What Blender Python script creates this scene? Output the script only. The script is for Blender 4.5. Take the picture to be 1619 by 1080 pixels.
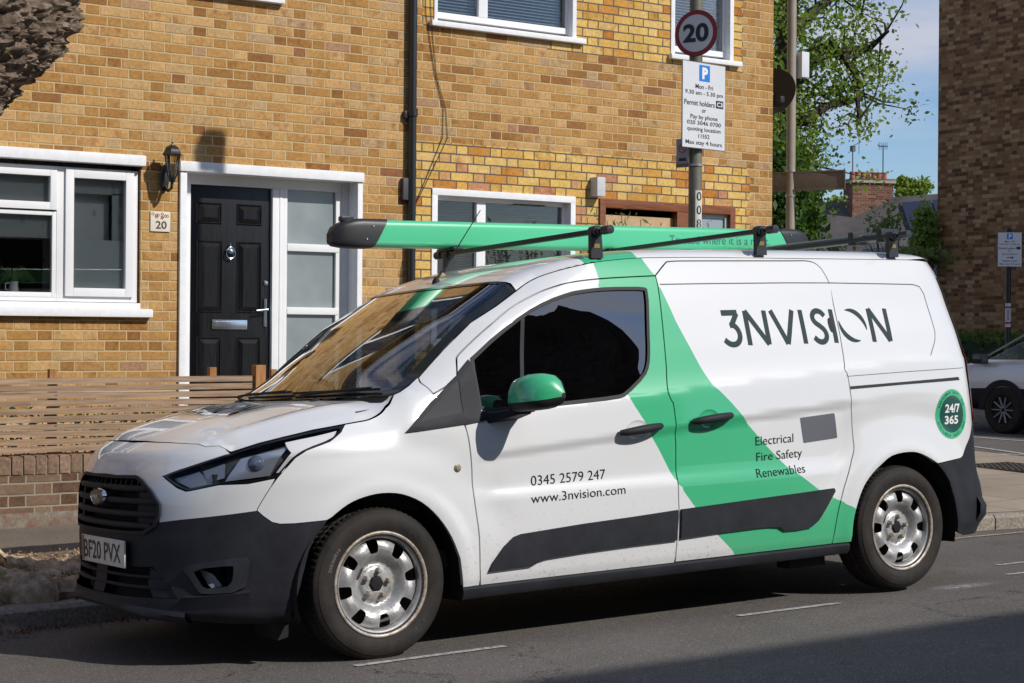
import bpy, bmesh, math, random
import numpy as np
from mathutils import Vector, Matrix, noise
from mathutils.geometry import delaunay_2d_cdt
for _o in list(bpy.data.objects): bpy.data.objects.remove(_o)
SC=bpy.context.scene
COL=SC.collection
# ------------------------------------------------------------------ camera
PSI=math.radians(33.5);ROLL=math.radians(.45)
_R=Vector((math.cos(PSI),-math.sin(PSI),0));_F=Vector((math.sin(PSI),math.cos(PSI),0));_U=Vector((0,0,1))
_r=_R*math.cos(ROLL)+_U*math.sin(ROLL);_u=_U*math.cos(ROLL)-_R*math.sin(ROLL)
cd=bpy.data.cameras.new('camera');cam=bpy.data.objects.new('camera',cd);COL.objects.link(cam)
cd.sensor_width=36;cd.lens=2668/1619*36;cd.shift_y=-14/1619;cd.clip_start=.1;cd.clip_end=3000
_m=Matrix.Identity(4)
for i,a in enumerate((_r,_u,-_F)):
    for k in range(3): _m[k][i]=a[k]
_m.translation=Vector((-3.402,-6.067,1.358));cam.matrix_world=_m
SC.camera=cam
# ------------------------------------------------------------------ world, sun, exposure
SUN_TO=Vector((.49,-1,.85)).normalized()
w=bpy.data.worlds.new('World');SC.world=w;w.use_nodes=True
nt=w.node_tree;nt.nodes.clear()
_out=nt.nodes.new('ShaderNodeOutputWorld');_bg=nt.nodes.new('ShaderNodeBackground')
_sky=nt.nodes.new('ShaderNodeTexSky');_sky.sky_type='NISHITA';_sky.sun_disc=False
_sky.sun_elevation=math.asin(SUN_TO.z);_sky.sun_rotation=math.atan2(SUN_TO.x,SUN_TO.y)
_sky.air_density=1.0;_sky.dust_density=.35;_sky.ozone_density=3.0
_bg.inputs[1].default_value=.115
# thin broken cloud, part of the sky itself
_tc=nt.nodes.new('ShaderNodeTexCoord');_mp=nt.nodes.new('ShaderNodeMapping');_mp.inputs['Scale'].default_value=(2.2,2.2,7.5);_mp.inputs['Location'].default_value=(1.7,4.4,.9)
_no=nt.nodes.new('ShaderNodeTexNoise');_no.inputs['Scale'].default_value=1.55;_no.inputs['Detail'].default_value=8;_no.inputs['Roughness'].default_value=.55
_cr=nt.nodes.new('ShaderNodeValToRGB');_cr.color_ramp.elements[0].position=.46;_cr.color_ramp.elements[1].position=.66
_cr.color_ramp.elements[0].color=(0,0,0,1);_cr.color_ramp.elements[1].color=(.85,.85,.85,1)
_mx=nt.nodes.new('ShaderNodeMix');_mx.data_type='RGBA'
_tn=nt.nodes.new('ShaderNodeMix');_tn.data_type='RGBA';_tn.blend_type='MULTIPLY';_tn.inputs[0].default_value=1.;_tn.inputs[7].default_value=(.90,.99,1.13,1)
nt.links.new(_tc.outputs['Generated'],_mp.inputs[0]);nt.links.new(_mp.outputs[0],_no.inputs[0]);nt.links.new(_no.outputs[0],_cr.inputs[0])
nt.links.new(_cr.outputs[0],_mx.inputs[0]);nt.links.new(_sky.outputs[0],_tn.inputs[6]);nt.links.new(_tn.outputs[2],_mx.inputs[6]);_mx.inputs[7].default_value=(5.6,5.7,6.5,1)
nt.links.new(_mx.outputs[2],_bg.inputs[0]);nt.links.new(_bg.outputs[0],_out.inputs[0])
sd=bpy.data.lights.new('sun','SUN');sd.energy=4.3;sd.angle=math.radians(.53);sd.color=(1,.955,.88)
sun=bpy.data.objects.new('sun',sd);COL.objects.link(sun);sun.rotation_euler=(-SUN_TO).to_track_quat('-Z','Y').to_euler();sun.location=(6,-12,14)
SC.view_settings.view_transform='Standard';SC.view_settings.look='None';SC.view_settings.gamma=1;SC.view_settings.exposure=-0.09
SC.cycles.max_bounces=8;SC.cycles.transparent_max_bounces=12
SC.cycles.use_denoising=True
# ------------------------------------------------------------------ helpers: materials
class NB:
    """small node-expression builder"""
    def __init__(s,name):
        s.m=bpy.data.materials.new(name);s.m.use_nodes=True;s.t=s.m.node_tree;s.n=s.t.nodes;s.b=s.n['Principled BSDF']
    def new(s,t,**k):
        q=s.n.new('ShaderNode'+t)
        for a,v in k.items(): setattr(q,a,v)
        return q
    def put(s,v,sock):
        if hasattr(v,'links') or isinstance(v,bpy.types.NodeSocket): s.t.links.new(v,sock)
        else: sock.default_value=v
    def math(s,op,a,b=None,c=None,clamp=False):
        q=s.new('Math',operation=op,use_clamp=clamp);s.put(a,q.inputs[0])
        if b is not None:s.put(b,q.inputs[1])
        if c is not None:s.put(c,q.inputs[2])
        return q.outputs[0]
    def pos(s,obj=False):
        if obj: return s.new('TexCoord').outputs['Object']
        return s.new('NewGeometry').outputs['Position']
    def xyz(s,v):
        q=s.new('SeparateXYZ');s.put(v,q.inputs[0]);return q.outputs
    def comb(s,x,y,z=0.):
        q=s.new('CombineXYZ');s.put(x,q.inputs[0]);s.put(y,q.inputs[1]);s.put(z,q.inputs[2]);return q.outputs[0]
    def noise(s,vec,scale,detail=3,rough=.5,out=0):
        q=s.new('TexNoise');
        if vec is not None: s.put(vec,q.inputs['Vector'])
        q.inputs['Scale'].default_value=scale;q.inputs['Detail'].default_value=detail;q.inputs['Roughness'].default_value=rough
        return q.outputs[out]
    def vscale(s,vec,sc):
        q=s.new('Mapping');s.put(vec,q.inputs[0]);q.inputs['Scale'].default_value=sc;return q.outputs[0]
    def white(s,vec,out=0):
        q=s.new('TexWhiteNoise',noise_dimensions='3D');s.put(vec,q.inputs['Vector']);return q.outputs[out]
    def ramp(s,f,stops,interp='LINEAR'):
        q=s.new('ValToRGB');r=q.color_ramp;r.interpolation=interp
        while len(r.elements)<len(stops): r.elements.new(.5)
        for e,(p,c) in zip(r.elements,stops):
            e.position=p;e.color=(*c,1) if len(c)==3 else c
        s.put(f,q.inputs[0]);return q.outputs[0]
    def mix(s,f,a,b,mode='MIX'):
        q=s.new('Mix',data_type='RGBA',blend_type=mode);s.put(f,q.inputs[0])
        for v,i in((a,6),(b,7)):
            if isinstance(v,tuple): v=(*v,1) if len(v)==3 else v
            s.put(v,q.inputs[i])
        return q.outputs[2]
    def col(s,v): s.put((*v,1) if isinstance(v,tuple) and len(v)==3 else v,s.b.inputs['Base Color'])
    def bump(s,h,st=.3,dist=.01):
        q=s.new('Bump');q.inputs['Strength'].default_value=st;q.inputs['Distance'].default_value=dist;s.put(h,q.inputs['Height']);s.t.links.new(q.outputs[0],s.b.inputs['Normal'])
    def set(s,rough=None,metal=None,spec=None,coat=None,coatr=None,trans=None,ior=None,emis=None,alpha=None):
        for k,v in(('Roughness',rough),('Metallic',metal),('Specular IOR Level',spec),('Coat Weight',coat),('Coat Roughness',coatr),('Transmission Weight',trans),('IOR',ior),('Alpha',alpha)):
            if v is not None: s.put(v,s.b.inputs[k])
        return s
MATS={}
def simple(name,col,rough=.5,metal=0.,spec=.5,coat=0.,var=0.,scale=30.,bump=0.):
    if name in MATS: return MATS[name]
    b=NB(name);b.set(rough=rough,metal=metal,spec=spec,coat=coat,coatr=.04)
    if var>0 or bump>0:
        n=b.noise(b.pos(),scale,4,.6)
        lo=tuple(max(0,c*(1-var)) for c in col);hi=tuple(min(1,c*(1+var)) for c in col)
        b.col(b.ramp(n,[(.3,lo),(.7,hi)]))
        if bump>0:b.bump(n,bump,.004)
    else: b.col(col)
    MATS[name]=b.m;return b.m
def glass(name,tint,ior=1.5,refl=1.0,rough=0.0):
    if name in MATS: return MATS[name]
    b=NB(name);n=b.n;n.remove(b.b)
    tr=b.new('BsdfTransparent');tr.inputs[0].default_value=(*tint,1)
    gl=b.new('BsdfGlossy');gl.inputs['Roughness'].default_value=rough;gl.inputs[0].default_value=(1,1,1,1)
    fr=b.new('Fresnel');fr.inputs[0].default_value=ior
    f=b.math('MULTIPLY',fr.outputs[0],refl,clamp=True)
    # both faces of a pane reflect
    mx=b.new('MixShader');b.put(f,mx.inputs[0]);b.t.links.new(tr.outputs[0],mx.inputs[1]);b.t.links.new(gl.outputs[0],mx.inputs[2])
    b.t.links.new(mx.outputs[0],b.n['Material Output'].inputs[0])
    MATS[name]=b.m;return b.m
# ------------------------------------------------------------------ helpers: objects
def empty(name,loc=(0,0,0),rz=0.,label=None,cat=None,group=None,kind=None):
    o=bpy.data.objects.new(name,None);COL.objects.link(o);o.location=loc;o.rotation_euler=(0,0,rz);o.empty_display_size=.2
    return tag(o,label,cat,group,kind)
def tag(o,label=None,cat=None,group=None,kind=None):
    if label:o['label']=label
    if cat:o['category']=cat
    if group:o['group']=group
    if kind:o['kind']=kind
    return o
class MB:
    """mesh collector: many shapes -> one mesh object"""
    def __init__(s): s.v=[];s.f=[];s.mi=[];s.n=[];s.sm=[];s.has=False;s.cnt=0
    def add(s,V,Fc,mi=0,N=None,smooth=True):
        V=np.asarray(V,float);b=s.cnt
        s.v.append(V);s.cnt+=len(V)
        if N is None: s.n.append(np.zeros_like(V))
        else: s.n.append(np.asarray(N,float));s.has=True
        mm=mi if hasattr(mi,'__len__') else [mi]*len(Fc)
        for f,q in zip(Fc,mm):
            s.f.append([int(i)+b for i in f]);s.mi.append(int(q));s.sm.append(smooth)
        return s
    def box(s,lo,hi,mi=0,bev=0.,M=None):
        lo=np.array(lo,float);hi=np.array(hi,float)
        lo,hi=np.minimum(lo,hi),np.maximum(lo,hi)
        if bev<=0:
            V=np.array([[ (lo,hi)[i][0],(lo,hi)[j][1],(lo,hi)[k][2]] for i in(0,1) for j in(0,1) for k in(0,1)])
            Fc=[(0,1,3,2),(4,6,7,5),(0,4,5,1),(2,3,7,6),(0,2,6,4),(1,5,7,3)]
        else:
            bm=bmesh.new();bmesh.ops.create_cube(bm,size=1)
            for v in bm.verts: v.co=Vector([(lo[a]+hi[a])/2+v.co[a]*(hi[a]-lo[a]) for a in range(3)])
            bmesh.ops.bevel(bm,geom=list(bm.edges),offset=min(bev,.49*float((hi-lo).min())),segments=2,affect='EDGES',profile=.7)
            V=np.array([v.co[:] for v in bm.verts]);Fc=[[v.index for v in f.verts] for f in bm.faces];bm.free()
        if M is not None: V=np.array([(M@Vector(p))[:] for p in V])
        return s.add(V,Fc,mi,smooth=False)
    def tube(s,pts,r,mi=0,seg=10,cap=True,closed=False):
        pts=[Vector(p) for p in pts];n=len(pts);rs=r if hasattr(r,'__len__') else [r]*n
        V=[];Fc=[];up=None
        for i,p in enumerate(pts):
            if closed: d=(pts[(i+1)%n]-pts[i-1])
            else: d=(pts[min(i+1,n-1)]-pts[max(i-1,0)])
            d=d.normalized() if d.length>0 else Vector((0,0,1))
            if up is None: up=Vector((0,0,1)) if abs(d.z)<.9 else Vector((1,0,0))
            a=d.cross(up).normalized();b=a.cross(d).normalized();up=b
            for k in range(seg):
                t=2*math.pi*k/seg;V.append((p+(a*math.cos(t)+b*math.sin(t))*rs[i])[:])
        m=n if closed else n-1
        for i in range(m):
            for k in range(seg):
                j=(i+1)%n
                Fc.append((i*seg+k,i*seg+(k+1)%seg,j*seg+(k+1)%seg,j*seg+k))
        s.add(V,Fc,mi)
        if cap and not closed:
            s.add(V[:seg],[tuple(range(seg))],mi,smooth=False);s.add(V[-seg:],[tuple(range(seg-1,-1,-1))],mi,smooth=False)
        return s
    def lathe(s,prof,axis='z',c=(0,0,0),mi=0,seg=32,smooth=True,a0=0,a1=2*math.pi):
        """prof: list of (r,h)"""
        full=abs(a1-a0-2*math.pi)<1e-6;k=seg if full else seg+1
        V=[];Fc=[]
        for r,h in prof:
            for i in range(k):
                t=a0+(a1-a0)*i/seg;x,y=r*math.cos(t),r*math.sin(t)
                p={'z':(x,y,h),'y':(x,h,y),'x':(h,x,y)}[axis];V.append((p[0]+c[0],p[1]+c[1],p[2]+c[2]))
        for j in range(len(prof)-1):
            for i in range(seg):
                a=j*k+i;b=j*k+(i+1)%k;Fc.append((a,b,b+k,a+k))
        return s.add(V,Fc,mi,smooth=smooth)
    def prism(s,poly,h0,h1,axis='y',mi=0,smooth=False):
        """poly 2d list; extruded along axis from h0 to h1"""
        n=len(poly)
        def P(p,h): return {'y':(p[0],h,p[1]),'z':(p[0],p[1],h),'x':(h,p[0],p[1])}[axis]
        V=[P(p,h0) for p in poly]+[P(p,h1) for p in poly]
        Fc=[tuple(range(n)),tuple(range(2*n-1,n-1,-1))]+[(i,(i+1)%n,(i+1)%n+n,i+n) for i in range(n)]
        return s.add(V,Fc,mi,smooth=smooth)
    def build(s,name,mats,parent=None,bevel=0.,M=None,autos=None):
        me=bpy.data.meshes.new(name)
        V=np.concatenate(s.v) if s.v else np.zeros((0,3))
        if M is not None: V=np.array([(M@Vector(p))[:] for p in V])
        me.from_pydata(V.tolist(),[],s.f)
        mats=mats if isinstance(mats,(list,tuple)) else [mats]
        for m in mats: me.materials.append(m)
        me.polygons.foreach_set('material_index',s.mi);me.polygons.foreach_set('use_smooth',s.sm)
        me.update()
        if s.has:
            N=np.concatenate(s.n);z=(np.abs(N).sum(1)<1e-6)
            if z.any():
                vn=np.zeros(len(N)*3);me.vertices.foreach_get('normal',vn);N[z]=vn.reshape(-1,3)[z]
            me.normals_split_custom_set_from_vertices([tuple(n) for n in N])
        elif autos is None:
            # crease angle of 35 degrees
            try: me.set_sharp_from_angle(angle=math.radians(38))
            except Exception: pass
        o=bpy.data.objects.new(name,me);COL.objects.link(o)
        if parent is not None:o.parent=parent
        if bevel>0:
            b=o.modifiers.new('bevel','BEVEL');b.width=bevel;b.segments=2;b.limit_method='ANGLE';b.angle_limit=math.radians(40)
        return o
def pip(P,poly):
    P=np.asarray(P,float);poly=np.asarray(poly,float);x,y=P[:,0],P[:,1];r=np.zeros(len(P),bool)
    n=len(poly);j=n-1
    for i in range(n):
        xi,yi=poly[i];xj,yj=poly[j]
        if yi!=yj:
            c=((yi>y)!=(yj>y))&(x<(xj-xi)*(y-yi)/(yj-yi)+xi);r^=c
        j=i
    return r
def dens(poly,h,closed=True):
    out=[];n=len(poly);m=n if closed else n-1
    for i in range(m):
        a=np.array(poly[i],float);b=np.array(poly[(i+1)%n],float);k=max(1,int(math.ceil(np.linalg.norm(b-a)/h)))
        for q in range(k): out.append(tuple(a+(b-a)*q/k))
    if not closed: out.append(tuple(poly[-1]))
    return out
def smooth(poly,closed=True,it=1):
    """corner cutting (keeps ends when open)"""
    for _ in range(it):
        n=len(poly);o=[]
        rng=range(n if closed else n-1)
        if not closed:o.append(tuple(poly[0]))
        for i in rng:
            a=np.array(poly[i]);b=np.array(poly[(i+1)%n]);o.append(tuple(a*.75+b*.25));o.append(tuple(a*.25+b*.75))
        if not closed:o.append(tuple(poly[-1]))
        poly=o
    return poly
def spline(L,k=3):
    """Catmull-Rom through the points of an open line"""
    P=[np.array(q,float) for q in L];n=len(P);o=[]
    for i in range(n-1):
        a=P[i-1] if i>0 else P[i];b=P[i];c=P[i+1];d=P[i+2] if i+2<n else P[i+1]
        for j in range(k):
            t=j/k;o.append(tuple(.5*((2*b)+(-a+c)*t+(2*a-5*b+4*c-d)*t*t+(-a+3*b-3*c+d)*t**3)))
    o.append(tuple(P[-1]));return o
def area(p):
    p=np.array(p);return .5*float(np.sum(p[:,0]*np.roll(p[:,1],-1)-np.roll(p[:,0],-1)*p[:,1]))
def inset(poly,d):
    """move a closed outline inward by d"""
    p=np.array(poly,float);sg=1 if area(p)>0 else -1;n=len(p);q=[]
    for i in range(n):
        a,b,c=p[i-1],p[i],p[(i+1)%n];e1=b-a;e2=c-b;l1=np.linalg.norm(e1);l2=np.linalg.norm(e2)
        if l1<1e-9 or l2<1e-9: q.append(b);continue
        n1=np.array([-e1[1],e1[0]])/l1*sg;n2=np.array([-e2[1],e2[0]])/l2*sg;m=n1+n2;k=m@m
        if k<.2: q.append(b+n1*d);continue
        q.append(b+m*(2/k)*d if k>1 else b+m*d)
    return [tuple(x) for x in q]
def triang(outline,holes=(),lines=(),h=.03):
    """constrained triangulation with inner grid points -> (verts2d, tris)"""
    vs=[];es=[]
    def loop(p,closed=True):
        b=len(vs);vs.extend(p);n=len(p)
        for i in range(n if closed else n-1): es.append((b+i,b+(i+1)%n))
    loop(outline)
    for q in holes: loop(q)
    for q in lines: loop(q,False)
    o=np.array(outline);lo,hi=o.min(0),o.max(0)
    gx=np.arange(lo[0]+h*.5,hi[0],h);gy=np.arange(lo[1]+h*.5,hi[1],h*.9)
    if len(gx) and len(gy):
        G=np.array([(x+(h*.5 if j%2 else 0),y) for j,y in enumerate(gy) for x in gx])
        m=pip(G,outline)
        for q in holes: m&=~pip(G,q)
        G=G[m]
        allb=np.array(vs)
        if len(G):
            d=np.full(len(G),9.)
            for k in range(0,len(allb),400): d=np.minimum(d,np.sqrt(((G[:,None]-allb[None,k:k+400])**2).sum(-1)).min(1))
            G=G[d>h*.45]
            vs.extend([tuple(g) for g in G])
    r=delaunay_2d_cdt([Vector((float(a),float(b))) for a,b in vs],es,[],0,1e-7,False)
    V=np.array([(v.x,v.y) for v in r[0]]);T=[f for f in r[2] if len(f)==3];T=np.array(T)
    cen=V[T].mean(1);k=pip(cen,outline)
    for q in holes:k&=~pip(cen,q)
    T=T[k]
    a=V[T[:,0]];b=V[T[:,1]];c=V[T[:,2]];cr=(b[:,0]-a[:,0])*(c[:,1]-a[:,1])-(b[:,1]-a[:,1])*(c[:,0]-a[:,0])
    T=T[np.abs(cr)>1e-12]
    return V,T
def patch(mb,outline,fn,holes=(),lines=(),h=.03,mi=0,matfn=None,off=0.,skirt=0.,flip=False,mir=None,hskirt=None,bh=None):
    """map a 2d outline through fn(uv,off)->(P,N); adds it (and its rim) to mb"""
    bh=bh or h
    outline=dens(outline,bh);holes=[dens(q,bh) for q in holes];lines=[dens(q,bh,False) for q in lines]
    V,T=triang(outline,holes,lines,h)
    P,N=fn(V,off)
    mis=matfn(V[T].mean(1)) if matfn is not None else [mi]*len(T)
    # orient the triangles with the normals
    fn_=np.cross(P[T[:,1]]-P[T[:,0]],P[T[:,2]]-P[T[:,0]]);fl=(fn_*N[T[:,0]]).sum(1)<0
    T=T.copy();T[fl]=T[fl][:,::-1]
    sets=[(P,N,T)]
    rims=[]
    for loop,sk in [(outline,skirt)]+[(q,skirt if hskirt is None else hskirt) for q in holes]:
        if sk>0:
            L=np.array(loop);A,NA=fn(L,off);B=A-NA*sk
            n=len(L);e=np.roll(A,-1,0)-np.roll(A,1,0);ou=np.cross(e,NA);ou/=np.maximum(np.linalg.norm(ou,axis=1,keepdims=True),1e-9)
            cen2=L+0;  # outward test in 2d is costly; use the loop orientation
            s_=1 if (area(loop)>0)==(loop is outline) else -1
            # sign check of the map (does it keep orientation seen from outside?)
            o3=np.cross(fn(np.array([L[0]+[1e-3,0]]),off)[0]-A[:1],fn(np.array([L[0]+[0,1e-3]]),off)[0]-A[:1])[0]
            if (o3*NA[0]).sum()<0:s_=-s_
            rims.append((np.concatenate([A,B]),np.concatenate([ou*s_,ou*s_]),[(i,(i+1)%n,(i+1)%n+n,i+n) for i in range(n)],L))
    def out(mirror):
        for (P_,N_,T_) in sets:
            if mirror:
                P2=P_*[1,-1,1]+[0,2*mir,0];N2=N_*[1,-1,1];mb.add(P2,T_[:,::-1],mis,N2)
            else: mb.add(P_,T_,mis,N_)
        for (P_,N_,F_,L) in rims:
            cen=np.array([(L[i]+L[(i+1)%len(L)])/2 for i in range(len(L))])
            mm=matfn(cen) if matfn is not None else [mi]*len(F_)
            if mirror: mb.add(P_*[1,-1,1]+[0,2*mir,0],F_,mm,N_*[1,-1,1])
            else: mb.add(P_,F_,mm,N_)
    if mir is None or mir is False: out(False)
    elif isinstance(mir,tuple): 
        pass
    else:
        if not flip: out(False)
        out(True)
    return mb
def textgeo(txt,bold=0.,res=3,align='CENTER',spacing=1.0,lsp=1.0):
    """triangulated outline of a text with the built-in font -> V2d,F (unit size)"""
    c=bpy.data.curves.new('t','FONT');c.body=txt;c.size=1;c.resolution_u=res;c.offset=bold;c.align_x=align;c.space_character=spacing;c.space_line=lsp;c.fill_mode='FRONT'
    o=bpy.data.objects.new('t',c);COL.objects.link(o);bpy.context.view_layer.update()
    me=bpy.data.meshes.new_from_object(o.evaluated_get(bpy.context.evaluated_depsgraph_get()))
    V=np.array([v.co[:2] for v in me.vertices]);Fc=[tuple(p.vertices) for p in me.polygons]
    bpy.data.objects.remove(o);bpy.data.curves.remove(c);bpy.data.meshes.remove(me)
    return V,Fc
def fit(V,x0,x1,z0,z1=None,keep=False):
    lo,hi=V.min(0),V.max(0);sx=(x1-x0)/(hi[0]-lo[0])
    if z1 is None: sz=abs(sx);z1=z0+sz*(hi[1]-lo[1])
    sz=(z1-z0)/(hi[1]-lo[1])
    return np.c_[x0+(V[:,0]-lo[0])*sx,z0+(V[:,1]-lo[1])*sz]
def stroke(pts,wd,closed=False):
    """flat ribbon polygon strip around a 2d polyline -> V,F (mitred)"""
    p=[np.array(q,float) for q in pts];n=len(p);V=[];Fc=[]
    for i in range(n):
        a=p[i-1] if (i>0 or closed) else p[i];b=p[(i+1)%n] if (i<n-1 or closed) else p[i]
        d1=p[i]-a;d2=b-p[i]
        if np.linalg.norm(d1)<1e-9:d1=d2
        if np.linalg.norm(d2)<1e-9:d2=d1
        d1=d1/np.linalg.norm(d1);d2=d2/np.linalg.norm(d2);n1=np.array([-d1[1],d1[0]]);n2=np.array([-d2[1],d2[0]])
        m=n1+n2;k=m@m;m=m*(2/k) if k>.5 else n1
        V+= [p[i]+m*wd/2,p[i]-m*wd/2]
    m=n if closed else n-1
    for i in range(m):
        j=(i+1)%n;Fc.append((2*i,2*i+1,2*j+1,2*j))
    return np.array(V),Fc

# ---- surface of the van body
HC=.9175            # half width of the van (centre line y)
X0,X1=.10,3.35      # where the plan curve starts to turn at front and rear
def pch(x,xs,ys):
    xs=np.asarray(xs,float);ys=np.asarray(ys,float);x=np.asarray(x,float)
    h=np.diff(xs);d=np.diff(ys)/h
    m=np.zeros(len(xs))
    for i in range(1,len(xs)-1):
        if d[i-1]*d[i]>0:
            w1=2*h[i]+h[i-1];w2=h[i]+2*h[i-1]
            m[i]=(w1+w2)/(w1/d[i-1]+w2/d[i])
    m[0]=d[0];m[-1]=d[-1]
    k=np.clip(np.searchsorted(xs,x)-1,0,len(h)-1)
    t=np.clip((x-xs[k])/h[k],0,1)
    t2=t*t;t3=t2*t
    return (2*t3-3*t2+1)*ys[k]+(t3-2*t2+t)*h[k]*m[k]+(-2*t3+3*t2)*ys[k+1]+(t3-t2)*h[k]*m[k+1]
def sst(x,a,b):
    t=np.clip((x-a)/(b-a),0,1);return t*t*(3-2*t)
ZL=[.18,.24,.30,.36,.42,.52,.56,.70,.79,.84,.89,.93,.98,1.02,1.07,1.3,1.7]
LL=[.90,.992,.985,.968,.963,.963,.958,.948,.925,.90,.865,.80,.70,.60,.50,.40,.40]
def Lf(z): return pch(z,ZL,LL)
ZR=[.18,.25,.32,.40,.48,.56,.62,.85,1.0,1.25,1.47,1.6,1.66,1.75]
XR=[3.87,3.94,3.975,3.975,3.955,3.915,3.90,3.88,3.855,3.835,3.80,3.77,3.74,3.66]
def Lr(z): return pch(z,ZR,XR)-X1
# windscreen side edge: x as a function of height
ZE=[.9,1.06,1.09,1.13,1.161,1.285,1.395,1.468,1.54,1.66]
XE=[.06,.09,.12,.225,.285,.425,.56,.69,.84,1.05]
def xe(z): return np.interp(z,ZE,XE)
def s0(x,z):
    w=sst(z,.64,.80)*(1-sst(z,1.2,1.5))
    q=z-.066*(np.clip(x,-.2,3.2)-2.03)*w
    base=pch(q,[.18,.215,.262,.30,.40,.56,.64,.74,.90,1.0,1.085,1.105,1.3,1.55,1.62,1.70,1.76],
               [.085,.045,.033,.022,.012,.006,.004,.003,.0,.005,.013,.022,.073,.143,.166,.202,.250])
    a=sst(x,.44,.60)*(1-sst(x,3.0,3.4)*.9)
    rec=(sst(q,.615,.70)*(1-sst(q,.885,.935)))*.016*a*(1-sst(x,2.62,2.80)*.75)
    # soft wheel-arch flares
    for xw in (.02,3.07):
        r=np.hypot(x-xw,z-.31)
        base=base-.010*np.exp(-((r-.40)/.045)**2)*(z>.2)
        rec=rec*sst(r,.46,.60)
        base=base+.010*np.exp(-((r-.60)/.09)**2)*sst(z,.4,.6)*(1-sst(z,.85,1.))
    sh=.055*sst(z,.86,1.02)*(1-sst(x,.02,.22))
    d=x-xe(z)
    pil=.10*np.clip(1-d/.22,0,1.5)**2*sst(z,1.0,1.12)
    return base+rec+sh+pil
_th=np.linspace(0,np.pi/2,721)
PF=2.6;PR=3.0
def _tab(p,L,W):
    xn=np.sin(_th)**(2/p);wn=np.cos(_th)**(2/p);wn[-1]=0;xn[0]=0
    s=np.concatenate([[0],np.cumsum(np.hypot(np.diff(xn)*L,np.diff(wn)*W))])
    return xn,wn,s
nose_x,nose_w,nose_s=_tab(PF,.95,.9);tail_x,tail_w,tail_s=_tab(PR,.52,.9)
TMIN=X0-nose_s[-1];TMAX=X1+tail_s[-1]
def plan(t):
    t=np.asarray(t,float)
    sf=np.clip(X0-t,0,nose_s[-1]);sr=np.clip(t-X1,0,tail_s[-1])
    xf=np.interp(sf,nose_s,nose_x);wf=np.interp(sf,nose_s,nose_w)
    xr=np.interp(sr,tail_s,tail_x);wr=np.interp(sr,tail_s,tail_w)
    return xf,wf,xr,wr
def PW(t,z,off=0.):
    """near-side wrap surface: t = run along the plan curve, z = height (body frame)"""
    t,z=np.broadcast_arrays(np.asarray(t,float),np.asarray(z,float))
    def P(t,z):
        xf,wf,xr,wr=plan(t)
        x=np.where(t<X0,X0-Lf(z)*xf,np.where(t>X1,X1+Lr(z)*xr,t))
        W=HC-s0(x,z)
        y=HC-W*np.where(t<X0,wf,np.where(t>X1,wr,1.))
        return np.stack([x,y,z],-1)
    p=P(t,z);e=1.5e-3
    du=P(np.minimum(t+e,TMAX),z)-P(np.maximum(t-e,TMIN),z);dv=P(t,z+e)-P(t,z-e)
    n=np.cross(du,dv);n/=np.maximum(np.linalg.norm(n,axis=-1,keepdims=True),1e-9)
    # outward = away from the van's middle
    return p+n*np.asarray(off,float)[...,None] if np.ndim(off) else p+n*off, n
def SY(x,z):
    """near-side y for given x,z (inf outside the plan)"""
    W=HC-s0(x,z)
    qf=np.clip((X0-x)/Lf(z),0,None);qr=np.clip((x-X1)/Lr(z),0,None)
    k=np.where(x<X0,np.clip(1-qf**PF,0,None)**(1/PF),np.where(x>X1,np.clip(1-qr**PR,0,None)**(1/PR),1.))
    return np.where((qf>1)|(qr>1),HC+.3,HC-W*k)
def t_of(x,y,z):
    if x<X0:
        q=min((X0-x)/float(Lf(z)),1.);k=(HC-y)/(HC-float(s0(np.array(x),np.array(z))))
        # use the angle (robust on both ends)
        th=np.arctan2(q**(PF/2),max(k,0)**(PF/2));return X0-float(np.interp(th,_th,nose_s))
    if x>X1:
        q=min((x-X1)/float(Lr(z)),1.);k=(HC-y)/(HC-float(s0(np.array(x),np.array(z))))
        th=np.arctan2(q**(PR/2),max(k,0)**(PR/2));return X1+float(np.interp(th,_th,tail_s))
    return x
# ---- roof -------------------------------------------------------------
XC=[.60,.75,.97,1.27,1.64,2.1,2.6,3.1,3.4,3.55,3.66]
ZC=[1.50,1.578,1.66,1.725,1.752,1.762,1.764,1.762,1.752,1.738,1.69]
XZ=[.75,.862,.92,.98,1.15,1.35,1.6,2.0,3.3,3.6,3.7]
ZZ=[1.47,1.543,1.575,1.602,1.648,1.680,1.697,1.702,1.702,1.69,1.67]
def zedge(x): return pch(x,XZ,ZZ)
def roofz(x,y):
    x,y=np.broadcast_arrays(np.asarray(x,float),np.asarray(y,float))
    ze=zedge(x);zc=pch(x,XC,ZC)
    W=HC-s0(np.clip(x,None,X1),ze)
    a=np.abs(y-HC)/W;b=np.clip((x-X1)/Lr(ze),0,None)
    v=np.clip((a**3.4+b**3.4)**(1/3.4),0,1)
    ash=.17+.16*(1-sst(x,.85,1.6))
    ph=ash*(1-v**2)+(1-ash)*np.clip(1-v**11,0,1)**.5
    return ze+(zc-ze)*ph

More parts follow.
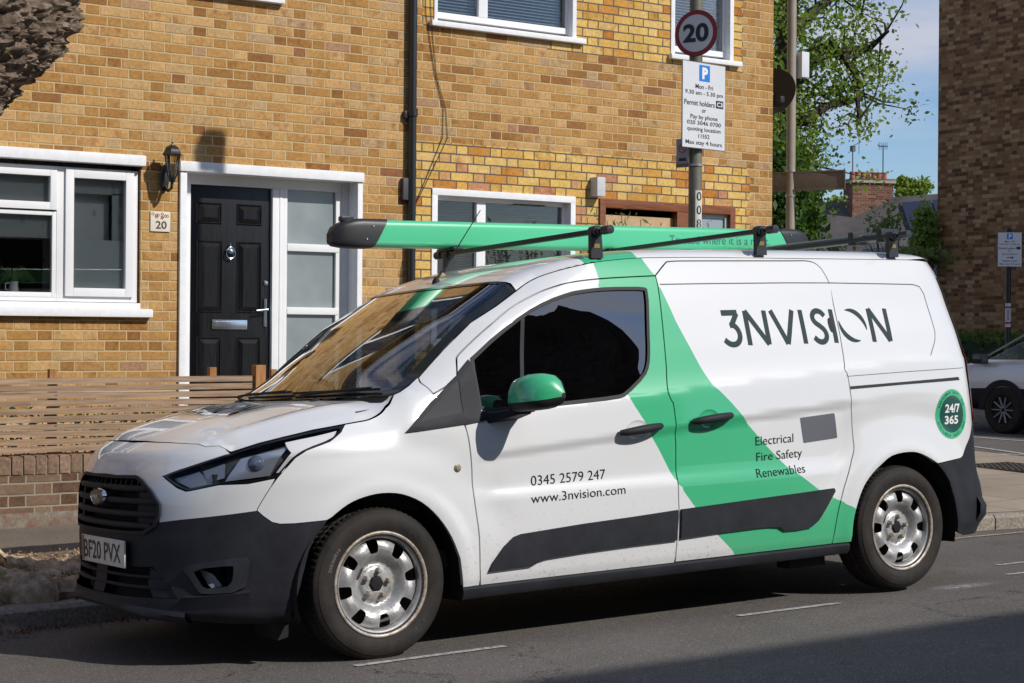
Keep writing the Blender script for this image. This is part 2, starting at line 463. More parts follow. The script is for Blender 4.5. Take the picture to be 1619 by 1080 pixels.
FE={
 'shut':[(-1.424,0.926),(-1.282,0.928),(-1.074,0.927),(-0.871,0.921),(-0.812,0.911),(-0.749,0.913),(-0.707,0.902),(-0.667,0.888)],
 'hline':[(-0.667,0.888),(-0.567,0.921),(-0.474,0.941),(-0.344,0.964),(-0.176,0.982),(-0.100,0.989),(-0.031,0.996),(0.042,1.016),(0.105,1.046),(0.132,1.070),(0.155,1.095)],
 'light':[(-0.963,0.799),(-0.877,0.827),(-0.835,0.838),(-0.737,0.867),(-0.663,0.888),(-0.567,0.921),(-0.474,0.941),(-0.344,0.964),(-0.176,0.982),(-0.192,0.952),(-0.236,0.917),(-0.334,0.886),(-0.378,0.858),(-0.405,0.822),(-0.436,0.781),(-0.555,0.763),(-0.676,0.762),(-0.802,0.740),(-0.817,0.738),(-0.868,0.754)],
 'grille':[(-1.287,0.793),(-1.198,0.795),(-1.122,0.796),(-1.079,0.781),(-1.001,0.739),(-0.939,0.683),(-0.940,0.636),(-0.965,0.592),(-0.979,0.582),(-1.028,0.559),(-1.114,0.556),(-1.204,0.554),(-1.313,0.554)],
 'bseam':[(-0.439,0.779),(-0.460,0.745),(-0.488,0.695),(-0.508,0.660),(-0.510,0.651)],
 'bdark':[(-0.946,0.610),(-0.837,0.622),(-0.729,0.631),(-0.615,0.641),(-0.510,0.651)],
 'bdark2':[(-0.510,0.651),(-0.487,0.629),(-0.451,0.601),(-0.419,0.592),(-0.360,0.591),(-0.234,0.597)],
 'farch':[(-0.405,0.147),(-0.366,0.217),(-0.348,0.282),(-0.338,0.370),(-0.308,0.477),(-0.280,0.537),(-0.247,0.576),(-0.213,0.607),(-0.142,0.655),(-0.069,0.680),(0.014,0.690),(0.106,0.679),(0.200,0.638),(0.279,0.570),(0.342,0.482),(0.382,0.388),(0.395,0.303),(0.402,0.260)],
 'bbot':[(-1.224,0.261),(-0.979,0.232),(-0.782,0.215),(-0.623,0.195),(-0.381,0.187)],
 'lower':[(-0.971,0.302),(-0.825,0.304),(-0.887,0.361),(-0.935,0.397),(-0.982,0.429),(-1.089,0.424)],
 'fogo':[(-0.827,0.435),(-0.692,0.453),(-0.566,0.468),(-0.539,0.459),(-0.544,0.410),(-0.553,0.331),(-0.715,0.321),(-0.745,0.340),(-0.779,0.385)],
 'fogi':[(-0.772,0.423),(-0.604,0.438),(-0.600,0.426),(-0.607,0.356),(-0.662,0.348),(-0.716,0.345),(-0.745,0.383)],
 'wsb':[(0.155,1.095),(0.187,1.107),(0.240,1.132),(0.296,1.164),(0.443,1.287),(0.587,1.399),(0.729,1.472),(0.863,1.543)],
 'pseam':[(0.289,1.142),(0.298,1.119),(0.306,1.091)],
 'trif':[(0.142,0.934),(0.282,1.055),(0.374,1.119),(0.447,1.171),(0.441,1.112),(0.437,1.004),(0.432,0.957)],
 'trii':[(0.212,0.975),(0.313,1.053),(0.440,1.147),(0.435,1.081),(0.433,1.009)],
 'trid':[(0.449,1.177),(0.510,1.230),(0.517,1.216),(0.520,1.010),(0.528,1.004),(0.770,1.025),(0.795,0.999),(0.654,0.985),(0.432,0.957),(0.437,1.004),(0.441,1.112)],
 'dseam':[(0.432,0.957),(0.446,0.895),(0.454,0.823),(0.460,0.755),(0.462,0.697),(0.475,0.570),(0.485,0.479),(0.487,0.346),(0.495,0.255)],
 'dseamup':[(0.432,0.957),(0.437,1.004),(0.441,1.112),(0.447,1.182),(0.465,1.235),(0.487,1.262),(0.614,1.356),(0.764,1.452),(0.876,1.504),(0.985,1.544),(1.106,1.573),(1.262,1.590),(1.422,1.599),(1.616,1.607)],
 'window':[(0.517,1.233),(0.547,1.254),(0.662,1.337),(0.824,1.433),(0.961,1.490),(1.094,1.526),(1.143,1.534),(1.266,1.547),(1.389,1.550),(1.531,1.550),(1.548,1.537),(1.510,1.353),(1.493,1.254),(1.473,1.182),(1.436,1.131),(1.311,1.050),(1.260,1.037),(0.986,1.022),(0.782,1.013),(0.518,1.005),(0.521,1.062)],
 'bar':[(0.807,1.423),(0.829,1.432),(0.753,1.023),(0.735,1.023)],
 'bs':[(1.616,1.607),(1.617,1.560),(1.602,1.425),(1.573,1.173),(1.549,1.052),(1.572,1.003),(1.577,0.937),(1.585,0.819),(1.582,0.702),(1.581,0.556),(1.582,0.490),(1.569,0.395),(1.564,0.264)],
 'stop':[(1.616,1.607),(1.696,1.667),(1.735,1.678),(1.893,1.682),(2.473,1.687),(2.636,1.687),(2.693,1.664),(2.716,1.627),(2.733,1.573)],
 'sback':[(2.733,1.573),(2.701,1.199),(2.683,1.133),(2.696,1.106),(2.704,1.035),(2.709,0.971),(2.716,0.911),(2.729,0.746),(2.703,0.677),(2.657,0.575),(2.635,0.527),(2.591,0.406),(2.564,0.274)],
 'groove':[(1.630,1.565),(1.931,1.569),(2.425,1.573),(2.733,1.573),(3.135,1.568),(3.333,1.565),(3.388,1.553),(3.409,1.515),(3.408,1.393),(3.401,1.310),(3.381,1.265),(3.314,1.185)],
 'rail':[(2.705,1.044),(3.093,1.055),(3.514,1.068),(3.522,1.051),(3.091,1.041),(2.707,1.029)],
 'rseam':[(2.699,1.095),(3.099,1.106),(3.581,1.115)],
 'mold1':[(0.528,0.321),(0.545,0.353),(0.606,0.420),(0.658,0.458),(0.695,0.468),(0.854,0.477),(1.034,0.487),(1.310,0.497),(1.569,0.509),(1.562,0.370),(1.309,0.367),(1.025,0.360),(0.835,0.351),(0.790,0.343),(0.747,0.325),(0.621,0.323)],
 'mold2':[(1.591,0.510),(2.075,0.527),(2.569,0.543),(2.575,0.528),(2.511,0.453),(2.452,0.391),(2.404,0.364),(2.320,0.359),(2.233,0.360),(2.193,0.381),(2.134,0.387),(2.067,0.388),(1.796,0.383),(1.584,0.375)],
 'rarch':[(2.693,0.276),(2.697,0.367),(2.728,0.460),(2.773,0.540),(2.834,0.599),(2.892,0.637),(2.975,0.680),(3.095,0.692),(3.188,0.677),(3.303,0.622),(3.350,0.574),(3.381,0.529),(3.414,0.423),(3.425,0.333),(3.447,0.264)],
 'redge':[(4.560,1.714),(4.560,1.614),(4.560,1.523),(4.560,1.362),(3.644,1.209),(3.606,1.106),(3.645,1.042),(4.560,0.908),(3.654,0.835),(3.643,0.798),(3.562,0.702),(3.519,0.648),(3.494,0.638),(3.303,0.622)],
 'handle1':[(1.244,0.881),(1.484,0.902)],
 'rec1':[(1.352,0.889)],
 'handle2':[(1.672,0.913),(1.910,0.933)],
 'flap':[(2.369,0.901),(2.602,0.915),(2.624,0.790),(2.389,0.776)],
 'logo':[(3.440,0.875),(3.331,0.875),(3.576,0.878),(3.413,1.006),(3.467,0.744)],
 'repeater':[(0.387,0.773)],
 'strL':[(1.193,1.732),(1.244,1.709),(1.262,1.679),(1.269,1.627),(1.265,1.543)],
 'strL2':[(1.313,1.052),(1.343,1.005),(1.393,0.933),(1.491,0.783),(1.572,0.644),(1.617,0.588),(1.674,0.520),(1.812,0.375),(1.936,0.268),(1.978,0.224)],
 'strR':[(1.547,1.732),(1.567,1.684),(1.613,1.601),(1.681,1.384),(1.779,1.159),(1.827,1.073),(1.858,1.052),(1.921,0.996),(2.040,0.876),(2.144,0.777),(2.272,0.667),(2.400,0.588),(2.479,0.540),(2.572,0.495),(2.638,0.463),(2.725,0.428)],
 'ph':[(0.762,0.673),(1.168,0.678),(0.765,0.715),(1.170,0.724)],
 'web':[(0.755,0.597),(1.270,0.605),(0.757,0.633),(1.274,0.644)],
 'el':[(2.068,0.781),(2.314,0.788),(2.069,0.822)],
 'fs':[(2.071,0.703),(2.367,0.711),(2.073,0.745)],
 're':[(2.060,0.628),(2.382,0.636),(2.071,0.670)],
 'l3a':[(1.964,1.424),(2.060,1.425),(1.997,1.359),(2.027,1.352),(2.053,1.330),(2.053,1.302),(2.034,1.278),(1.995,1.264),(1.966,1.273),(1.953,1.285)],
 'lN':[(2.104,1.262),(2.112,1.429),(2.224,1.264),(2.239,1.431)],
 'lV':[(2.281,1.432),(2.349,1.272),(2.424,1.432)],
 'lI':[(2.478,1.435),(2.464,1.264)],
 'lS':[(2.627,1.408),(2.613,1.429),(2.584,1.433),(2.549,1.419),(2.538,1.386),(2.559,1.360),(2.595,1.341),(2.616,1.318),(2.611,1.289),(2.584,1.270),(2.550,1.269),(2.523,1.281),(2.517,1.294)],
 'lI2':[(2.685,1.435),(2.668,1.265)],
 'lO':[(2.808,1.352),(2.719,1.349),(2.902,1.356),(2.819,1.439),(2.803,1.264)],
 'lN2':[(2.931,1.265),(2.950,1.436),(3.042,1.266),(3.072,1.437)],
 'plug':[(2.663,1.388),(2.657,1.323)],
 'plate':[(-1.424,0.535),(-1.153,0.532),(-1.151,0.420),(-1.424,0.417)],
 'ant':[(0.614,1.605)],
 'racks':[(1.288,1.703),(2.313,1.728),(3.237,1.720)],
}
# ================================================================== the van
FE['redge']=[(3.625,1.60),(3.64,1.52),(3.635,1.42),(3.63,1.3),(3.628,1.2),(3.632,1.1),(3.645,1.0),(3.655,.9),(3.657,.83),(3.643,.798),(3.600,.74),(3.562,.702),(3.519,.648),(3.494,.638)]
VAN=empty('parked_van',(0,0,0),label='white and green panel van with black bumpers parked at the kerb',cat='van')
_ex=np.array([math.cos(.022),0,math.sin(.022)]);_ey=np.array([0,math.cos(.045),-math.sin(.045)]);_ey-=_ex*(_ex@_ey);_ey/=np.linalg.norm(_ey);_ez=np.cross(_ex,_ey)
VM=Matrix([[_ex[i],_ey[i],_ez[i],0] for i in range(3)]+[[0,0,0,1]])
VAN.matrix_world=VM
def paint(name,c,metal=0.,coat=1.):
    b=NB(name);b.set(rough=.32,metal=metal,spec=.5,coat=coat,coatr=.03)
    n=b.noise(b.pos(True),1.8,5,.6);d=b.noise(b.pos(True),55,3,.6)
    z=b.xyz(b.pos(True))[2]
    dirt=b.math('MULTIPLY',b.math('SUBTRACT',.66,z,clamp=True),b.math('ADD',b.math('MULTIPLY',n,.45),b.math('MULTIPLY',b.math('GREATER_THAN',d,.62),.9)),clamp=True)
    c2=b.mix(dirt,c,(.30,.27,.23));b.col(c2)
    b.put(b.math('ADD',.02,b.math('MULTIPLY',n,.05)),b.b.inputs['Coat Roughness'])
    return b.m
WHITE=paint('white_paint',(.69,.695,.705));GREEN=paint('green_paint',(.045,.44,.205))
def plastic(name,c,rough=.55):
    b=NB(name);b.set(rough=rough,spec=.25);n=b.noise(b.pos(True),6,6,.65);m=b.noise(b.pos(True),420,2,.5)
    b.col(b.ramp(n,[(.3,tuple(x*.75 for x in c)),(.75,tuple(x*1.5 for x in c))]));b.bump(m,.25,.0006)
    b.put(b.math('MULTIPLY_ADD',n,.25,rough-.12),b.b.inputs['Roughness']);return b.m
BLACKP=plastic('black_trim_plastic',(.018,.019,.024),.62);DARKP=plastic('dark_plastic',(.012,.012,.013),.6);GLOSSB=simple('gloss_black',(.012,.013,.014),.12,spec=.6)
RUB=simple('rubber_seal',(.018,.018,.018),.7);INK=simple('slate_lettering',(.014,.034,.038),.55,spec=.2);VOID=simple('engine_bay_dark',(.006,.006,.006),.9)
CHROME=simple('chrome',(.75,.75,.76),.12,metal=1.);SILV=simple('painted_silver',(.42,.43,.44),.35,metal=.8)
FE['farch']=FE['farch'][:6]+spline(FE['farch'][6:-2],3)+FE['farch'][-2:]
FE['rarch']=spline(FE['rarch'],3);FE['hline']=FE['hline'][:5]+spline(FE['hline'][5:],3)
FE['sback']=spline(FE['sback'],3)
FE['bs']=spline(FE['bs'],2);FE['dseam']=spline(FE['dseam'],2);FE['dseamup']=FE['dseamup'][:4]+spline(FE['dseamup'][4:],3)
FE['stop']=spline(FE['stop'],3)
def stripe(C):
    """livery: green inside the slanting band (t,z)"""
    zs=C[:,1];L=np.array([(.26-.0,1.2)]) if False else None
    l=LIV_L;r=LIV_R
    xl=np.interp(zs,l[:,1],l[:,0]);xr=np.interp(zs,r[:,1],r[:,0])
    return ((C[:,0]>xl)&(C[:,0]<xr)).astype(int)
LIV_L=np.array(sorted([(1.10,1.78),(1.184,1.730),(1.247,1.710),(1.268,1.679),(1.276,1.628),(1.276,1.60),(1.271,1.544),(1.29,1.2),(1.316,1.052)]+FE['strL2'][1:],key=lambda p:p[1]))
LIV_R=np.array(sorted([(1.50,1.78)]+FE['strR'],key=lambda p:p[1]))
def livline(A): return [tuple(p) for p in A]
LIV=[livline(LIV_L),livline(LIV_R)]
def wfn(uv,off): return PW(uv[:,0],uv[:,1],off)
def clipline(L,lo,hi):
    return [p for p in L if lo<=p[1]<=hi]
def sec(L,poly):
    """pieces of polyline L lying inside poly (for constraint edges)"""
    D=dens(L,.012,False);m=pip(np.array(D),poly);out=[];cur=[]
    for p,k in zip(D,m):
        if k: cur.append(p)
        else:
            if len(cur)>1:out.append(cur)
            cur=[]
    if len(cur)>1: out.append(cur)
    # thin the pieces again
    return [c[1:-1:2] if len(c)>6 else c for c in out if len(c)>3]
def body_patch(mb,poly,holes=(),h=.028,skirt=.03,liv=True,**k):
    lines=[];
    if liv:
        ip=inset(poly,.006)
        for L in LIV:
            for s_ in sec(L,ip):
                if not any(pip(np.array(s_),q).any() for q in holes): lines.append(s_)
                else:
                    m=~np.any([pip(np.array(s_),inset(q,-.006)) for q in holes],axis=0);cur=[]
                    for p,kk in zip(s_,m):
                        if kk:cur.append(p)
                        else:
                            if len(cur)>1:lines.append(cur)
                            cur=[]
                    if len(cur)>1:lines.append(cur)
    patch(mb,poly,wfn,holes,lines,h,matfn=stripe if liv else None,skirt=skirt,bh=.02,**k)
G=.0033  # half panel gap
def rev(L): return list(reversed(L))
# --- edge curve between side wrap and roof
TX=np.linspace(.864,X1,60);ROOFEDGE=[(float(x),float(zedge(x))) for x in TX]
TR=np.linspace(X1,TMAX,40)[1:]
def _re(t):
    xr=plan(t)[2];x=X1+float(Lr(zedge(3.6)))*xr
    return (float(t),float(zedge(min(x,3.7))))
ROOFREAR=[_re(t) for t in TR]
wsb=FE['wsb'];
wstop=(wsb[-1][0],wsb[-1][1])
# --- outlines (t,z)
F1=FE
fender=F1['hline'][8:]  # not used alone
P_fender=FE['hline'][4:]+FE['wsb'][1:4]+FE['pseam']+[(.375,1.121)]+[(.441,1.165),(.440,1.112),(.438,1.004),(.430,.957)]+FE['dseam'][1:-1]+[(.492,.262),(.402,.262)]+rev([q_ for q_ in FE['farch'][7:-1] if not(q_[0]<-.215)])+rev(FE['bdark2'])+rev(FE['bseam'][:-1])[0:]+rev(FE['light'][8:15])[0:-1]
P_fender=[p for i,p in enumerate(P_fender) if i==0 or np.hypot(p[0]-P_fender[i-1][0],p[1]-P_fender[i-1][1])>.004]
DS=FE['dseamup']
P_door=DS[3:]+FE['bs'][1:-1]+[(1.564,.262),(.495,.262)]+rev(FE['dseam'][:-1])+[(.441,1.004),(.444,1.112)]
P_side=FE['stop']+[(2.741,1.573)]+FE['sback'][1:-1]+[(2.566,.265),(1.566,.265)]+rev(FE['bs'][1:-1])
def uniq(P):
    o=[]
    for p in P:
        if not o or np.hypot(p[0]-o[-1][0],p[1]-o[-1][1])>.004:o.append(tuple(p))
    if np.hypot(o[0][0]-o[-1][0],o[0][1]-o[-1][1])<.004:o.pop()
    return o
P_side=uniq(P_side);P_door=uniq(P_door);P_fender=uniq(P_fender)
P_frame=uniq(FE['wsb'][3:]+ROOFEDGE[1:]+[r for r in ROOFREAR if r[0]<3.60]+FE['redge']+[(3.303,.622)]+rev([r for r in FE['rarch'] if r[0]<3.30])[:-1]+[(2.690,.265),(2.569,.265)]+rev(FE['sback'])+rev(FE['stop'])+rev(DS[3:-1])+[(.441,1.165),(.375,1.121)]+rev(FE['pseam']))
WIN=FE['window'];WINs=smooth(WIN,True,1)
# --- roof patch
def rfn(uv,off):
    x,y=uv[:,0],uv[:,1];z=roofz(x,y);e=.004
    gx=(roofz(x+e,y)-roofz(x-e,y))/(2*e);gy=(roofz(x,y+e)-roofz(x,y-e))/(2*e)
    N=np.stack([-gx,-gy,np.ones_like(z)],-1);N/=np.linalg.norm(N,axis=1,keepdims=True)
    return np.stack([x,y,z],-1)+N*off,N
def roof_outline():
    A=PW(np.array([r[0] for r in ROOFEDGE]),np.array([r[1] for r in ROOFEDGE]))[0][:,:2]
    B=PW(np.array([r[0] for r in ROOFREAR]),np.array([r[1] for r in ROOFREAR]))[0][:,:2]
    near=[tuple(p) for p in np.concatenate([A,B])]
    # v slightly below 1 so the surface stays single valued
    far=[(x,2*HC-y) for x,y in reversed(near[:-1])]
    yn=near[0][1];front=[]
    ys=np.linspace(2*HC-yn,yn,25)[1:-1]
    for y in ys:
        v=abs(y-HC)/(HC-yn);front.append((.785+(near[0][0]-.785)*v**2.4,float(y)))
    return near+far+front,front
ROOFO,WSTOP=roof_outline()
# --- bonnet
_hb=[];
for t,z in dens(FE['shut'][0:1]+FE['shut'][1:]+FE['hline'][1:],.02,False):
    p=PW(np.array([t]),np.array([z]))[0][0];_hb.append(p)
_hb=np.array(_hb);_hb=_hb[_hb[:,1]<HC]
_hx=_hb[:,0];_o=np.argsort(_hx);_hx=_hx[_o];_hw=HC-_hb[_o,1];_hz=_hb[_o,2]
_hx=np.concatenate([[_hx[0]-.004],_hx]);_hw=np.concatenate([[.0],_hw]);_hw=np.maximum.accumulate(_hw);_hz=np.concatenate([[_hz[0]],_hz])
HXC=[-.76,-.716,-.69,-.65,-.6,-.5,-.35,-.2,-.05,.1,.25];HZC=[.905,.927,.943,.964,.985,1.016,1.044,1.064,1.078,1.088,1.095]
def hoodz(x,y):
    hw=np.interp(x,_hx,_hw)+1e-4;zb=np.interp(x,_hx,_hz);zc=np.maximum(pch(x,HXC,HZC),zb+.002)
    a=np.abs(y-HC);v=np.clip(a/hw,0,1);m=3.0+4.0*sst(x,-.5,.1)
    z=zb+(zc-zb)*(1-v**m)
    # pressed ridge along the side of the bonnet
    z=z+.010*np.exp(-((v-.80)/.055)**2)*sst(x,-.62,-.45)*(1-sst(x,-.1,.1))-.006*np.exp(-((v-.62)/.16)**2)*sst(x,-.6,-.4)
    return z
def hfn(uv,off):
    x,y=uv[:,0],uv[:,1];z=hoodz(x,y);e=.006
    gx=(hoodz(x+e,y)-hoodz(x-e,y))/(2*e);gy=(hoodz(x,y+e)-hoodz(x,y-e))/(2*e)
    gx=np.clip(gx,-3,3);gy=np.clip(gy,-3,3)
    N=np.stack([-gx,-gy,np.ones_like(z)],-1);N/=np.linalg.norm(N,axis=1,keepdims=True)
    return np.stack([x,y,z],-1)+N*off,N
_wc=PW(np.array([.155]),np.array([1.095]))[0][0]
def wsbase(n=25):
    ys=np.linspace(_wc[1],2*HC-_wc[1],n);o=[]
    for y in ys:
        v=abs(y-HC)/(HC-_wc[1]);o.append((-.015+(_wc[0]+.015)*v**2.6,float(y),1.083+(_wc[2]-1.083)*v**2))
    return o
WB=wsbase()
hn=[tuple(p[:2]) for p in _hb[::1]]
HOODO=uniq([tuple(p) for p in hn]+[(p[0]-.012,p[1]) for p in WB[1:-1]]+[(x,2*HC-y) for x,y in reversed(hn)])
# ---------- body
SIDES=({},dict(mir=HC,flip=True))
for kw in SIDES:
    mb=MB();body_patch(mb,inset(P_fender,G),skirt=.03,**kw);mb.build('front_wing',[WHITE,GREEN],VAN)
mb=MB()
body_patch(mb,inset(P_frame,G),mir=HC,skirt=.035,h=.03)
_rl=[]
_il=np.array(inset(ROOFO,.01))
def rliv(C):
    # band over the roof: continues the side band straight across
    return ((C[:,0]>1.215)&(C[:,0]<1.535)).astype(int)
for xx in(1.215,1.535): _rl.append([(xx,.20),(xx,2*HC-.20)])
patch(mb,ROOFO,rfn,(),[dens(l,.03,False) for l in _rl],.035,matfn=rliv,bh=.03)
P_head=uniq([(3.605,float(zedge(3.6)))]+[r for r in ROOFREAR if r[0]>=3.61]+[(TMAX,1.575),(4.0,1.59),(3.75,1.605),(3.632,1.606)])
patch(mb,P_head,wfn,(),(),.05,skirt=.02,mir=HC)
BODY=mb.build('body',[WHITE,GREEN],VAN)
# roof ribs pressed into the sheet: not seen from the ground, kept subtle
# ---------- doors
def glassfn(uv,off):
    # float glass: same place as the door skin, with the normals of one even curve
    P,_=PW(uv[:,0],uv[:,1],off);zc=np.clip(uv[:,1],1.18,1.45);tc=np.clip(uv[:,0],.95,9.)
    a=PW(tc+.05,zc)[0]-PW(tc-.05,zc)[0];b=PW(tc,zc+.07)[0]-PW(tc,zc-.07)[0];N=np.cross(a,b);N/=np.linalg.norm(N,axis=1,keepdims=True)
    return P,N
def door(side):
    m=MB();kw=dict(mir=HC,flip=True) if side else {}
    body_patch(m,inset(P_door,G),holes=[WINs],skirt=.03,h=.018,**kw)
    d=m.build('front_door',[WHITE,GREEN],VAN)
    # rubber frame of the window
    def ring(name,outer,inner,off,mat,sk):
        q=MB();patch(q,outer,wfn,[inner],(),.03,off=off,skirt=sk,bh=.02,**kw);return q.build(name,mat,d)
    ring('window_seal',inset(WINs,-.003),inset(WINs,.013),.0025,RUB,.008)
    g=MB();patch(g,inset(WINs,.006),glassfn,(),(),.05,off=-.006,bh=.03,**kw);g.build('side_window',GLASSD,d)
    b=MB();patch(b,FE['bar'],wfn,(),(),.03,off=-.001,skirt=.012,**kw);b.build('window_bar',BLACKP,d)
    t=MB();patch(t,inset(FE['trid'],-.002),wfn,(),(),.03,off=.006,skirt=.010,bh=.03,**kw);t.build('corner_trim',BLACKP,d)
    mo=MB();patch(mo,FE['mold1'],mfn,(),(),.03,skirt=.016,bh=.02,**kw);mo.build('rubbing_strip',BLACKP,d)
    handle(d,FE['handle1'],side,[WHITE,GREEN])
    return d
def mfn(uv,off):
    # side moulding: bulges out from the door skin
    return PW(uv[:,0],uv[:,1],off+.013)
def handle(parent,H,side,mats):
    (t0,z0),(t1,z1)=H;sy=-1
    def T(P):
        P=np.array(P,float)
        if side:P=P*[1,-1,1]+[0,2*HC,0]
        return [tuple(p) for p in P]
    q=MB();pts=[];rs=[];n=13
    for i in range(n):
        a=i/(n-1);t=t0+(t1-t0)*a;z=z0+(z1-z0)*a
        o=.010+.032*math.sin(math.pi*min(1,max(0,a)))**.6
        pts.append(PW(np.array([t]),np.array([z]),o)[0][0]);rs.append(.0205*(.6+.4*math.sin(math.pi*a)**.5))
    q.tube(T(pts),rs,0,10)
    o_=q.build('door_handle',BLACKP,parent)
    # dished recess behind the grip
    c=((t0+t1)/2-.01,(z0+z1)/2);r=MB();V=[];N=[];Fc=[];k=28
    rings=[(1,.0008),(.93,-.001),(.75,-.004),(.45,-.006),(0.02,-.007)]
    for s_,d_ in rings:
        for i in range(k):
            a=2*math.pi*i/k;uv=(c[0]+.062*s_*math.cos(a),c[1]+.043*s_*math.sin(a));p,nn=PW(np.array([uv[0]]),np.array([uv[1]]),.0012)
            V.append(p[0]);w=(s_**3)*.55;nv=nn[0]+np.array([-math.cos(a)*w,0,-math.sin(a)*w]);N.append(nv/np.linalg.norm(nv))
    for j in range(len(rings)-1):
        for i in range(k):
            a_=(j*k+i,(j+1)*k+i,(j+1)*k+(i+1)%k,j*k+(i+1)%k);Fc.append(a_[::-1] if not side else a_)
    V=np.array(V);N=np.array(N)
    if side: V=V*[1,-1,1]+[0,2*HC,0];N=N*[1,-1,1]
    cen=np.array([(c[0],c[1])])
    mi=[int(x) for x in stripe(np.array([[c[0]+.062*math.cos(2*math.pi*(i+.5)/k)*.6,c[1]+.043*math.sin(2*math.pi*(i+.5)/k)*.6] for j in range(len(rings)-1) for i in range(k)]))]
    r.add(V,Fc,mi,N);r.build('handle_recess',mats,o_)
GLASSD=glass('tinted_side_glass',(.17,.185,.19),1.6,3.9)
D1=door(0);D2=door(1)
def sdoor(side):
    m=MB();kw=dict(mir=HC,flip=True) if side else {}
    body_patch(m,inset(P_side,G),skirt=.03,h=.028,**kw)
    d=m.build('sliding_door',[WHITE,GREEN],VAN)
    mo=MB();patch(mo,FE['mold2'],mfn,(),(),.03,skirt=.016,bh=.02,**kw);mo.build('rubbing_strip',BLACKP,d)
    handle(d,FE['handle2'],side,[WHITE,GREEN])
    if not side:
        f=MB();patch(f,smooth(dens(FE['flap'],.02)),wfn,(),(),.03,off=.0012,bh=.03);f.build('grey_panel',simple('grey_film',(.115,.12,.14),.35,coat=.5),d)
        f=MB();patch(f,smooth([(2.650,1.392),(2.683,1.392),(2.683,1.318),(2.650,1.318)],True,2),wfn,(),(),.02,off=.002,skirt=.003);f.build('lock_recess',DARKP,d)
    return d
S1=sdoor(0);S2=sdoor(1)
# ---------- thin pressed grooves and seams (shallow channels: their shade painted as dark strips a hair proud)
def ribbon(mb,L,w,off=.0010,mir=None,h=.02,mi=0,flip=False,closed=False):
    L=dens(L,h,closed);V,Fc=stroke(L,w,closed)
    P,N=PW(V[:,0],V[:,1],off);
    for mm in [mir]:
        if mm: mb.add(P*[1,-1,1]+[0,2*HC,0],[f[::-1] for f in Fc],mi,N*[1,-1,1])
        else: mb.add(P,Fc,mi,N)
SEAM=simple('seam_shadow',(.05,.055,.06),.6)
for mm_ in(0,1):
    g=MB();ribbon(g,FE['groove'][:9],.0050,mir=mm_);ribbon(g,FE['groove'][8:],.0042,mir=mm_);g.build('groove_shade',SEAM,VAN)
    g=MB();ribbon(g,[(2.69,1.0995)]+FE['rseam'],.0028,mir=mm_);g.build('seam_shade',SEAM,VAN)
for kw in SIDES:
    g=MB();patch(g,FE['rail'],wfn,(),(),.04,off=.0016,**kw);g.build('door_rail',simple('rail_slot',(.02,.018,.015),.5),VAN)
# ---------- bonnet
m=MB();patch(m,inset(HOODO,.003),hfn,(),(),.03,skirt=.02,bh=.02)
HOOD=m.build('bonnet',WHITE,VAN)
for yy in(.52,2*HC-.52):
    m=MB();x=-.02;z=float(hoodz(np.array(x),np.array(yy)));m.prism([(x-.022,z+.001),(x+.018,z+.001),(x+.018,z+.016),(x+.006,z+.014)],yy-.013,yy+.013,'y')
    m.build('washer_jet',DARKP,HOOD)
# ---------- windscreen
def wsgrid(nu=41,nv=25,inn=0.):
    B=np.array([[p[0],p[1],p[2]] for p in WB]);ub=np.linspace(-1,1,len(B))
    T=np.array([[x,y,float(roofz(np.array(x),np.array(y)))] for x,y in [(ROOFO[0][0],ROOFO[0][1])]+list(reversed(WSTOP))+[(ROOFO[0][0],2*HC-ROOFO[0][1])]]);ut=np.linspace(-1,1,len(T))
    edge=PW(np.array([p[0] for p in wsb]),np.array([p[1] for p in wsb]))[0]
    el=np.concatenate([[0],np.cumsum(np.linalg.norm(np.diff(edge,axis=0),axis=1))]);el/=el[-1]
    P=np.zeros((nv,nu,3))
    for j in range(nv):
        w=j/(nv-1)
        e=np.array([np.interp(w,el,edge[:,k]) for k in range(3)])
        for i in range(nu):
            u=-1+2*i/(nu-1)
            b=np.array([np.interp(u,ub,B[:,k]) for k in range(3)]);t=np.array([np.interp(u,ut,T[:,k]) for k in range(3)])
            p=b*(1-w)+t*w
            # follow the measured curve of the pillar at both sides
            e0=np.array([np.interp(-1,ub,B[:,k]) for k in range(3)])*(1-w)+np.array([np.interp(-1,ut,T[:,k]) for k in range(3)])*w
            dlt=e-e0;wt=u*u
            p=p+np.array([dlt[0]*wt,-np.sign(u)*dlt[1]*wt,dlt[2]*wt])
            p=p+np.array([-.53,0,.85])*.022*4*w*(1-w)*(1-wt)
            P[j,i]=p
    return P
WG=wsgrid()
def gridmesh(mb,P,mi=0,off=0.,skip=None):
    nv,nu,_=P.shape;du=np.gradient(P,axis=1);dv=np.gradient(P,axis=0);N=np.cross(du,dv);N/=np.linalg.norm(N,axis=2,keepdims=True)
    if N[nv//2,nu//2,2]<0:N=-N
    Q=P+N*off;F_=[];
    for j in range(nv-1):
        for i in range(nu-1):
            if skip is None or not skip(i,j): F_.append((j*nu+i,j*nu+i+1,(j+1)*nu+i+1,(j+1)*nu+i))
    fn=np.cross(Q[0,1]-Q[0,0],Q[1,1]-Q[0,0])
    if (fn*N[0,0]).sum()<0:F_=[f[::-1] for f in F_]
    return mb.add(Q.reshape(-1,3),F_,mi,N.reshape(-1,3))
m=MB();gridmesh(m,WG,off=-.002)
WSG=glass('windscreen_glass',(.80,.84,.82),1.6,1.9)
WS=m.build('windscreen',WSG,VAN)
m=MB()
nv,nu=WG.shape[:2]
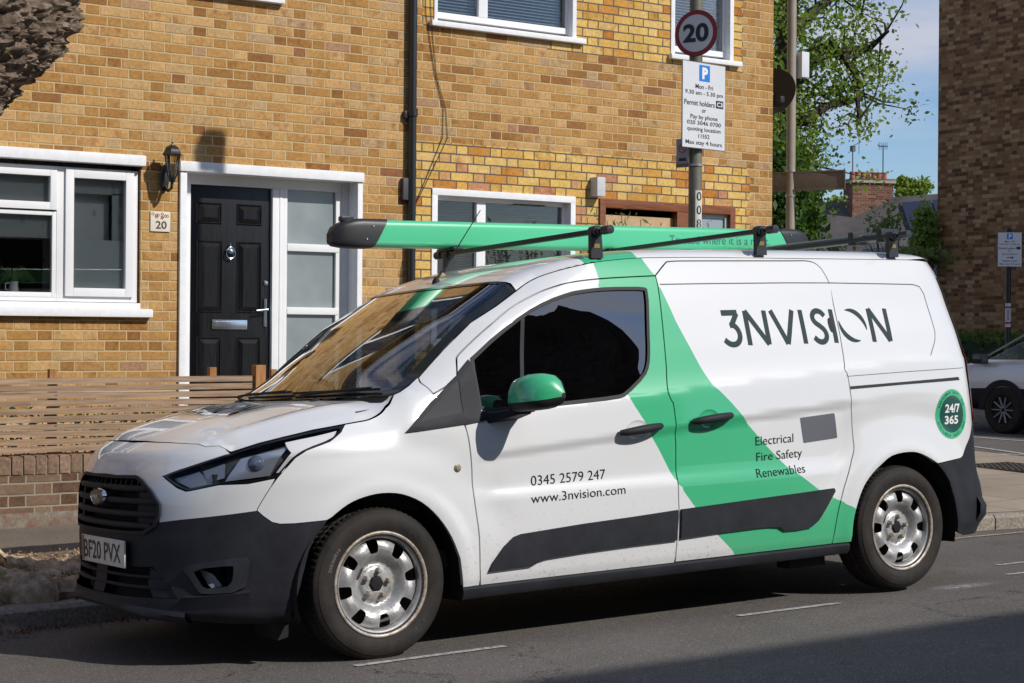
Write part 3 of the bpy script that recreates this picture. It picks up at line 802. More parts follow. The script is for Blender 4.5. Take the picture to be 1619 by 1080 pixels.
def resample(P,fu,fv):
    nv,nu,_=P.shape
    def samp(u,v):
        a=u*(nu-1);b=v*(nv-1);i=min(int(a),nu-2);j=min(int(b),nv-2);s=a-i;t=b-j
        return P[j,i]*(1-s)*(1-t)+P[j,i+1]*s*(1-t)+P[j+1,i]*(1-s)*t+P[j+1,i+1]*s*t
    return np.array([[samp(u,v) for u in fu] for v in fv])
def frit(mb,P,wu,wb,wt):
    a=np.linspace(0,1,31)
    gridmesh(mb,resample(P,a,np.linspace(0,wb,3)),off=.0008)
    gridmesh(mb,resample(P,a,np.linspace(1-wt,1,3)),off=.0008)
    gridmesh(mb,resample(P,np.linspace(0,wu,3),np.linspace(wb,1-wt,25)),off=.0008)
    gridmesh(mb,resample(P,np.linspace(1-wu,1,3),np.linspace(wb,1-wt,25)),off=.0008)
frit(m,WG,.030,.055,.025)
m.build('black_border',GLOSSB,WS)
# cowl below the screen + wipers
m=MB()
cw=[[(p[0]-.05,p[1],p[2]-.03) for p in WB],[(p[0]-.012,p[1],p[2]-.012) for p in WB],[(p[0]+.01,p[1],p[2]-.004) for p in WB]]
gridmesh(m,np.array(cw));m.build('cowl_panel',DARKP,VAN)
for k_,(a,bu,bv) in enumerate([(.33,.07,.035),(.80,.45,.035)]):
    q=MB();p0=resample(WG,[a],[.0])[0,0]+np.array([-.02,0,.012]);pts=[]
    for s_ in np.linspace(0,1,9):
        p=resample(WG,[a+(bu-a)*s_],[.0+bv*s_])[0,0];pts.append(p+np.array([-.012,0,.02]))
    q.tube([p0]+pts[1:],[.010]+[.006]*8,0,8)
    q.tube([resample(WG,[max(.02,bu-.02+.36*s_)],[bv+.01-.012*s_])[0,0]+np.array([-.008,0,.010]) for s_ in np.linspace(0,1,8)],.006,0,6)
    q.build('wiper',DARKP,VAN)
# ---------- front bumper: white nose panel + black lower part
zc_=.926
nose_top=[(TMIN,.926)]+[p for p in FE['shut'][1:]]
GR=uniq([(TMIN,.7935)]+FE['grille']);GR=[p if p[0]>TMIN else p for p in GR]+[(TMIN,.554)]
PLATE=None
P_nose=uniq([(TMIN,.926)]+FE['shut'][1:-1]+[(-.672,.884),(-.737,.864),(-.835,.835),(-.876,.824),(-.966,.796)]+[(-.873,.750),(-.821,.734),(-.800,.736),(-.676,.758),(-.555,.759),(-.447,.776)]+FE['bseam'][1:]+rev(FE['bdark'])+[(-.939,.683),(-1.001,.739),(-1.079,.781),(-1.122,.796),(-1.197,.7955),(-1.287,.793),(TMIN,.793)])
LOW=uniq([(TMIN,.424),(-1.089,.424),(-.982,.429),(-.935,.397),(-.887,.361),(-.825,.304),(-.971,.302),(TMIN,.30)])
LOW=[(a,b) for a,b in LOW]
P_bl=uniq([(TMIN,.5535),(-1.204,.554),(-1.114,.556),(-1.028,.559),(-.979,.582),(-.965,.592),(-.946,.610)]+FE['bdark'][1:]+FE['bdark2'][1:]+[(-.247,.576),(-.280,.537),(-.308,.477),(-.332,.380),(-.348,.282),(-.366,.217),(-.381,.187)]+rev(FE['bbot'][:-1])[0:]+[(TMIN,.262),(TMIN,.30)]+[(-.971,.302),(-.825,.304),(-.887,.361),(-.935,.397),(-.982,.429),(-1.089,.424),(TMIN,.424)])
m=MB();patch(m,P_nose,wfn,(),(),.028,mi=0,skirt=.02,mir=HC,bh=.02)
patch(m,P_bl,wfn,[smooth(FE['fogi'],True,1)],(),.028,mi=1,skirt=.02,mir=HC,bh=.02)
BUMP=m.build('front_bumper',[WHITE,BLACKP],VAN)
SURR=plastic('surround_plastic',(.026,.027,.033),.55)
# fog lamp surround, dark pocket
for kw in SIDES:
    m=MB();patch(m,smooth(FE['fogo'],True,1),wfn,[smooth(FE['fogi'],True,1)],(),.03,off=.012,skirt=.014,hskirt=.06,**kw);m.build('fog_lamp_surround',SURR,BUMP)
for kw in SIDES:
    m=MB();patch(m,inset(smooth(FE['fogi']),-.01),wfn,(),(),.04,off=-.06,**kw)
    patch(m,[(-.77,.425),(-.70,.40),(-.655,.352),(-.70,.347),(-.72,.36)],wfn,(),(),.04,off=-.030,mi=1,skirt=.02,**kw);m.build('fog_lamp_pocket',[VOID,simple('grey_fin',(.30,.31,.33),.4)],BUMP)
# bumper lip: sharp lower spoiler and crease
m=MB()
def strip3(mb,L,prof,mi=0,mir=True):
    """sweep a profile [(dz,off)] along a (t,z) line"""
    L=dens(L,.03,False);L=np.array(L);rows=[];
    for dz,off in prof: rows.append(PW(L[:,0],L[:,1]+dz,off)[0])
    P=np.array(rows);k=len(L)
    Fc=[(j*k+i,j*k+i+1,(j+1)*k+i+1,(j+1)*k+i) for j in range(len(prof)-1) for i in range(k-1)]
    P=P.reshape(-1,3)
    if mir!='far':mb.add(P,Fc,mi)
    if mir:mb.add(P*[1,-1,1]+[0,2*HC,0],[f[::-1] for f in Fc],mi)
strip3(m,[(TMIN,.262),(-1.224,.261),(-.979,.236),(-.782,.222)],[(.028,.001),(.012,.010),(0,.014),(-.012,.008),(-.02,-.02)])
strip3(m,[(-.80,.305),(-.70,.310),(-.60,.318),(-.53,.322)],[(.012,.0),(.004,.012),(-.012,.006),(-.05,.0)])
m.build('bumper_lip',BLACKP,BUMP)
# lower intake
m=MB();patch(m,[(TMIN,.43),(-.93,.43),(-.80,.30),(TMIN,.295)],wfn,(),(),.06,off=-.06,mir=HC,mi=0)
for zz in (.385,.345):
    strip3(m,[(TMIN,zz),(-.93+ (.385-zz)*1.2,zz)],[(.006,-.05),(.006,-.004),(-.006,-.004),(-.006,-.05)],1)
patch(m,[(-1.0,.425),(-.94,.40),(-.83,.306),(-.96,.306),(-1.01,.36)],wfn,(),(),.06,off=-.006,mi=1,mir=HC,skirt=.02)
# centre web (seen left of centre)
patch(m,[(TMIN,.425),(TMIN,.302),(-1.36,.302),(-1.36,.425)],wfn,(),(),.06,off=-.006,mi=1,mir=HC,skirt=.02)
m.build('lower_intake',[VOID,BLACKP],BUMP)
# grille
GRp=uniq([(TMIN,.793)]+[(-1.287,.793),(-1.197,.795),(-1.122,.796),(-1.079,.781),(-1.001,.739),(-.939,.683),(-.940,.636),(-.965,.592),(-.979,.582),(-1.028,.559),(-1.114,.556),(-1.204,.554)]+[(TMIN,.554)])
m=MB();patch(m,GRp,wfn,(),(),.06,off=-.055,mir=HC,mi=0)
inn=[(TMIN,.780),(-1.122,.783),(-1.085,.769),(-1.012,.730),(-.955,.680),(-.955,.638),(-.978,.600),(-1.035,.573),(-1.114,.569),(TMIN,.567)]
ring_=[p for p in GRp]+[]
# frame ring as a closed band (outer GRp, inner inn), open at the centre line
bandpoly=uniq([(TMIN,.796)]+GRp[1:-1]+[(TMIN,.551)]+rev(inn))
patch(m,bandpoly,wfn,(),(),.03,off=.010,skirt=.03,mir=HC,mi=1)
def gw(z):  # half-width of the grille at a height, as t
    a=np.array([p for p in inn[1:-1]]);up=a[a[:,1]>=.66];lo=a[a[:,1]<.66]
    a=a[np.argsort(a[:,1])];return float(np.interp(z,a[:,1],a[:,0]))
for zz in(.745,.693,.640,.592):
    strip3(m,[(TMIN,zz),(gw(zz)-.0,zz)],[(.014,-.05),(.013,.001),(.008,.008),(-.004,.008),(-.012,.001),(-.014,-.05)],1)
for zz,z2 in((.780,.757),):
    for t in np.arange(TMIN+.03,-1.13,.052): patch(m,[(t,z2),(t+.010,z2),(t+.010,zz),(t,zz)],wfn,(),(),.05,off=-.012,skirt=.03,mi=1,mir=HC)
for (za,zb) in((.733,.705),(.681,.652),(.628,.604)):
    patch(m,[(-1.10,zb),(gw((za+zb)/2),zb),(gw((za+zb)/2),za),(-1.10,za)],wfn,(),(),.05,off=-.012,skirt=.02,mi=1,mir=HC)
GRI=m.build('grille',[VOID,BLACKP],BUMP)
# oval badge
m=MB();cb=PW(np.array([TMIN]),np.array([.703]))[0][0];m.lathe([(0,-.022),(.036,-.021),(.043,-.015),(.045,0)],'x',(0,0,0),0,40)
m.lathe([(.0455,-.016),(.0475,-.019),(.050,-.012),(.050,0)],'x',(0,0,0),1,40)
for p in m.v: p[:,1]*=1.62;p[:,2]*=.76
o=m.build('badge',[simple('badge_face',(.16,.17,.19),.28,metal=.7),CHROME],BUMP,M=Matrix.Translation((cb[0]-.008,HC,.703)))
m=MB()  # script-like flourish on the badge
for L in([(-.034,-.006),(-.024,.014),(-.012,-.012),(-.004,.012),(.004,-.008),(.014,.010),(.026,-.004),(.036,.006)],):
    V,F_=stroke(smooth(L,False,2),.0055);m.add(np.c_[np.full(len(V),-.0345),V[:,0],V[:,1]],F_,0,smooth=False)
m.build('badge_script',CHROME,o,M=Matrix.Translation((cb[0]-.0005,HC,.703)))
# number plate
xp=-.872;PLc=(1.135+.606)/2
m=MB();m.box((xp,.612,.417),(xp+.008,1.132,.531),0,.003)
m.box((xp+.008,.70,.44),(xp+.03,1.04,.51),1)
PL=m.build('number_plate',[simple('plate_white',(.62,.61,.56),.35,var=.12,scale=25),DARKP],BUMP)
V,F_=textgeo('BF20 PVX',.012);V=fit(V,.640,1.085,.434,.513);m=MB();m.add(np.c_[np.full(len(V),xp-.0012),2*PLc-V[:,0]+0.0*V[:,1],V[:,1]],[f[::-1] for f in F_],0,smooth=False)
m.box((xp-.0008,1.098,.420),(xp-.0002,1.130,.528),1)
m.build('plate_characters',[simple('plate_black',(.012,.012,.012),.5),simple('plate_flag',(.25,.12,.12),.5)],PL)
# ---------- headlights
HL=uniq(FE['light'])
def hlight(side):
    kw=dict(mir=HC,flip=True) if side else {}
    m=MB()
    # bowl
    patch(m,inset(HL,.003),wfn,(),(),.03,off=-.045,mi=0,skirt=0,**kw)
    patch(m,inset(HL,.002),wfn,[inset(smooth(HL),.009)],(),.03,off=-.004,mi=1,skirt=.002,hskirt=.045,bh=.02,**kw)
    h=m.build('headlight',[simple('lamp_bowl',(.07,.075,.085),.35,metal=.3),GLOSSB],VAN)
    # reflector pieces: projector, turn bulb, upper light strip
    q=MB()
    patch(q,[(-.62,.868),(-.43,.915),(-.47,.79),(-.66,.775)],wfn,(),(),.02,off=-.022,skirt=.02,mi=0,**kw)
    patch(q,[(-.93,.79),(-.80,.822),(-.70,.772),(-.82,.752)],wfn,(),(),.02,off=-.03,skirt=.012,mi=1,**kw)
    patch(q,[(-.78,.822),(-.69,.850),(-.67,.79),(-.73,.775)],wfn,(),(),.02,off=-.026,skirt=.012,mi=1,**kw)
    patch(q,[(-.455,.925),(-.215,.962),(-.235,.925),(-.335,.893),(-.40,.845),(-.415,.80),(-.445,.80),(-.40,.88)],wfn,(),(),.02,off=-.010,skirt=.01,mi=2,**kw)
    q.build('reflector',[simple('lamp_chrome',(.42,.45,.50),.22,metal=.6),simple('lamp_chrome_dark',(.26,.28,.31),.3,metal=.5),simple('light_strip',(.62,.62,.64),.35)],h)
    q=MB();c0=PW(np.array([-.545]),np.array([.842]),-.03)[0][0]
    if side:c0=c0*[1,-1,1]+[0,2*HC,0]
    q.lathe([(0,-.028),(.022,-.022),(.034,-.008),(.038,.01)],'y',(0,0,0),0,24)
    q.build('lens',simple('lens_glass',(.10,.13,.18),.03,spec=1.),h,M=Matrix.Translation(Vector(c0))@Matrix.Rotation((-1 if not side else 1)*.55+(math.pi if side else 0),4,'Z'))
    q=MB();patch(q,inset(smooth(HL),.001),wfn,(),(),.04,off=.001,mi=0,skirt=.004,**kw);q.build('lamp_cover',glass('clear_cover',(.985,.985,.99),1.4,.35),h)
hlight(0);hlight(1)
# ---------- side repeater
p_,n_=PW(np.array([.387]),np.array([.773]));p_=p_[0]
for sgn in(0,1):
    m=MB()
    yy=p_[1] if not sgn else 2*HC-p_[1]
    s_=-1 if not sgn else 1
    m.lathe([(.016,0),(.016,.003),(.013,.005)],'y',(0,0,0),1,20) if False else None
    m.lathe([(.017,0),(.017,s_*.003),(.012,s_*.005)],'y',(p_[0],yy,p_[2]),1,20);m.lathe([(.0125,s_*.004),(.010,s_*.009),(0,s_*.011)],'y',(p_[0],yy,p_[2]),0,20)
    m.build('side_repeater',[simple('repeater_amber',(.30,.24,.14),.2,coat=1),simple('repeater_ring',(.18,.16,.13),.4)],VAN)
# ---------- triangular trim on the wing
GREYP=plastic('grey_trim_plastic',(.038,.038,.042),.65)
for kw in SIDES:
    m=MB();patch(m,FE['trif'],wfn,[FE['trii']],(),.03,off=.006,skirt=.008,hskirt=.003,bh=.03,**kw);patch(m,FE['trii'],wfn,(),(),.03,off=.003,mi=1,bh=.03,**kw);m.build('wing_trim',[BLACKP,GREYP],VAN)
# ---------- sill strips
def sillf(m,a,b,mr):
    L=[(a,.262),(b,.262)]
    strip3(m,L,[(.001,-.012),(.0,.002),(-.006,.010),(-.030,.012),(-.050,.004),(-.060,-.03)],mir=mr)
def sillend(m,a,mr):
    P=[PW(np.array([a]),np.array([.262+dz]),o)[0][0] for dz,o in[(.0,.002),(-.006,.010),(-.030,.012),(-.050,.004),(-.060,-.03),(0,-.03)]]
    if mr!='far':m.add(P,[tuple(range(6))],0,smooth=False)
    if mr=='far':m.add(np.array(P)*[1,-1,1]+[0,2*HC,0],[tuple(range(5,-1,-1))],0,smooth=False)
for mr in(False,'far'):
    m=MB();sillf(m,.402,2.672,mr)
    for a in(.402,2.672):sillend(m,a,mr)
    m.build('sill_trim',BLACKP,VAN)
# ---------- rear: bumper, corner trim, doors, lamps
rb=[(3.425,.333),(3.414,.423),(3.381,.529),(3.350,.574),(3.303,.622)]
P_rb=uniq([(3.303,.622),(3.494,.638),(3.519,.648),(3.562,.702),(3.600,.74),(3.643,.798),(3.657,.83),(3.70,.83),(3.72,.70),(TMAX,.70),(TMAX,.235),(3.62,.225),(3.52,.228),(3.462,.248),(3.449,.262),(3.436,.333),(3.418,.423),(3.385,.529),(3.350,.578)])
m=MB();patch(m,inset(P_rb,.001),wfn,(),(),.035,skirt=.02,mir=HC,bh=.025)
strip3(m,[(3.60,.36),(3.72,.34),(3.9,.335),(TMAX,.335)],[(.07,.0),(.03,.022),(-.02,.020),(-.06,.002)])
m.build('rear_bumper',BLACKP,VAN)
P_rd=uniq([(3.66,1.60),(3.668,1.3),(3.67,1.1),(3.69,.83),(3.72,.70),(TMAX,.70),(TMAX,1.57),(4.0,1.585),(3.75,1.60)])
RWIN=[(3.70,1.52),(3.71,1.06),(3.80,1.03),(TMAX-.04,1.03),(TMAX-.04,1.53)]
m=MB();patch(m,P_rd,wfn,[RWIN],(),.05,skirt=.02,mir=HC);m.build('rear_door',WHITE,VAN)
for kw in SIDES:
    m=MB();patch(m,inset(RWIN,-.004),wfn,(),(),.06,off=-.004,**kw);m.build('rear_window',GLASSD,VAN)
RED=simple('lamp_red',(.50,.012,.015),.12,coat=1.);DRED=simple('lamp_red_dark',(.10,.008,.010),.12,coat=1.)
def tl(side):
    kw=dict(mir=HC,flip=True) if side else {}
    m=MB()
    P=uniq([(3.636,1.20),(3.632,1.1),(3.645,1.0),(3.655,.9),(3.657,.83),(3.70,.83),(3.695,1.0),(3.675,1.24)])
    patch(m,P,wfn,(),[[(3.64,.985),(3.70,.985)]],.03,matfn=lambda C:(C[:,1]>.985).astype(int),skirt=.015,off=.006,**kw);m.build('tail_light',[RED,DRED],VAN)
tl(0);tl(1)
for kw in SIDES:
    m=MB();patch(m,uniq([(3.628,1.60),(3.64,1.52),(3.636,1.42),(3.632,1.3),(3.636,1.205),(3.675,1.245),(3.675,1.3),(3.672,1.60)]),wfn,(),(),.03,skirt=.01,off=.004,**kw);m.build('rear_pillar_trim',BLACKP,VAN)
m=MB();m.box((3.735,.30,1.215),(3.765,.325,1.30),0,.004);m.box((3.742,.24,1.235),(3.752,.32,1.285),0,.003)
m.build('door_hinge',simple('hinge_white',(.7,.7,.7),.4),VAN)
# ---------- wheels
def arc(c,r,a0,a1,n): return [(c[0]+r*math.cos(a0+(a1-a0)*i/n),c[1]+r*math.sin(a0+(a1-a0)*i/n)) for i in range(n+1)]
TYRE=NB('tyre_rubber');_n=TYRE.noise(TYRE.pos(True),9,6,.7);TYRE.col(TYRE.ramp(_n,[(.3,(.012,.010,.009)),(.75,(.036,.030,.026))]));TYRE.set(rough=.75,spec=.3);TYRE.bump(TYRE.noise(TYRE.pos(True),160,2,.5),.2,.001);TYRE=TYRE.m
TYRET=simple('tyre_lettering',(.015,.014,.013),.7);TYREL=simple('tyre_lettering_pale',(.16,.13,.12),.8)
_s=NB('steel_rim');_n=_s.noise(_s.pos(True),14,6,.7);_g=_s.noise(_s.pos(True),70,4,.7)
_s.col(_s.ramp(_n,[(.25,(.26,.25,.24)),(.6,(.47,.47,.47))]));_s.set(metal=.55);_s.put(_s.math('MULTIPLY_ADD',_g,.3,.30),_s.b.inputs['Roughness']);STEEL=_s.m
_s=NB('rusty_flange');_n=_s.noise(_s.pos(True),22,6,.75);_s.col(_s.ramp(_n,[(.42,(.44,.42,.39)),(.56,(.32,.25,.18)),(.68,(.14,.08,.045))]));_s.set(metal=.35,rough=.5);RUST=_s.m
BRK=simple('brake_dark',(.05,.035,.028),.7,metal=.3,var=.5,scale=20)
def wheel(px,pz,side,rot,txt):
    W=empty('wheel',(0,0,0));W.parent=VAN;W.location=(px,.028 if side==0 else 2*HC-.028,pz)
    W.rotation_euler=(0,0,0 if side==0 else math.pi)
    # tyre: local y+ = inwards
    R=.318
    prof=[(.200,.012),(.206,.006),(.216,.004),(.222,.006),(.232,.001),(.250,-.004),(.268,-.005),(.282,-.002),(.292,.003),(.2925,.0055),(.301,.011),(.308,.019)]
    t=MB();t.lathe(prof,'y',seg=96,mi=0)
    # tread with blocks and grooves
    ring=[(.308,.019),(.3135,.030),(.3165,.044),(.3172,.058),(.309,.060),(.309,.068),(.3180,.070),(.3182,.098),(.309,.100),(.309,.108),(.3182,.110),(.3180,.136),(.309,.138),(.309,.146),(.3172,.148),(.3165,.162),(.3135,.176),(.308,.187)]
    n=216;k=len(ring);V=[];F_=[]
    for j,(r,y) in enumerate(ring):
        for i in range(n):
            sh=(i+(2 if .068<y<.138 else 0))%3
            rr=r-(.0055 if (sh==0 and r>.3105 and (y<.06 or y>.146)) else (.003 if (sh==0 and r>.3105) else 0))
            a=2*math.pi*(i+.35*math.sin(y*60))/n;V.append((rr*math.cos(a),y,rr*math.sin(a)))
    for j in range(k-1):
        for i in range(n): F_.append((j*n+i,j*n+(i+1)%n,(j+1)*n+(i+1)%n,(j+1)*n+i))
    t.add(V,F_,0,smooth=False)
    t.lathe([(.308,.187),(.296,.200),(.26,.207),(.215,.204),(.20,.195)],'y',seg=64)
    T_=t.build('tyre',TYRE,W)
    if txt:
        for s_,a0,r0,hh,al,mi in txt:
            q=MB()
            V2,F2=textgeo(s_,.008);lo,hi=V2.min(0),V2.max(0);sc=hh/(hi[1]-lo[1]);V2=(V2-[(lo[0]+hi[0])/2,lo[1]])*sc
            # letters run clockwise as seen from outside (from -y, x right, z up)
            an=math.radians(a0)-V2[:,0]*al/(r0);rr=r0+V2[:,1]
            yo=np.interp(rr,[.222,.232,.250,.268,.282,.292],[.006,.001,-.004,-.005,-.002,.003])-.0012
            q.add(np.c_[rr*np.cos(an),yo,rr*np.sin(an)],F2,mi,smooth=False)
            q.build('sidewall_text',[TYRET,TYREL],T_)
    rim=MB()
    rim.lathe([(.200,.014),(.205,.007),(.213,.001),(.2195,.003),(.2205,.008),(.216,.012)],'y',seg=72,mi=1)
    rim.lathe([(.2165,.004),(.2085,.004),(.206,.012),(.196,.018),(.190,.022),(.190,.06),(.183,.08),(.183,.19)],'y',seg=72,mi=0)
    # pressed disc with eight ventilation holes
    def yd(r,th):
        b=np.interp(r,[0,.030,.036,.050,.066,.078,.090,.108,.122,.140,.160,.176,.186,.191],[.052,.052,.050,.050,.052,.062,.062,.040,.028,.022,.024,.032,.045,.058])
        sp=np.cos(8*(th-rot-math.pi/8))   # +1 on the spokes
        return b-(.006*sp)*np.exp(-((r-.155)/.028)**2)
    def dfn(uv,off):
        def P(uv):
            r=np.hypot(uv[:,0],uv[:,1]);th=np.arctan2(uv[:,1],uv[:,0]);return np.stack([uv[:,0],yd(r,th),uv[:,1]],-1)
        p=P(uv);e=.0015;a=P(uv+[e,0])-P(uv-[e,0]);b=P(uv+[0,e])-P(uv-[0,e]);N=np.cross(a,b);N/=np.linalg.norm(N,axis=1,keepdims=True);N*=np.where(N[:,1:2]>0,-1,1)
        return p+N*off,N
    holes=[]
    for i in range(8):
        c=rot+i*math.pi/4;P=[]
        for rr,dw in[(.128,.30),(.130,.66),(.150,.88),(.170,1.0),(.181,.95),(.183,.5),(.183,-.5),(.181,-.95),(.170,-1.0),(.150,-.88),(.130,-.66),(.128,-.30)]:
            w_=.0262*dw;P.append((rr*math.cos(c)-w_*math.sin(c),rr*math.sin(c)+w_*math.cos(c)))
        holes.append(smooth(P,True,2))
    patch(rim,arc((0,0),.190,0,2*math.pi*(71/72),71),dfn,holes+[arc((0,0),.031,0,2*math.pi*23/24,23)],(),.009,skirt=0,hskirt=.006,bh=.009,mi=0)
    Rm=rim.build('rim',[STEEL,RUST],W)
    h=MB();h.lathe([(.033,.056),(.033,.046),(.028,.042),(0,.041)],'y',seg=6,mi=0,smooth=False);h.build('hub_cap',DARKP,Rm)
    for i in range(5):
        a=math.radians(80)+i*2*math.pi/5;q=MB();c=(.054*math.cos(a),0,.054*math.sin(a))
        q.lathe([(.0145,.055),(.0145,.049),(.0115,.046),(.0115,.030),(.009,.026),(0,.025)],'y',c,0,6,smooth=False)
        q.build('wheel_nut',RUST,Rm)
    b=MB();b.lathe([(.0,.085),(.155,.085),(.158,.105),(.10,.11)],'y',seg=48);b.box((-.13,.06,.02),(-.05,.13,.14),0,.01);b.build('brake',BRK,W)
    return W
TX1=[('205/60R16',158,.252,.016,1.0,1),('ROADKING',62,.240,.024,1.15,0),('RXMOTION',-50,.242,.022,1.1,0)]
wheel(.014,.3146,0,math.radians(8),[('205/60R16',152,.245,.015,1.15,1),('ROAD',55,.240,.022,1.3,0),('RXMOTION',-62,.240,.020,1.25,0)])
wheel(3.068,.2865+.022,0,math.radians(-3),[('205/60R16',250,.245,.014,1.1,0),('ROAD',110,.240,.018,1.3,0)])
wheel(.014,.3146,1,0,None);wheel(3.068,.3085,1,0,None)
# ---------- wheel housings, underside, interior
m=MB()
for cx_ in(.02,3.07):
    for sgn in(0,1):
        y0_,y1_=(.035,.42) if not sgn else (2*HC-.035,2*HC-.42)
        pr=[(.392,y0_),(.398,y1_),(0.0,y1_)]
        m.lathe(pr,'y',(cx_,0,.30),0,40,a0=-.25,a1=math.pi+.25)
m.box((.42,.10,.20),(2.66,2*HC-.10,.34),0);m.box((-.70,.30,.22),(-.38,2*HC-.30,.40),0);m.box((-.40,.45,.24),(.45,2*HC-.45,.5),0);m.box((2.6,.45,.26),(3.75,2*HC-.45,.42),0)  # plain dark slabs in place of the underbody, added to block light
m.box((-.62,.25,.36),(.02,2*HC-.25,.80),0)
m.box((2.38,.14,.150),(2.62,.24,.215),0,.01)
m.build('underbody',[VOID,DARKP],VAN)
m=MB();m.prism([(-.43,.23),(-.36,.23),(-.365,.13),(-.41,.12)],.14,.36,'y');m.build('mud_flap',DARKP,VAN)
CAB=simple('cab_trim',(.06,.062,.068),.8,var=.3,scale=12)
m=MB()
m.prism([(-.02,1.03),(.20,1.055),(.34,1.03),(.44,.92),(.42,.60),(.0,.60)],.14,2*HC-.14,'y')
m.box((.05,.16,.34),(1.6,2*HC-.16,.42),0)
m.build('dashboard',CAB,VAN)
m=MB();m.prism([(.10,.34),(.10,1.05),(.25,1.50),(.33,1.58),(2*HC-.33,1.58),(2*HC-.25,1.50),(2*HC-.10,1.05),(2*HC-.10,.34)],1.60,1.62,'x');m.build('bulkhead',simple('bulkhead_grey',(.09,.09,.095),.7),VAN)
m=MB();m.box((1.02,.36,1.575),(1.60,2*HC-.36,1.585),0);m.build('headlining',simple('headlining_grey',(.25,.25,.25),.9),VAN)
for y0_ in(.24,1.10):
    q=MB();q.box((.72,y0_,.56),(1.22,y0_+.48,.72),0,.05);q.prism([(1.12,.68),(1.27,.66),(1.42,1.28),(1.32,1.30)],y0_,y0_+.48,'y');q.box((1.33,y0_+.12,1.29),(1.43,y0_+.36,1.47),0,.04)
    q.build('seat',simple('seat_cloth',(.022,.024,.03),.95,var=.3,scale=80),VAN,bevel=.02)
q=MB();c_=Vector((.46,1.33,1.03));d_=Vector((math.cos(.5),0,math.sin(.5)));a_=Vector((0,1,0));b_=Vector((-math.sin(.5),0,math.cos(.5)))
q.tube([c_+(a_*math.cos(t)+b_*math.sin(t))*.185 for t in np.linspace(0,2*math.pi,33)[:-1]],.014,0,8,closed=True)
for t in(0,math.pi,-math.pi/2): q.tube([c_,c_+(a_*math.cos(t)+b_*math.sin(t))*.18],.014,0,6)
q.tube([c_,c_-d_*.2],.03,0,10);q.build('steering_wheel',DARKP,VAN)
q=MB();q.box((.66,.80,1.44),(.69,1.04,1.50),0,.012);q.tube([(.69,.92,1.47),(.74,.92,1.53)],.008,0,6);q.build('rear_view_mirror',DARKP,VAN)
CL=empty('folded_cloth',(0,0,0),label='pale mint folded cloth hanging behind the van windscreen',cat='cloth');CL.matrix_world=VM
q=MB();rw=[]
for i in range(13):
    u=i/12;yy=.72-.24*u;xx=.81+.02*u
    rw.append([(xx+.006*math.sin(k*1.3+i*.5),yy,1.445-.012*math.sin(u*5)-.075*(k/4)-.010*math.sin(i*.9+k)) for k in range(5)])
n_=5;V=[p for r in rw for p in r];q.add(V,[(i*n_+k,(i+1)*n_+k,(i+1)*n_+k+1,i*n_+k+1) for i in range(12) for k in range(4)],0);o=q.build('cloth',simple('mint_cloth',(.62,.80,.70),.9),CL);md=o.modifiers.new('t','SOLIDIFY');md.thickness=.008
# ---------- door mirrors
def mirror(side,door_):
    def T(p): return (p[0],p[1],p[2]) if not side else (p[0],2*HC-p[1],p[2])
    M_=simple('mirror_glass',(.6,.6,.6),.02,metal=1.)
    # shell lofted from the door outwards; every ring keeps the same corner indices
    ys=[-.045,-.060,-.10,-.16,-.22,-.265,-.295,-.310];
    wid=[.040,.062,.078,.084,.082,.070,.048,.012];up_=[.040,.066,.088,.098,.098,.088,.062,.012];dn_=[.040,.052,.056,.056,.054,.048,.036,.010]
    rows=[];mats=[]
    # angles: 0 = rear face, going up over the front to the bottom
    ang=[(1.0,0.0,1),(1.0,.45,1),(1.0,.82,1),(.88,.97,1),(.70,1.0,0),(.35,1.03,0),(0.,1.02,0),(-.40,.94,0),(-.72,.72,0),(-.93,.38,0),(-1.0,.0,0),(-.99,-.32,0),(-.99,-.34,1),(-.92,-.62,1),(-.70,-.90,1),(-.30,-1.0,1),(.2,-1.0,1),(.7,-.98,1),(.97,-.85,1),(1.0,-.4,1)]
    n=len(ang)
    for y,wd,ug,dg in zip(ys,wid,up_,dn_):
        row=[]
        xr=.712+(y+.045)*-.10
        for cx2,cz2,_ in ang:
            x=xr-wd*(1-cx2)*.85;z=1.060+(cz2*ug if cz2>0 else cz2*dg)+(y+.16)*-.04
            row.append(T((x,y,z)))
        rows.append(row)
    V=[p for r in rows for p in r];F_=[];mi=[]
    for j in range(len(rows)-1):
        for i in range(n):
            a=(j*n+i,j*n+(i+1)%n,(j+1)*n+(i+1)%n,(j+1)*n+i);F_.append(a if side else a[::-1]);mi.append(1 if (ang[i][2]==1 or ang[(i+1)%n][2]==1) else 0)
    mb=MB();mb.add(V,F_,mi);mb.add(rows[-1],[tuple(range(n)) if not side else tuple(range(n-1,-1,-1))],1);mb.add(rows[0],[tuple(range(n))],1)
    o=mb.build('wing_mirror',[GREEN,BLACKP],door_)
    a=MB();V0=[T(p) for p in[(.53,.03,1.000),(.71,.03,1.010),(.71,.03,.962),(.53,.03,.948)]];V1=[T(p) for p in[(.64,-.11,1.02),(.70,-.11,1.02),(.70,-.11,.990),(.64,-.11,.994)]]
    a.add(V0+V1,[(0,1,5,4),(1,2,6,5),(2,3,7,6),(3,0,4,7),(4,5,6,7),(3,2,1,0)],0,smooth=False);a.build('mirror_arm',BLACKP,o,bevel=.008)
    g_=MB();P=[T((.7145+(y+.045)*-.10,y,z)) for y,z in[(-.07,1.02),(-.27,1.03),(-.29,1.06),(-.27,1.13),(-.07,1.13)]];g_.add(P,[tuple(range(5))],0,smooth=False);g_.build('mirror_glass',M_,o)
mirror(0,D1);mirror(1,D2)
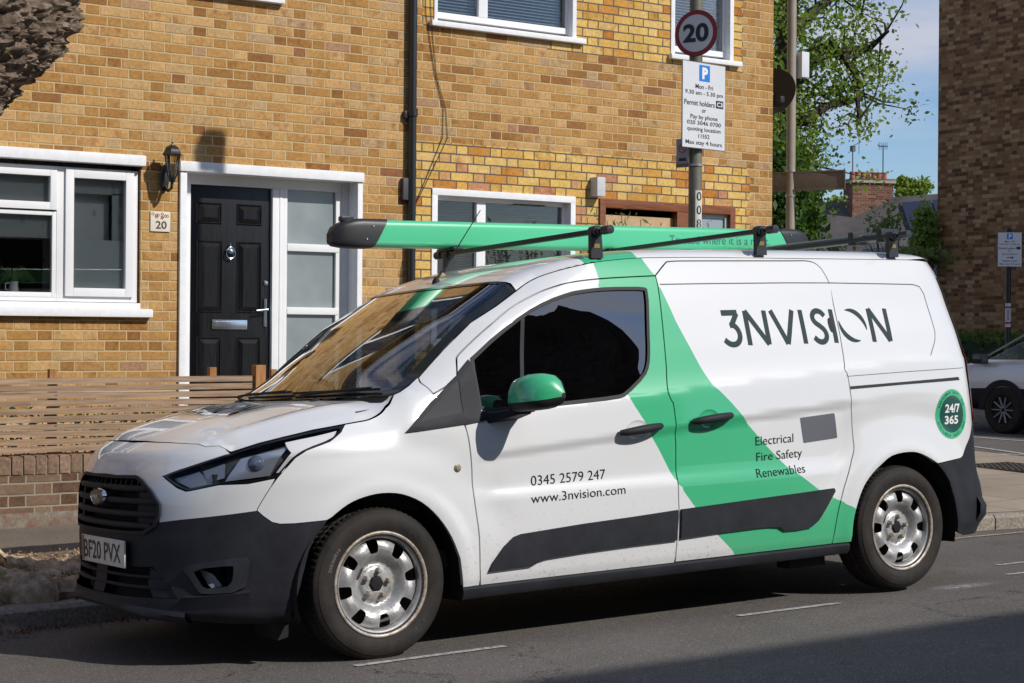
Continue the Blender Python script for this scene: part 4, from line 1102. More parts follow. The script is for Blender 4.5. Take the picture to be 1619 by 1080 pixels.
# ---------- antenna
r0=Vector((.86,.92,float(roofz(np.array(.86),np.array(.92)))))
m=MB();m.lathe([(.022,-.005),(.018,.010),(.010,.022),(.006,.03)],'z',(0,0,0),0,16);m.tube([(0,0,.015),(.05,0,.07)],[.008,.005],0,8);m.tube([(.05,0,.07),(.27,0,.36)],[.0032,.0022],0,6)
m.build('aerial',DARKP,VAN,M=Matrix.Translation(r0))
# ---------- lettering on the sides
def side_text(txt,t0,t1,z0,z1,parent,mat=None,bold=.0,slope=0.,name='lettering',mb=None,align='LEFT'):
    V,F_=textgeo(txt,bold,4,align);V=fit(V,t0,t1,z0,z1);V[:,1]+=slope*(V[:,0]-t0)
    P,N=PW(V[:,0],V[:,1],.0016)
    q=mb or MB();q.add(P,F_,0,N)
    if mb is None:return q.build(name,mat or INK,parent)
INK2=simple('dark_lettering',(.010,.014,.015),.6,spec=.2)
side_text('0345 2579 247',.767,1.173,.672,.716,D1,INK2,slope=.014,bold=-.002,name='phone_number');side_text('www.3nvision.com',.755,1.273,.597,.637,D1,INK2,slope=.014,bold=-.002,name='web_address')
side_text('Electrical',2.076,2.322,.780,.822,S1,INK2,slope=.02,bold=-.002);side_text('Fire Safety',2.079,2.376,.690,.746,S1,INK2,slope=.02,bold=-.002);side_text('Renewables',2.066,2.383,.626,.668,S1,INK2,slope=.02,bold=-.002)
def logo(mb,f,w=.0275):
    """geometric capitals; f maps (t,z) arrays to (P,N)"""
    def put(L,wd=w):
        V,F_=stroke(dens(L,.02,False),wd);P,N=f(V);mb.add(P,F_,0,N)
    put([(1.966,1.424),(2.066,1.425)]);put([(2.062,1.422),(2.012,1.357)])
    c=(2.006,1.318);put(smooth([(2.006,1.364),(2.030,1.364),(2.050,1.345),(2.058,1.318),(2.050,1.291),(2.030,1.273),(2.005,1.268),(1.978,1.274),(1.956,1.293)],False,2))
    for a,b in[((2.109,1.264),(2.117,1.433)),((2.117,1.433),(2.231,1.266)),((2.231,1.266),(2.240,1.434)),((2.284,1.434),(2.354,1.266)),((2.354,1.266),(2.426,1.434)),((2.481,1.435),(2.470,1.265)),((2.689,1.436),(2.676,1.265)),((2.940,1.265),(2.955,1.437)),((2.955,1.437),(3.054,1.267)),((3.054,1.267),(3.073,1.437))]: put([a,b])
    put(smooth([(2.636,1.402),(2.622,1.422),(2.594,1.431),(2.566,1.422),(2.551,1.396),(2.562,1.370),(2.592,1.352),(2.617,1.330),(2.623,1.302),(2.608,1.278),(2.582,1.269),(2.556,1.276),(2.536,1.295)],False,2))
    # the O: two crescents
    cx_,cz=2.817,1.352;R_=.087
    for sgn in(1,-1):
        pts=[];inn=[]
        for i in range(25):
            a=math.radians(-18+i*(132/24))
            wd=.026*math.sin(math.pi*i/24)**.7+.0005
            pts.append((cx_+R_*1.02*math.cos(a)*sgn+ .006*sgn,cz+R_*math.sin(a)*sgn));inn.append((cx_+(R_*1.02-wd)*math.cos(a)*sgn+.006*sgn,cz+(R_-wd)*math.sin(a)*sgn))
        V=np.array(pts+inn);F_=[(i,i+1,26+i,25+i) for i in range(24)]
        P,N=f(V);mb.add(P,F_,0,N)
q=MB();logo(q,lambda V:PW(V[:,0],V[:,1],.0016));q.build('company_lettering',INK,VAN)
q=MB()
def hoodmap(V):
    # same wordmark on the bonnet, read from the front
    s_=(V[:,0]-1.96)/(3.08-1.96);y=.55+.72*(1-s_);x=-.345+(1.35-V[:,1])*-1.0;return hfn(np.stack([x+.02,y],-1),.008)
logo(q,hoodmap);q.build('bonnet_lettering',simple('matt_lettering',(.010,.014,.016),1.,spec=0.),HOOD)
# round sticker 24/7 365
cx_,cz=3.440,.875
def disc(r,n=48): return [(cx_+r*.93*math.cos(2*math.pi*i/n),cz+r*math.sin(2*math.pi*i/n)) for i in range(n)]
q=MB();patch(q,disc(.131),wfn,(),(),.03,off=.0014,mi=0);patch(q,disc(.098),wfn,(),(),.03,off=.0022,mi=1)
for s_,z0_,z1_ in(('24/7',.882,.928),('365',.822,.868)):
    V,F_=textgeo(s_,.03);V=fit(V,cx_-.055,cx_+.060 if '/' in s_ else cx_+.045,z0_,z1_);P,N=PW(V[:,0],V[:,1],.003);q.add(P,F_,2,N)
def ringtext(s_,a0,step,up):
    for i,ch in enumerate(s_):
        if ch==' ':continue
        V,F_=textgeo(ch,.02);V=(V-[(V[:,0].min()+V[:,0].max())/2,0.35])*.020
        a=math.radians(a0-step*i*(1 if up else -1));rr=.1145
        if up: ex_=(math.sin(a),-math.cos(a));ey_=(math.cos(a),math.sin(a))
        else: ex_=(-math.sin(a),math.cos(a));ey_=(-math.cos(a),-math.sin(a))
        W=np.c_[cx_+.93*(rr*math.cos(a)+V[:,0]*ex_[0]+V[:,1]*ey_[0]),cz+rr*math.sin(a)+V[:,0]*ex_[1]+V[:,1]*ey_[1]]
        P,N=PW(W[:,0],W[:,1],.003);q.add(P,F_,1,N)
ringtext('AVAILABLE 24/7, 365',158,7.4,True);ringtext('AVAILABLE 24/7, 365',202,7.4,False)
q.build('round_sticker',[simple('sticker_green',(.045,.44,.205),.3,coat=.6),simple('sticker_dark_green',(.006,.075,.062),.3,coat=.6),simple('sticker_white',(.8,.8,.8),.35)],VAN)
# ---------- roof bars
RZ=lambda x,y:float(roofz(np.array(x),np.array(y)))
BAR=simple('black_bar',(.028,.030,.034),.38,spec=.5)
def roofbar(x,z,sl=0.):
    m=MB();y0_,y1_=.10,2*HC-.22
    m.box((x-.019,y0_+.05,z-.012),(x+.019,y1_-.05,z+.012),0,.006)
    o=m.build('roof_bar',BAR,VAN)
    for yy,s_ in((.20,1),(2*HC-.32,-1)):
        q=MB();zb=RZ(x,yy+.02*s_)-.012
        q.prism([(x-.034,zb),(x+.034,zb),(x+.030,z-.004),(x-.030,z-.004)],yy-.010*s_,yy+.014*s_,'y');q.lathe([(.0,-.03),(.026,-.028),(.028,0),(.026,.028),(0,.03)],'y',(x,yy,z),0,14)
        q.box((x-.016,yy-.012*s_,zb+.048),(x+.016,yy-.0105*s_,zb+.068),1)
        q.lathe([(0,-.028),(.021,-.026),(.021,.03),(0,.032)],'y',(x,yy-.095*s_,z),0,12);q.build('bar_foot',[BAR,simple('warning_sticker',(.22,.16,.03),.6)],o)
    return o
RB=[roofbar(1.30,1.815),roofbar(2.32,1.835),roofbar(3.25,1.825)]
# ================================================================== surroundings
rnd=random.Random(7)
def brick(name,stops,mortar,mort=.0055,scale=1.0,bumpd=.5,course=.075,len_=.3375,bond='flemish',dark=0.,stain=True):
    """brickwork worked out from world position: u runs along the wall, v is height"""
    b=NB(name);X=b.xyz(b.pos());u0=b.math('ADD',X[0],X[1]);v0=X[2]
    wob=b.noise(b.pos(),9,3,.6);u0=b.math('ADD',u0,b.math('MULTIPLY',b.math('SUBTRACT',wob,.5),.008));v0=b.math('ADD',v0,b.math('MULTIPLY',b.math('SUBTRACT',b.noise(b.pos(),6.3,2,.6),.5),.007))
    row=b.math('FLOOR',b.math('DIVIDE',v0,course));rf=b.math('MULTIPLY',b.math('FRACT',b.math('DIVIDE',v0,course)),course)
    if bond=='flemish':
        sh=b.math('MULTIPLY',b.math('MODULO',b.math('ABSOLUTE',row),2.),len_/2)
        jit=b.math('MULTIPLY',b.white(b.comb(row,3.7,1.)),.0)
        uu=b.math('ADD',b.math('ADD',u0,sh),jit);cell=b.math('FLOOR',b.math('DIVIDE',uu,len_));f=b.math('MULTIPLY',b.math('FRACT',b.math('DIVIDE',uu,len_)),len_)
        hd=b.math('GREATER_THAN',f,len_*2/3);fl=b.math('SUBTRACT',f,b.math('MULTIPLY',hd,len_*2/3));L=b.math('SUBTRACT',len_*2/3,b.math('MULTIPLY',hd,len_/3))
        idv=b.comb(cell,row,hd)
    else:
        sh=b.math('MULTIPLY',b.math('MODULO',b.math('ABSOLUTE',row),2.),len_/2);uu=b.math('ADD',u0,sh)
        cell=b.math('FLOOR',b.math('DIVIDE',uu,len_));fl=b.math('MULTIPLY',b.math('FRACT',b.math('DIVIDE',uu,len_)),len_);L=len_;idv=b.comb(cell,row,0.)
    e1=b.math('MINIMUM',fl,b.math('SUBTRACT',L,fl));e2=b.math('MINIMUM',rf,b.math('SUBTRACT',course,rf));e=b.math('MINIMUM',e1,e2)
    e=b.math('ADD',e,b.math('MULTIPLY',b.math('SUBTRACT',b.noise(b.pos(),60,3,.7),.5),.0035))
    mm=b.math('DIVIDE',b.math('SUBTRACT',e,mort-.0018),.0032,clamp=True)
    rv=b.white(idv);rv2=b.white(idv,1)
    fine=b.noise(b.pos(),38,5,.7);big=b.noise(b.pos(),.9,4,.6);med=b.noise(b.pos(),7,3,.6)
    base=b.ramp(rv,stops,'LINEAR')
    s_=b.math('MULTIPLY_ADD',fine,1.35,.30);s_=b.math('MULTIPLY',s_,b.math('MULTIPLY_ADD',med,.45,.78))
    base=b.mix(1.,base,b.comb(s_,s_,s_),'MULTIPLY')
    # mottled clamp-burnt patches inside some bricks
    bm_=b.math('MULTIPLY',b.math('GREATER_THAN',b.xyz(rv2)[1],.72),b.math('SUBTRACT',b.noise(b.pos(),13,2,.5),.46,clamp=True));bm_=b.math('MULTIPLY',bm_,3.2,clamp=True)
    base=b.mix(bm_,base,b.mix(1.,base,(.62,.48,.40),'MULTIPLY'))
    sm=b.math('MULTIPLY',b.math('SUBTRACT',big,.50,clamp=True),1.6,clamp=True)
    if stain: base=b.mix(sm,base,b.mix(1.,base,(.70,.66,.62),'MULTIPLY'))
    st=b.math('MULTIPLY',b.math('SUBTRACT',b.noise(b.vscale(b.pos(),(4.5,4.5,.30)),1.3,5,.65),.52,clamp=True),3.5,clamp=True);base=b.mix(b.math('MULTIPLY',st,.55),base,b.mix(1.,base,(.66,.62,.58),'MULTIPLY'))
    mo=b.mix(b.math('MULTIPLY',fine,.8),mortar,tuple(c*.72 for c in mortar))
    b.col(b.mix(mm,mo,base));b.set(rough=.9,spec=.2)
    h=b.math('ADD',b.math('MULTIPLY',mm,1.),b.math('MULTIPLY',fine,.35));h=b.math('ADD',h,b.math('MULTIPLY',rv,.25));b.bump(h,bumpd,.006)
    return b.m
BR_MAIN=brick('stock_brick',[(0,(.25,.11,.038)),(.08,(.33,.165,.052)),(.19,(.39,.205,.062)),(.34,(.43,.238,.082)),(.6,(.475,.275,.103)),(.8,(.53,.325,.138)),(.89,(.46,.295,.135)),(.95,(.43,.29,.155)),(.98,(.40,.225,.13)),(1,(.26,.11,.05))],(.60,.44,.23),.0056,bumpd=.8)
BR_YEL=brick('yellow_brick',[(0,(.46,.175,.04)),(.10,(.54,.27,.06)),(.24,(.60,.37,.10)),(.6,(.66,.43,.13)),(.86,(.66,.45,.17)),(.96,(.54,.29,.12)),(1,(.47,.21,.12))],(.13,.115,.095),.0058,bumpd=.6)
BR_WALL=brick('garden_wall_brick',[(0,(.11,.062,.040)),(.4,(.165,.10,.063)),(.7,(.205,.135,.088)),(1,(.25,.19,.135))],(.33,.28,.21),.006,bumpd=.7,bond='flemish')
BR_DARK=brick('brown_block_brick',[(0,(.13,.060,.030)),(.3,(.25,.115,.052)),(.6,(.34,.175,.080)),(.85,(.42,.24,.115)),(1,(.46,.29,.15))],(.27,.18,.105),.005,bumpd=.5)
BR_OPP=brick('dark_engineering_brick',[(0,(.03,.02,.018)),(1,(.06,.045,.038))],(.06,.055,.05),.005)
BR_RED=brick('chimney_brick',[(0,(.10,.045,.030)),(.5,(.17,.08,.05)),(1,(.26,.13,.08))],(.24,.20,.16),.006)
UPVC=simple('white_upvc',(.78,.78,.79),.35,var=.03,scale=5);PAINTW=simple('white_masonry_paint',(.76,.765,.78),.6,var=.06,scale=18,bump=.15)
def gz_road(x,y):
    x=min(max(x,-40.),6.);b=.007+.0122*x
    return b-.038*(y-.03) if y>-1.2 else b+.0467-.012*(-1.2-y)
# ---------- ground far and wide
def sheet(name,fn,xs,ys,m,mi=None,kind='structure',mask=None):
    V=[];F_=[];nx=len(xs)
    for y in ys:
        for x in xs: V.append(fn(x,y))
    for j in range(len(ys)-1):
        for i in range(nx-1):
            if mask is None or mask((xs[i]+xs[i+1])/2,(ys[j]+ys[j+1])/2): F_.append((j*nx+i,j*nx+i+1,(j+1)*nx+i+1,(j+1)*nx+i))
    q=MB();q.add(np.array(V),F_,0);o=q.build(name,m);return tag(o,kind=kind)
def asphalt():
    b=NB('asphalt');P=b.pos();f=b.noise(P,210,3,.75);g=b.noise(P,75,3,.7);m=b.noise(P,1.3,5,.6);l=b.noise(b.vscale(P,(.25,1.4,1)),1.1,4,.6)
    c=b.ramp(f,[(.32,(.032,.028,.026)),(.50,(.104,.093,.085)),(.66,(.28,.25,.225))])
    s_=b.math('MULTIPLY_ADD',m,.55,.62);s_=b.math('MULTIPLY',s_,b.math('MULTIPLY_ADD',l,.5,.78));c=b.mix(1.,c,b.comb(s_,s_,s_),'MULTIPLY')
    sp=b.math('GREATER_THAN',b.noise(P,85,1,.5),.66);c=b.mix(b.math('MULTIPLY',sp,.55),c,(.30,.27,.24))
    # oil spots, sealed cracks and a trench patch
    oil=b.math('MULTIPLY',b.math('SUBTRACT',b.noise(P,2.7,4,.7),.61,clamp=True),9.,clamp=True);c=b.mix(b.math('MULTIPLY',oil,.45),c,(.035,.033,.032))
    cr=b.new('TexVoronoi',feature='DISTANCE_TO_EDGE');wv=b.new('VectorMath',operation='ADD');b.put(P,wv.inputs[0]);q2=b.new('VectorMath',operation='SCALE');b.put(b.noise(P,1.9,5,.7,1),q2.inputs[0]);q2.inputs['Scale'].default_value=.9;b.put(q2.outputs[0],wv.inputs[1]);b.put(wv.outputs[0],cr.inputs['Vector']);cr.inputs['Scale'].default_value=.55
    ck=b.math('MULTIPLY',b.math('LESS_THAN',cr.outputs['Distance'],.0035),b.math('GREATER_THAN',b.noise(P,.6,2,.5),.50));c=b.mix(b.math('MULTIPLY',ck,.8),c,(.02,.019,.018))
    b.col(c);b.set(rough=.85,spec=.35);b.bump(b.math('ADD',f,b.math('MULTIPLY',g,.8)),.55,.004);return b.m
ASPH=asphalt()
GROUND=simple('far_ground',(.09,.085,.07),.95,var=.3,scale=.3)
gs=[-900,-300,-100,-40,-12,-9]
tag(MB().add([(-1500,-1500,-.45),(1500,-1500,-.45),(1500,1500,-.45),(-1500,1500,-.45)],[(0,1,2,3)]).build('ground',GROUND),kind='structure')
def yk(x): # kerb line
    t=min(1,max(0,(x-5.6)/2.6));return 1.93-.75*t*t*(3-2*t)
rx=[-45,-30,-20,-12,-8,-6,-5,-4]+[round(-3+.25*i,3) for i in range(0,48)]+[9.4,9.9,11,13,15,17.6,22,30,45]
V=[];F_=[];cols=rx
ysn=[-12.5,-9,-7,-5,-4,-3,-2,-1.6,-1.2,-.8,-.4,0,.4,.8,1.2,1.6]
for x in cols:
    for y in ysn+[yk(x) if x<9.5 else 1.93]: V.append((x,y,gz_road(x,y)))
k=len(ysn)+1
for i in range(len(cols)-1):
    for j in range(k-1): F_.append((i*k+j,(i+1)*k+j,(i+1)*k+j+1,i*k+j+1))
tag(MB().add(V,F_).build('road',ASPH),kind='structure')
# side street
def gz_pave(x,y):
    g=gz_road(x,yk(min(x,9.4)))+.10;return g+.022*(y-yk(min(x,9.4)))
SSZ=-.02
V=[];F_=[];ys_=[1.93,3,5,7,10,14,20,30,50,90];xs_=[9.75,12,14,17.75]
for x in xs_:
    for y in ys_: V.append((x,y,gz_road(6,1.93)*max(0,1-(y-1.93)/3)+SSZ*min(1,(y-1.93)/3)))
for i in range(len(xs_)-1):
    for j in range(len(ys_)-1): F_.append((i*len(ys_)+j,(i+1)*len(ys_)+j,(i+1)*len(ys_)+j+1,i*len(ys_)+j+1))
tag(MB().add(V,F_).build('side_street',ASPH),kind='structure')
# ---------- pavement
def paveslab():
    b=NB('paving_slabs');P=b.pos();X=b.xyz(P);f=b.noise(P,130,4,.75);m=b.noise(P,2.2,5,.65)
    br=b.new('TexBrick',offset=.5);b.put(P,br.inputs['Vector']);br.inputs['Scale'].default_value=1.;br.inputs['Mortar Size'].default_value=.006;br.inputs['Brick Width'].default_value=.9;br.inputs['Row Height'].default_value=.6
    br.inputs['Color1'].default_value=(.30,.245,.185,1);br.inputs['Color2'].default_value=(.34,.28,.215,1);br.inputs['Mortar'].default_value=(.15,.125,.10,1)
    s_=b.math('MULTIPLY',b.math('MULTIPLY_ADD',f,.7,.62),b.math('MULTIPLY_ADD',m,.7,.62));c=b.mix(1.,br.outputs[0],b.comb(s_,s_,s_),'MULTIPLY');b.col(c);b.set(rough=.9,spec=.2)
    b.bump(b.math('ADD',b.math('MULTIPLY',f,.5),b.math('SUBTRACT',1.,br.outputs[1])),.35,.005);return b.m
def tarpave():
    b=NB('footway_tarmac');P=b.pos();f=b.noise(P,170,4,.75);m=b.noise(P,1.7,5,.65)
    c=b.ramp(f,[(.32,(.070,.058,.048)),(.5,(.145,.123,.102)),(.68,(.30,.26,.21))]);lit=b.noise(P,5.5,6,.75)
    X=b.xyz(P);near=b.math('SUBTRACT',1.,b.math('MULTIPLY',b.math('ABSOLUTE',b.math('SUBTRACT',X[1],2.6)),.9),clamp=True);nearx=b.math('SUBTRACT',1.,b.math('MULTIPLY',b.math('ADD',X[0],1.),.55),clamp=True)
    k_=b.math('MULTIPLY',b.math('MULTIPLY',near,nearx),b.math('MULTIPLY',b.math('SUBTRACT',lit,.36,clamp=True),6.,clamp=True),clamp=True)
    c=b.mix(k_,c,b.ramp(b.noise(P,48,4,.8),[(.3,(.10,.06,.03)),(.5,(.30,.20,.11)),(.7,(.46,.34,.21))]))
    s_=b.math('MULTIPLY_ADD',m,.7,.62);c=b.mix(1.,c,b.comb(s_,s_,s_),'MULTIPLY');b.col(c);b.set(rough=.9,spec=.2);b.bump(f,.6,.004);return b.m
SLAB=paveslab();FOOT=tarpave()
KW=.14
def pave(name,m,x0,x1,yb,step=.25):
    V=[];F_=[];n=max(2,int((x1-x0)/step)+1);ts=[0,.12,.3,.6,1.]
    for i in range(n):
        x=x0+(x1-x0)*i/(n-1);y0=yk(x)+KW+.001
        for t in ts: y=y0+(yb-y0)*t;V.append((x,y,gz_pave(x,y)))
    k=len(ts)
    for i in range(n-1):
        for j in range(k-1):F_.append((i*k+j,(i+1)*k+j,(i+1)*k+j+1,i*k+j+1))
    return tag(MB().add(V,F_).build(name,m),kind='structure')
pave('pavement',FOOT,-40,3.2,4.62);pave('corner_pavement',SLAB,3.2,9.6,16.)
# pavement and kerb on the far side of the side street
q=MB();q.box((17.9,1.5,-.3),(21.0,60,.09));tag(q.build('far_pavement',SLAB),kind='structure')
q=MB();q.box((17.75,1.5,-.3),(17.9,60,.10),0,.01);tag(q.build('far_kerb',simple('pale_kerb',(.30,.27,.22),.85,var=.3,scale=20)),kind='structure')
q=MB();q.box((9.6,2.3,-.3),(9.75,16,.115),0,.015);tag(q.build('side_kerb',MATS['pale_kerb']),kind='structure')
KERBM=simple('granite_kerb',(.26,.22,.175),.85,var=.45,scale=55,bump=.5)
q=MB();x=-20.
while x<9.3:
    L=.9+rnd.uniform(-.04,.04);n=4 if x>5 else 2;x2=x+L-.012;pts=[x+(x2-x)*i/n for i in range(n+1)]
    dz=rnd.uniform(-.006,.006)
    for i in range(n):
        a,b_=pts[i],pts[i+1];V=[]
        for xx in(a,b_):
            y0=yk(xx);zt=gz_road(xx,y0)+.10+dz
            V+=[(xx,y0,zt-.30),(xx,y0,zt-.022),(xx,y0+.016,zt-.004),(xx,y0+.03,zt),(xx,y0+KW,zt),(xx,y0+KW,zt-.3)]
        F2=[(j,j+1,j+7,j+6) for j in range(5)]
        q.add(V,F2,0,smooth=False)
        if i==0:q.add(V[:6],[tuple(range(5,-1,-1))],0,smooth=False)
        if i==n-1:q.add(V[6:],[tuple(range(6))],0,smooth=False)
    x+=L
o=q.build('kerb',KERBM);tag(o,kind='structure')
# opposite pavement beyond the road (behind the viewer)
q=MB();q.box((-45,-12.6,-.3),(40,-9.4,.11));tag(q.build('opposite_pavement',SLAB),kind='structure')
# ---------- road markings
def worn(name,c,keep=.5):
    b=NB(name);P=b.pos();n=b.noise(P,34,5,.8);f=b.noise(P,190,2,.6);b.col(b.mix(b.math('MULTIPLY',b.math('SUBTRACT',n,keep,clamp=True),7.,clamp=True),c,(.10,.095,.09)))
    b.set(rough=.8);b.bump(f,.4,.003);return b.m
WL=worn('worn_white_line',(.46,.44,.41),.48);YL=worn('worn_yellow_line',(.42,.33,.19),.46)
def mark(pts,wd,m,name='road_marking',zf=gz_road,hz=.004,ext=None):
    L=dens(pts,.2,False);V2,F2=stroke(L,wd);V=[(a,b,zf(a,b)+hz) for a,b in V2]
    return tag(MB().add(V,F2).build(name,m),kind='structure')
mark([(-.17,-.055),(.56,-.045)],.045,WL);mark([(1.87,-.045),(2.52,-.05)],.045,WL)
mark([(4.28,.47),(4.9,.44)],.04,WL);mark([(3.97,.14),(4.4,.12)],.04,WL)
mark([(3.55,yk(3.6)-.27),(4.6,yk(4.6)-.27),(5.4,yk(5.4)-.27),(6.0,yk(6.)-.27),(6.8,yk(6.8)-.27),(8.,yk(8.)-.27)],.055,YL)
fz=lambda x,y:SSZ+.0
mark([(14.4,3.),(14.5,9.),(15.0,14.)],.10,WL,zf=fz,hz=.006);mark([(12.45,6.9),(13.3,9.0),(13.9,10.2)],.09,WL,zf=fz,hz=.006);mark([(12.45,6.9),(11.9,7.9)],.09,WL,zf=fz,hz=.006)
b=NB('chalk_smear');n=b.noise(b.pos(),30,6,.85);tr=b.new('BsdfTransparent');mx=b.new('MixShader');X=b.xyz(b.pos())
r_=b.math('SQRT',b.math('ADD',b.math('POWER',b.math('DIVIDE',b.math('SUBTRACT',X[0],3.42),.28),2.),b.math('POWER',b.math('DIVIDE',b.math('ADD',X[1],.03),.10),2.)))
k_=b.math('MULTIPLY',b.math('SUBTRACT',1.,r_,clamp=True),b.math('MULTIPLY',b.math('SUBTRACT',n,.45,clamp=True),5.,clamp=True));b.col((.6,.6,.6));b.set(rough=.9)
b.put(k_,mx.inputs[0]);b.t.links.new(tr.outputs[0],mx.inputs[1]);b.t.links.new(b.b.outputs[0],mx.inputs[2]);b.t.links.new(mx.outputs[0],b.n['Material Output'].inputs[0])
q=MB();q.add([(x,y,gz_road(x,y)+.003) for x,y in[(3.1,-.16),(3.75,-.16),(3.75,.12),(3.1,.12)]],[(0,1,2,3)]);tag(q.build('chalk_mark',b.m),kind='structure')
# manhole
q=MB();Mz=gz_pave(8.6,4.)+.003;q.box((8.25,3.55,Mz-.03),(8.95,4.35,Mz+.003),0)
for i in range(10):
    for j in range(11):
        a=8.29+i*.065;c=3.60+j*.067;q.box((a,c,Mz+.003),(a+.04,c+.04,Mz+.010),0)
o=q.build('manhole_cover',simple('cast_iron',(.075,.062,.052),.6,metal=.4,var=.4,scale=30));tag(o,'square cast iron manhole cover with a raised chequer pattern in the paving','manhole cover')
# ================================================================== houses
YH=6.0
def wallfn(y,nrm=-1):
    def f(uv,off): return np.stack([uv[:,0],np.full(len(uv),y+nrm*off),uv[:,1]],-1),np.tile([0,float(nrm),0],(len(uv),1))
    return f
def rect(x0,z0,x1,z1): return [(x0,z0),(x1,z0),(x1,z1),(x0,z1)]
def glassy(name,tint,refl=1.): return glass(name,tint,1.5,refl)
WG_=glassy('window_glass',(.95,.965,.965),.9)
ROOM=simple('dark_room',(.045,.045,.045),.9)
H1=empty('terraced_house',(1.0,YH,.1),label='brick house number 20 with the black panelled front door and white framed glass',cat='house')
H2=empty('terraced_house',(5.6,YH,.1),label='brick house with yellow brick bands and a brown timber window frame, right of the drainpipe',cat='house')
def kid(o,par):
    o.parent=par;o.matrix_parent_inverse=par.matrix_world.inverted();return o
bpy.context.view_layer.update()
Hs={1:H1,2:H2}
def bld(q,name,m,par,**k):
    o=q.build(name,m,**k)
    # express the mesh in the parent's frame
    off=par.matrix_world.translation if par.parent is None else None
    p=par;t=Vector((0,0,0))
    while p is not None: t+=p.location;p=p.parent
    o.data.transform(Matrix.Translation(-t));o.parent=par;return o
# walls with real openings
O1=[rect(-1.6,1.50,1.245,2.585),rect(1.60,.12,3.07,2.565),rect(.6,3.985,2.35,5.2)]
O2=[rect(3.805,1.25,5.228,2.535),rect(5.50,.10,7.077,2.552),rect(3.79,3.93,5.23,5.2),rect(6.31,3.90,7.035,5.2)]
yel=[rect(3.70,-.1,7.22,2.93),rect(3.62,3.88,7.22,5.0)]
def m2(C):
    r=np.zeros(len(C),int)
    r[(C[:,1]<2.93)&(C[:,0]>3.60)&(C[:,0]<7.22+.06*((C[:,1]*1000//75)%2))]=1
    r[(C[:,1]<2.96)&(C[:,1]>2.92)&(C[:,0]>3.74)&(C[:,0]<6.0)]=1
    up=(C[:,1]>3.80)&(C[:,1]<5.25)
    r[up&(((C[:,0]>4.95)&(C[:,0]<7.15))|((C[:,0]>3.66)&(C[:,0]<3.80)&(C[:,1]>3.9)))]=1
    return r
q=MB();patch(q,rect(-9.,-.2,3.575,5.6),wallfn(YH),O1,(),.6,skirt=0,hskirt=.165,bh=.6);bld(q,'wall',BR_MAIN,H1)
xs_s=[7.22,7.28];
lines=[[(3.58,2.925),(7.54,2.925)],[(7.22,-.1),(7.22,2.92)],[(7.28,-.1),(7.28,2.92)],[(3.58,3.80),(7.5,3.80)],[(7.15,3.81),(7.15,5.5)],[(4.95,3.81),(4.95,3.92)]]
q=MB();patch(q,rect(3.575,-.2,7.55,5.6),wallfn(YH),O2,(),.075,matfn=m2,skirt=0,hskirt=.165,bh=.075);bld(q,'wall',[BR_MAIN,BR_YEL],H2)
q=MB();q.add([(7.55,YH,-.2),(7.55,14,-.2),(7.55,14,5.6),(7.55,YH,5.6)],[(0,1,2,3)],0,smooth=False);q.add([(7.55,YH,5.6),(7.55,14,5.6),(7.55,10,7.8)],[(0,1,2)],0,smooth=False);q.add([(3.575,14,-.2),(7.55,14,-.2),(7.55,14,5.6),(3.575,14,5.6)],[(3,2,1,0)],0,smooth=False);bld(q,'gable_wall',BR_MAIN,H2)
q=MB();q.add([(-9,14,-.2),(3.575,14,-.2),(3.575,14,5.6),(-9,14,5.6)],[(3,2,1,0)],0,smooth=False);q.add([(-9,YH,-.2),(-9,14,-.2),(-9,14,5.6),(-9,YH,5.6)],[(3,2,1,0)],0,smooth=False);bld(q,'rear_wall',BR_MAIN,H1)
TILE=simple('roof_tile',(.13,.075,.05),.8,var=.4,scale=12,bump=.4)
for par,x0,x1 in((H1,-9.3,3.575),(H2,3.575,7.8)):
    q=MB();q.prism([(5.65,5.5),(10,7.9),(14.35,5.5),(14.35,5.4),(10,7.75),(5.65,5.4)],x0,x1,'x');bld(q,'roof',TILE,par)
    q=MB();q.box((x0,5.62,5.36),(x1,5.74,5.48),0,.01);bld(q,'gutter',simple('black_upvc',(.02,.02,.022),.4),par)
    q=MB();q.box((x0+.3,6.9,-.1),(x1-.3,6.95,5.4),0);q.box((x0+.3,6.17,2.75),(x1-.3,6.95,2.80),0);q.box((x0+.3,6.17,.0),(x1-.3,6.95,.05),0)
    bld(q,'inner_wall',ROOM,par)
def frame_rect(q,x0,z0,x1,z1,wd,y0,y1,mi=0,bev=.004,sides='lrtb'):
    w=wd if hasattr(wd,'__len__') else [wd]*4
    if 'l' in sides:q.box((x0,y0,z0),(x0+w[0],y1,z1),mi,bev)
    if 'r' in sides:q.box((x1-w[1],y0,z0),(x1,y1,z1),mi,bev)
    if 't' in sides:q.box((x0+w[0],y0,z1-w[2]),(x1-w[1],y1,z1),mi,bev)
    if 'b' in sides:q.box((x0+w[0],y0,z0),(x1-w[1],y1,z0+w[3]),mi,bev)
def pane(par,x0,z0,x1,z1,y,m=None,name='pane'):
    q=MB();q.box((x0,y,z0),(x1,y+.006,z1));return bld(q,name,m or WG_,par)
# --- left ground floor window (house 20)
q=MB();yf=YH+.03
frame_rect(q,-1.58,1.56,1.235,2.545,[.05,.06,.035,.055],yf,yf+.07)
q.box((.615,yf-.002,1.56),(.70,yf+.075,2.545),0,.004)
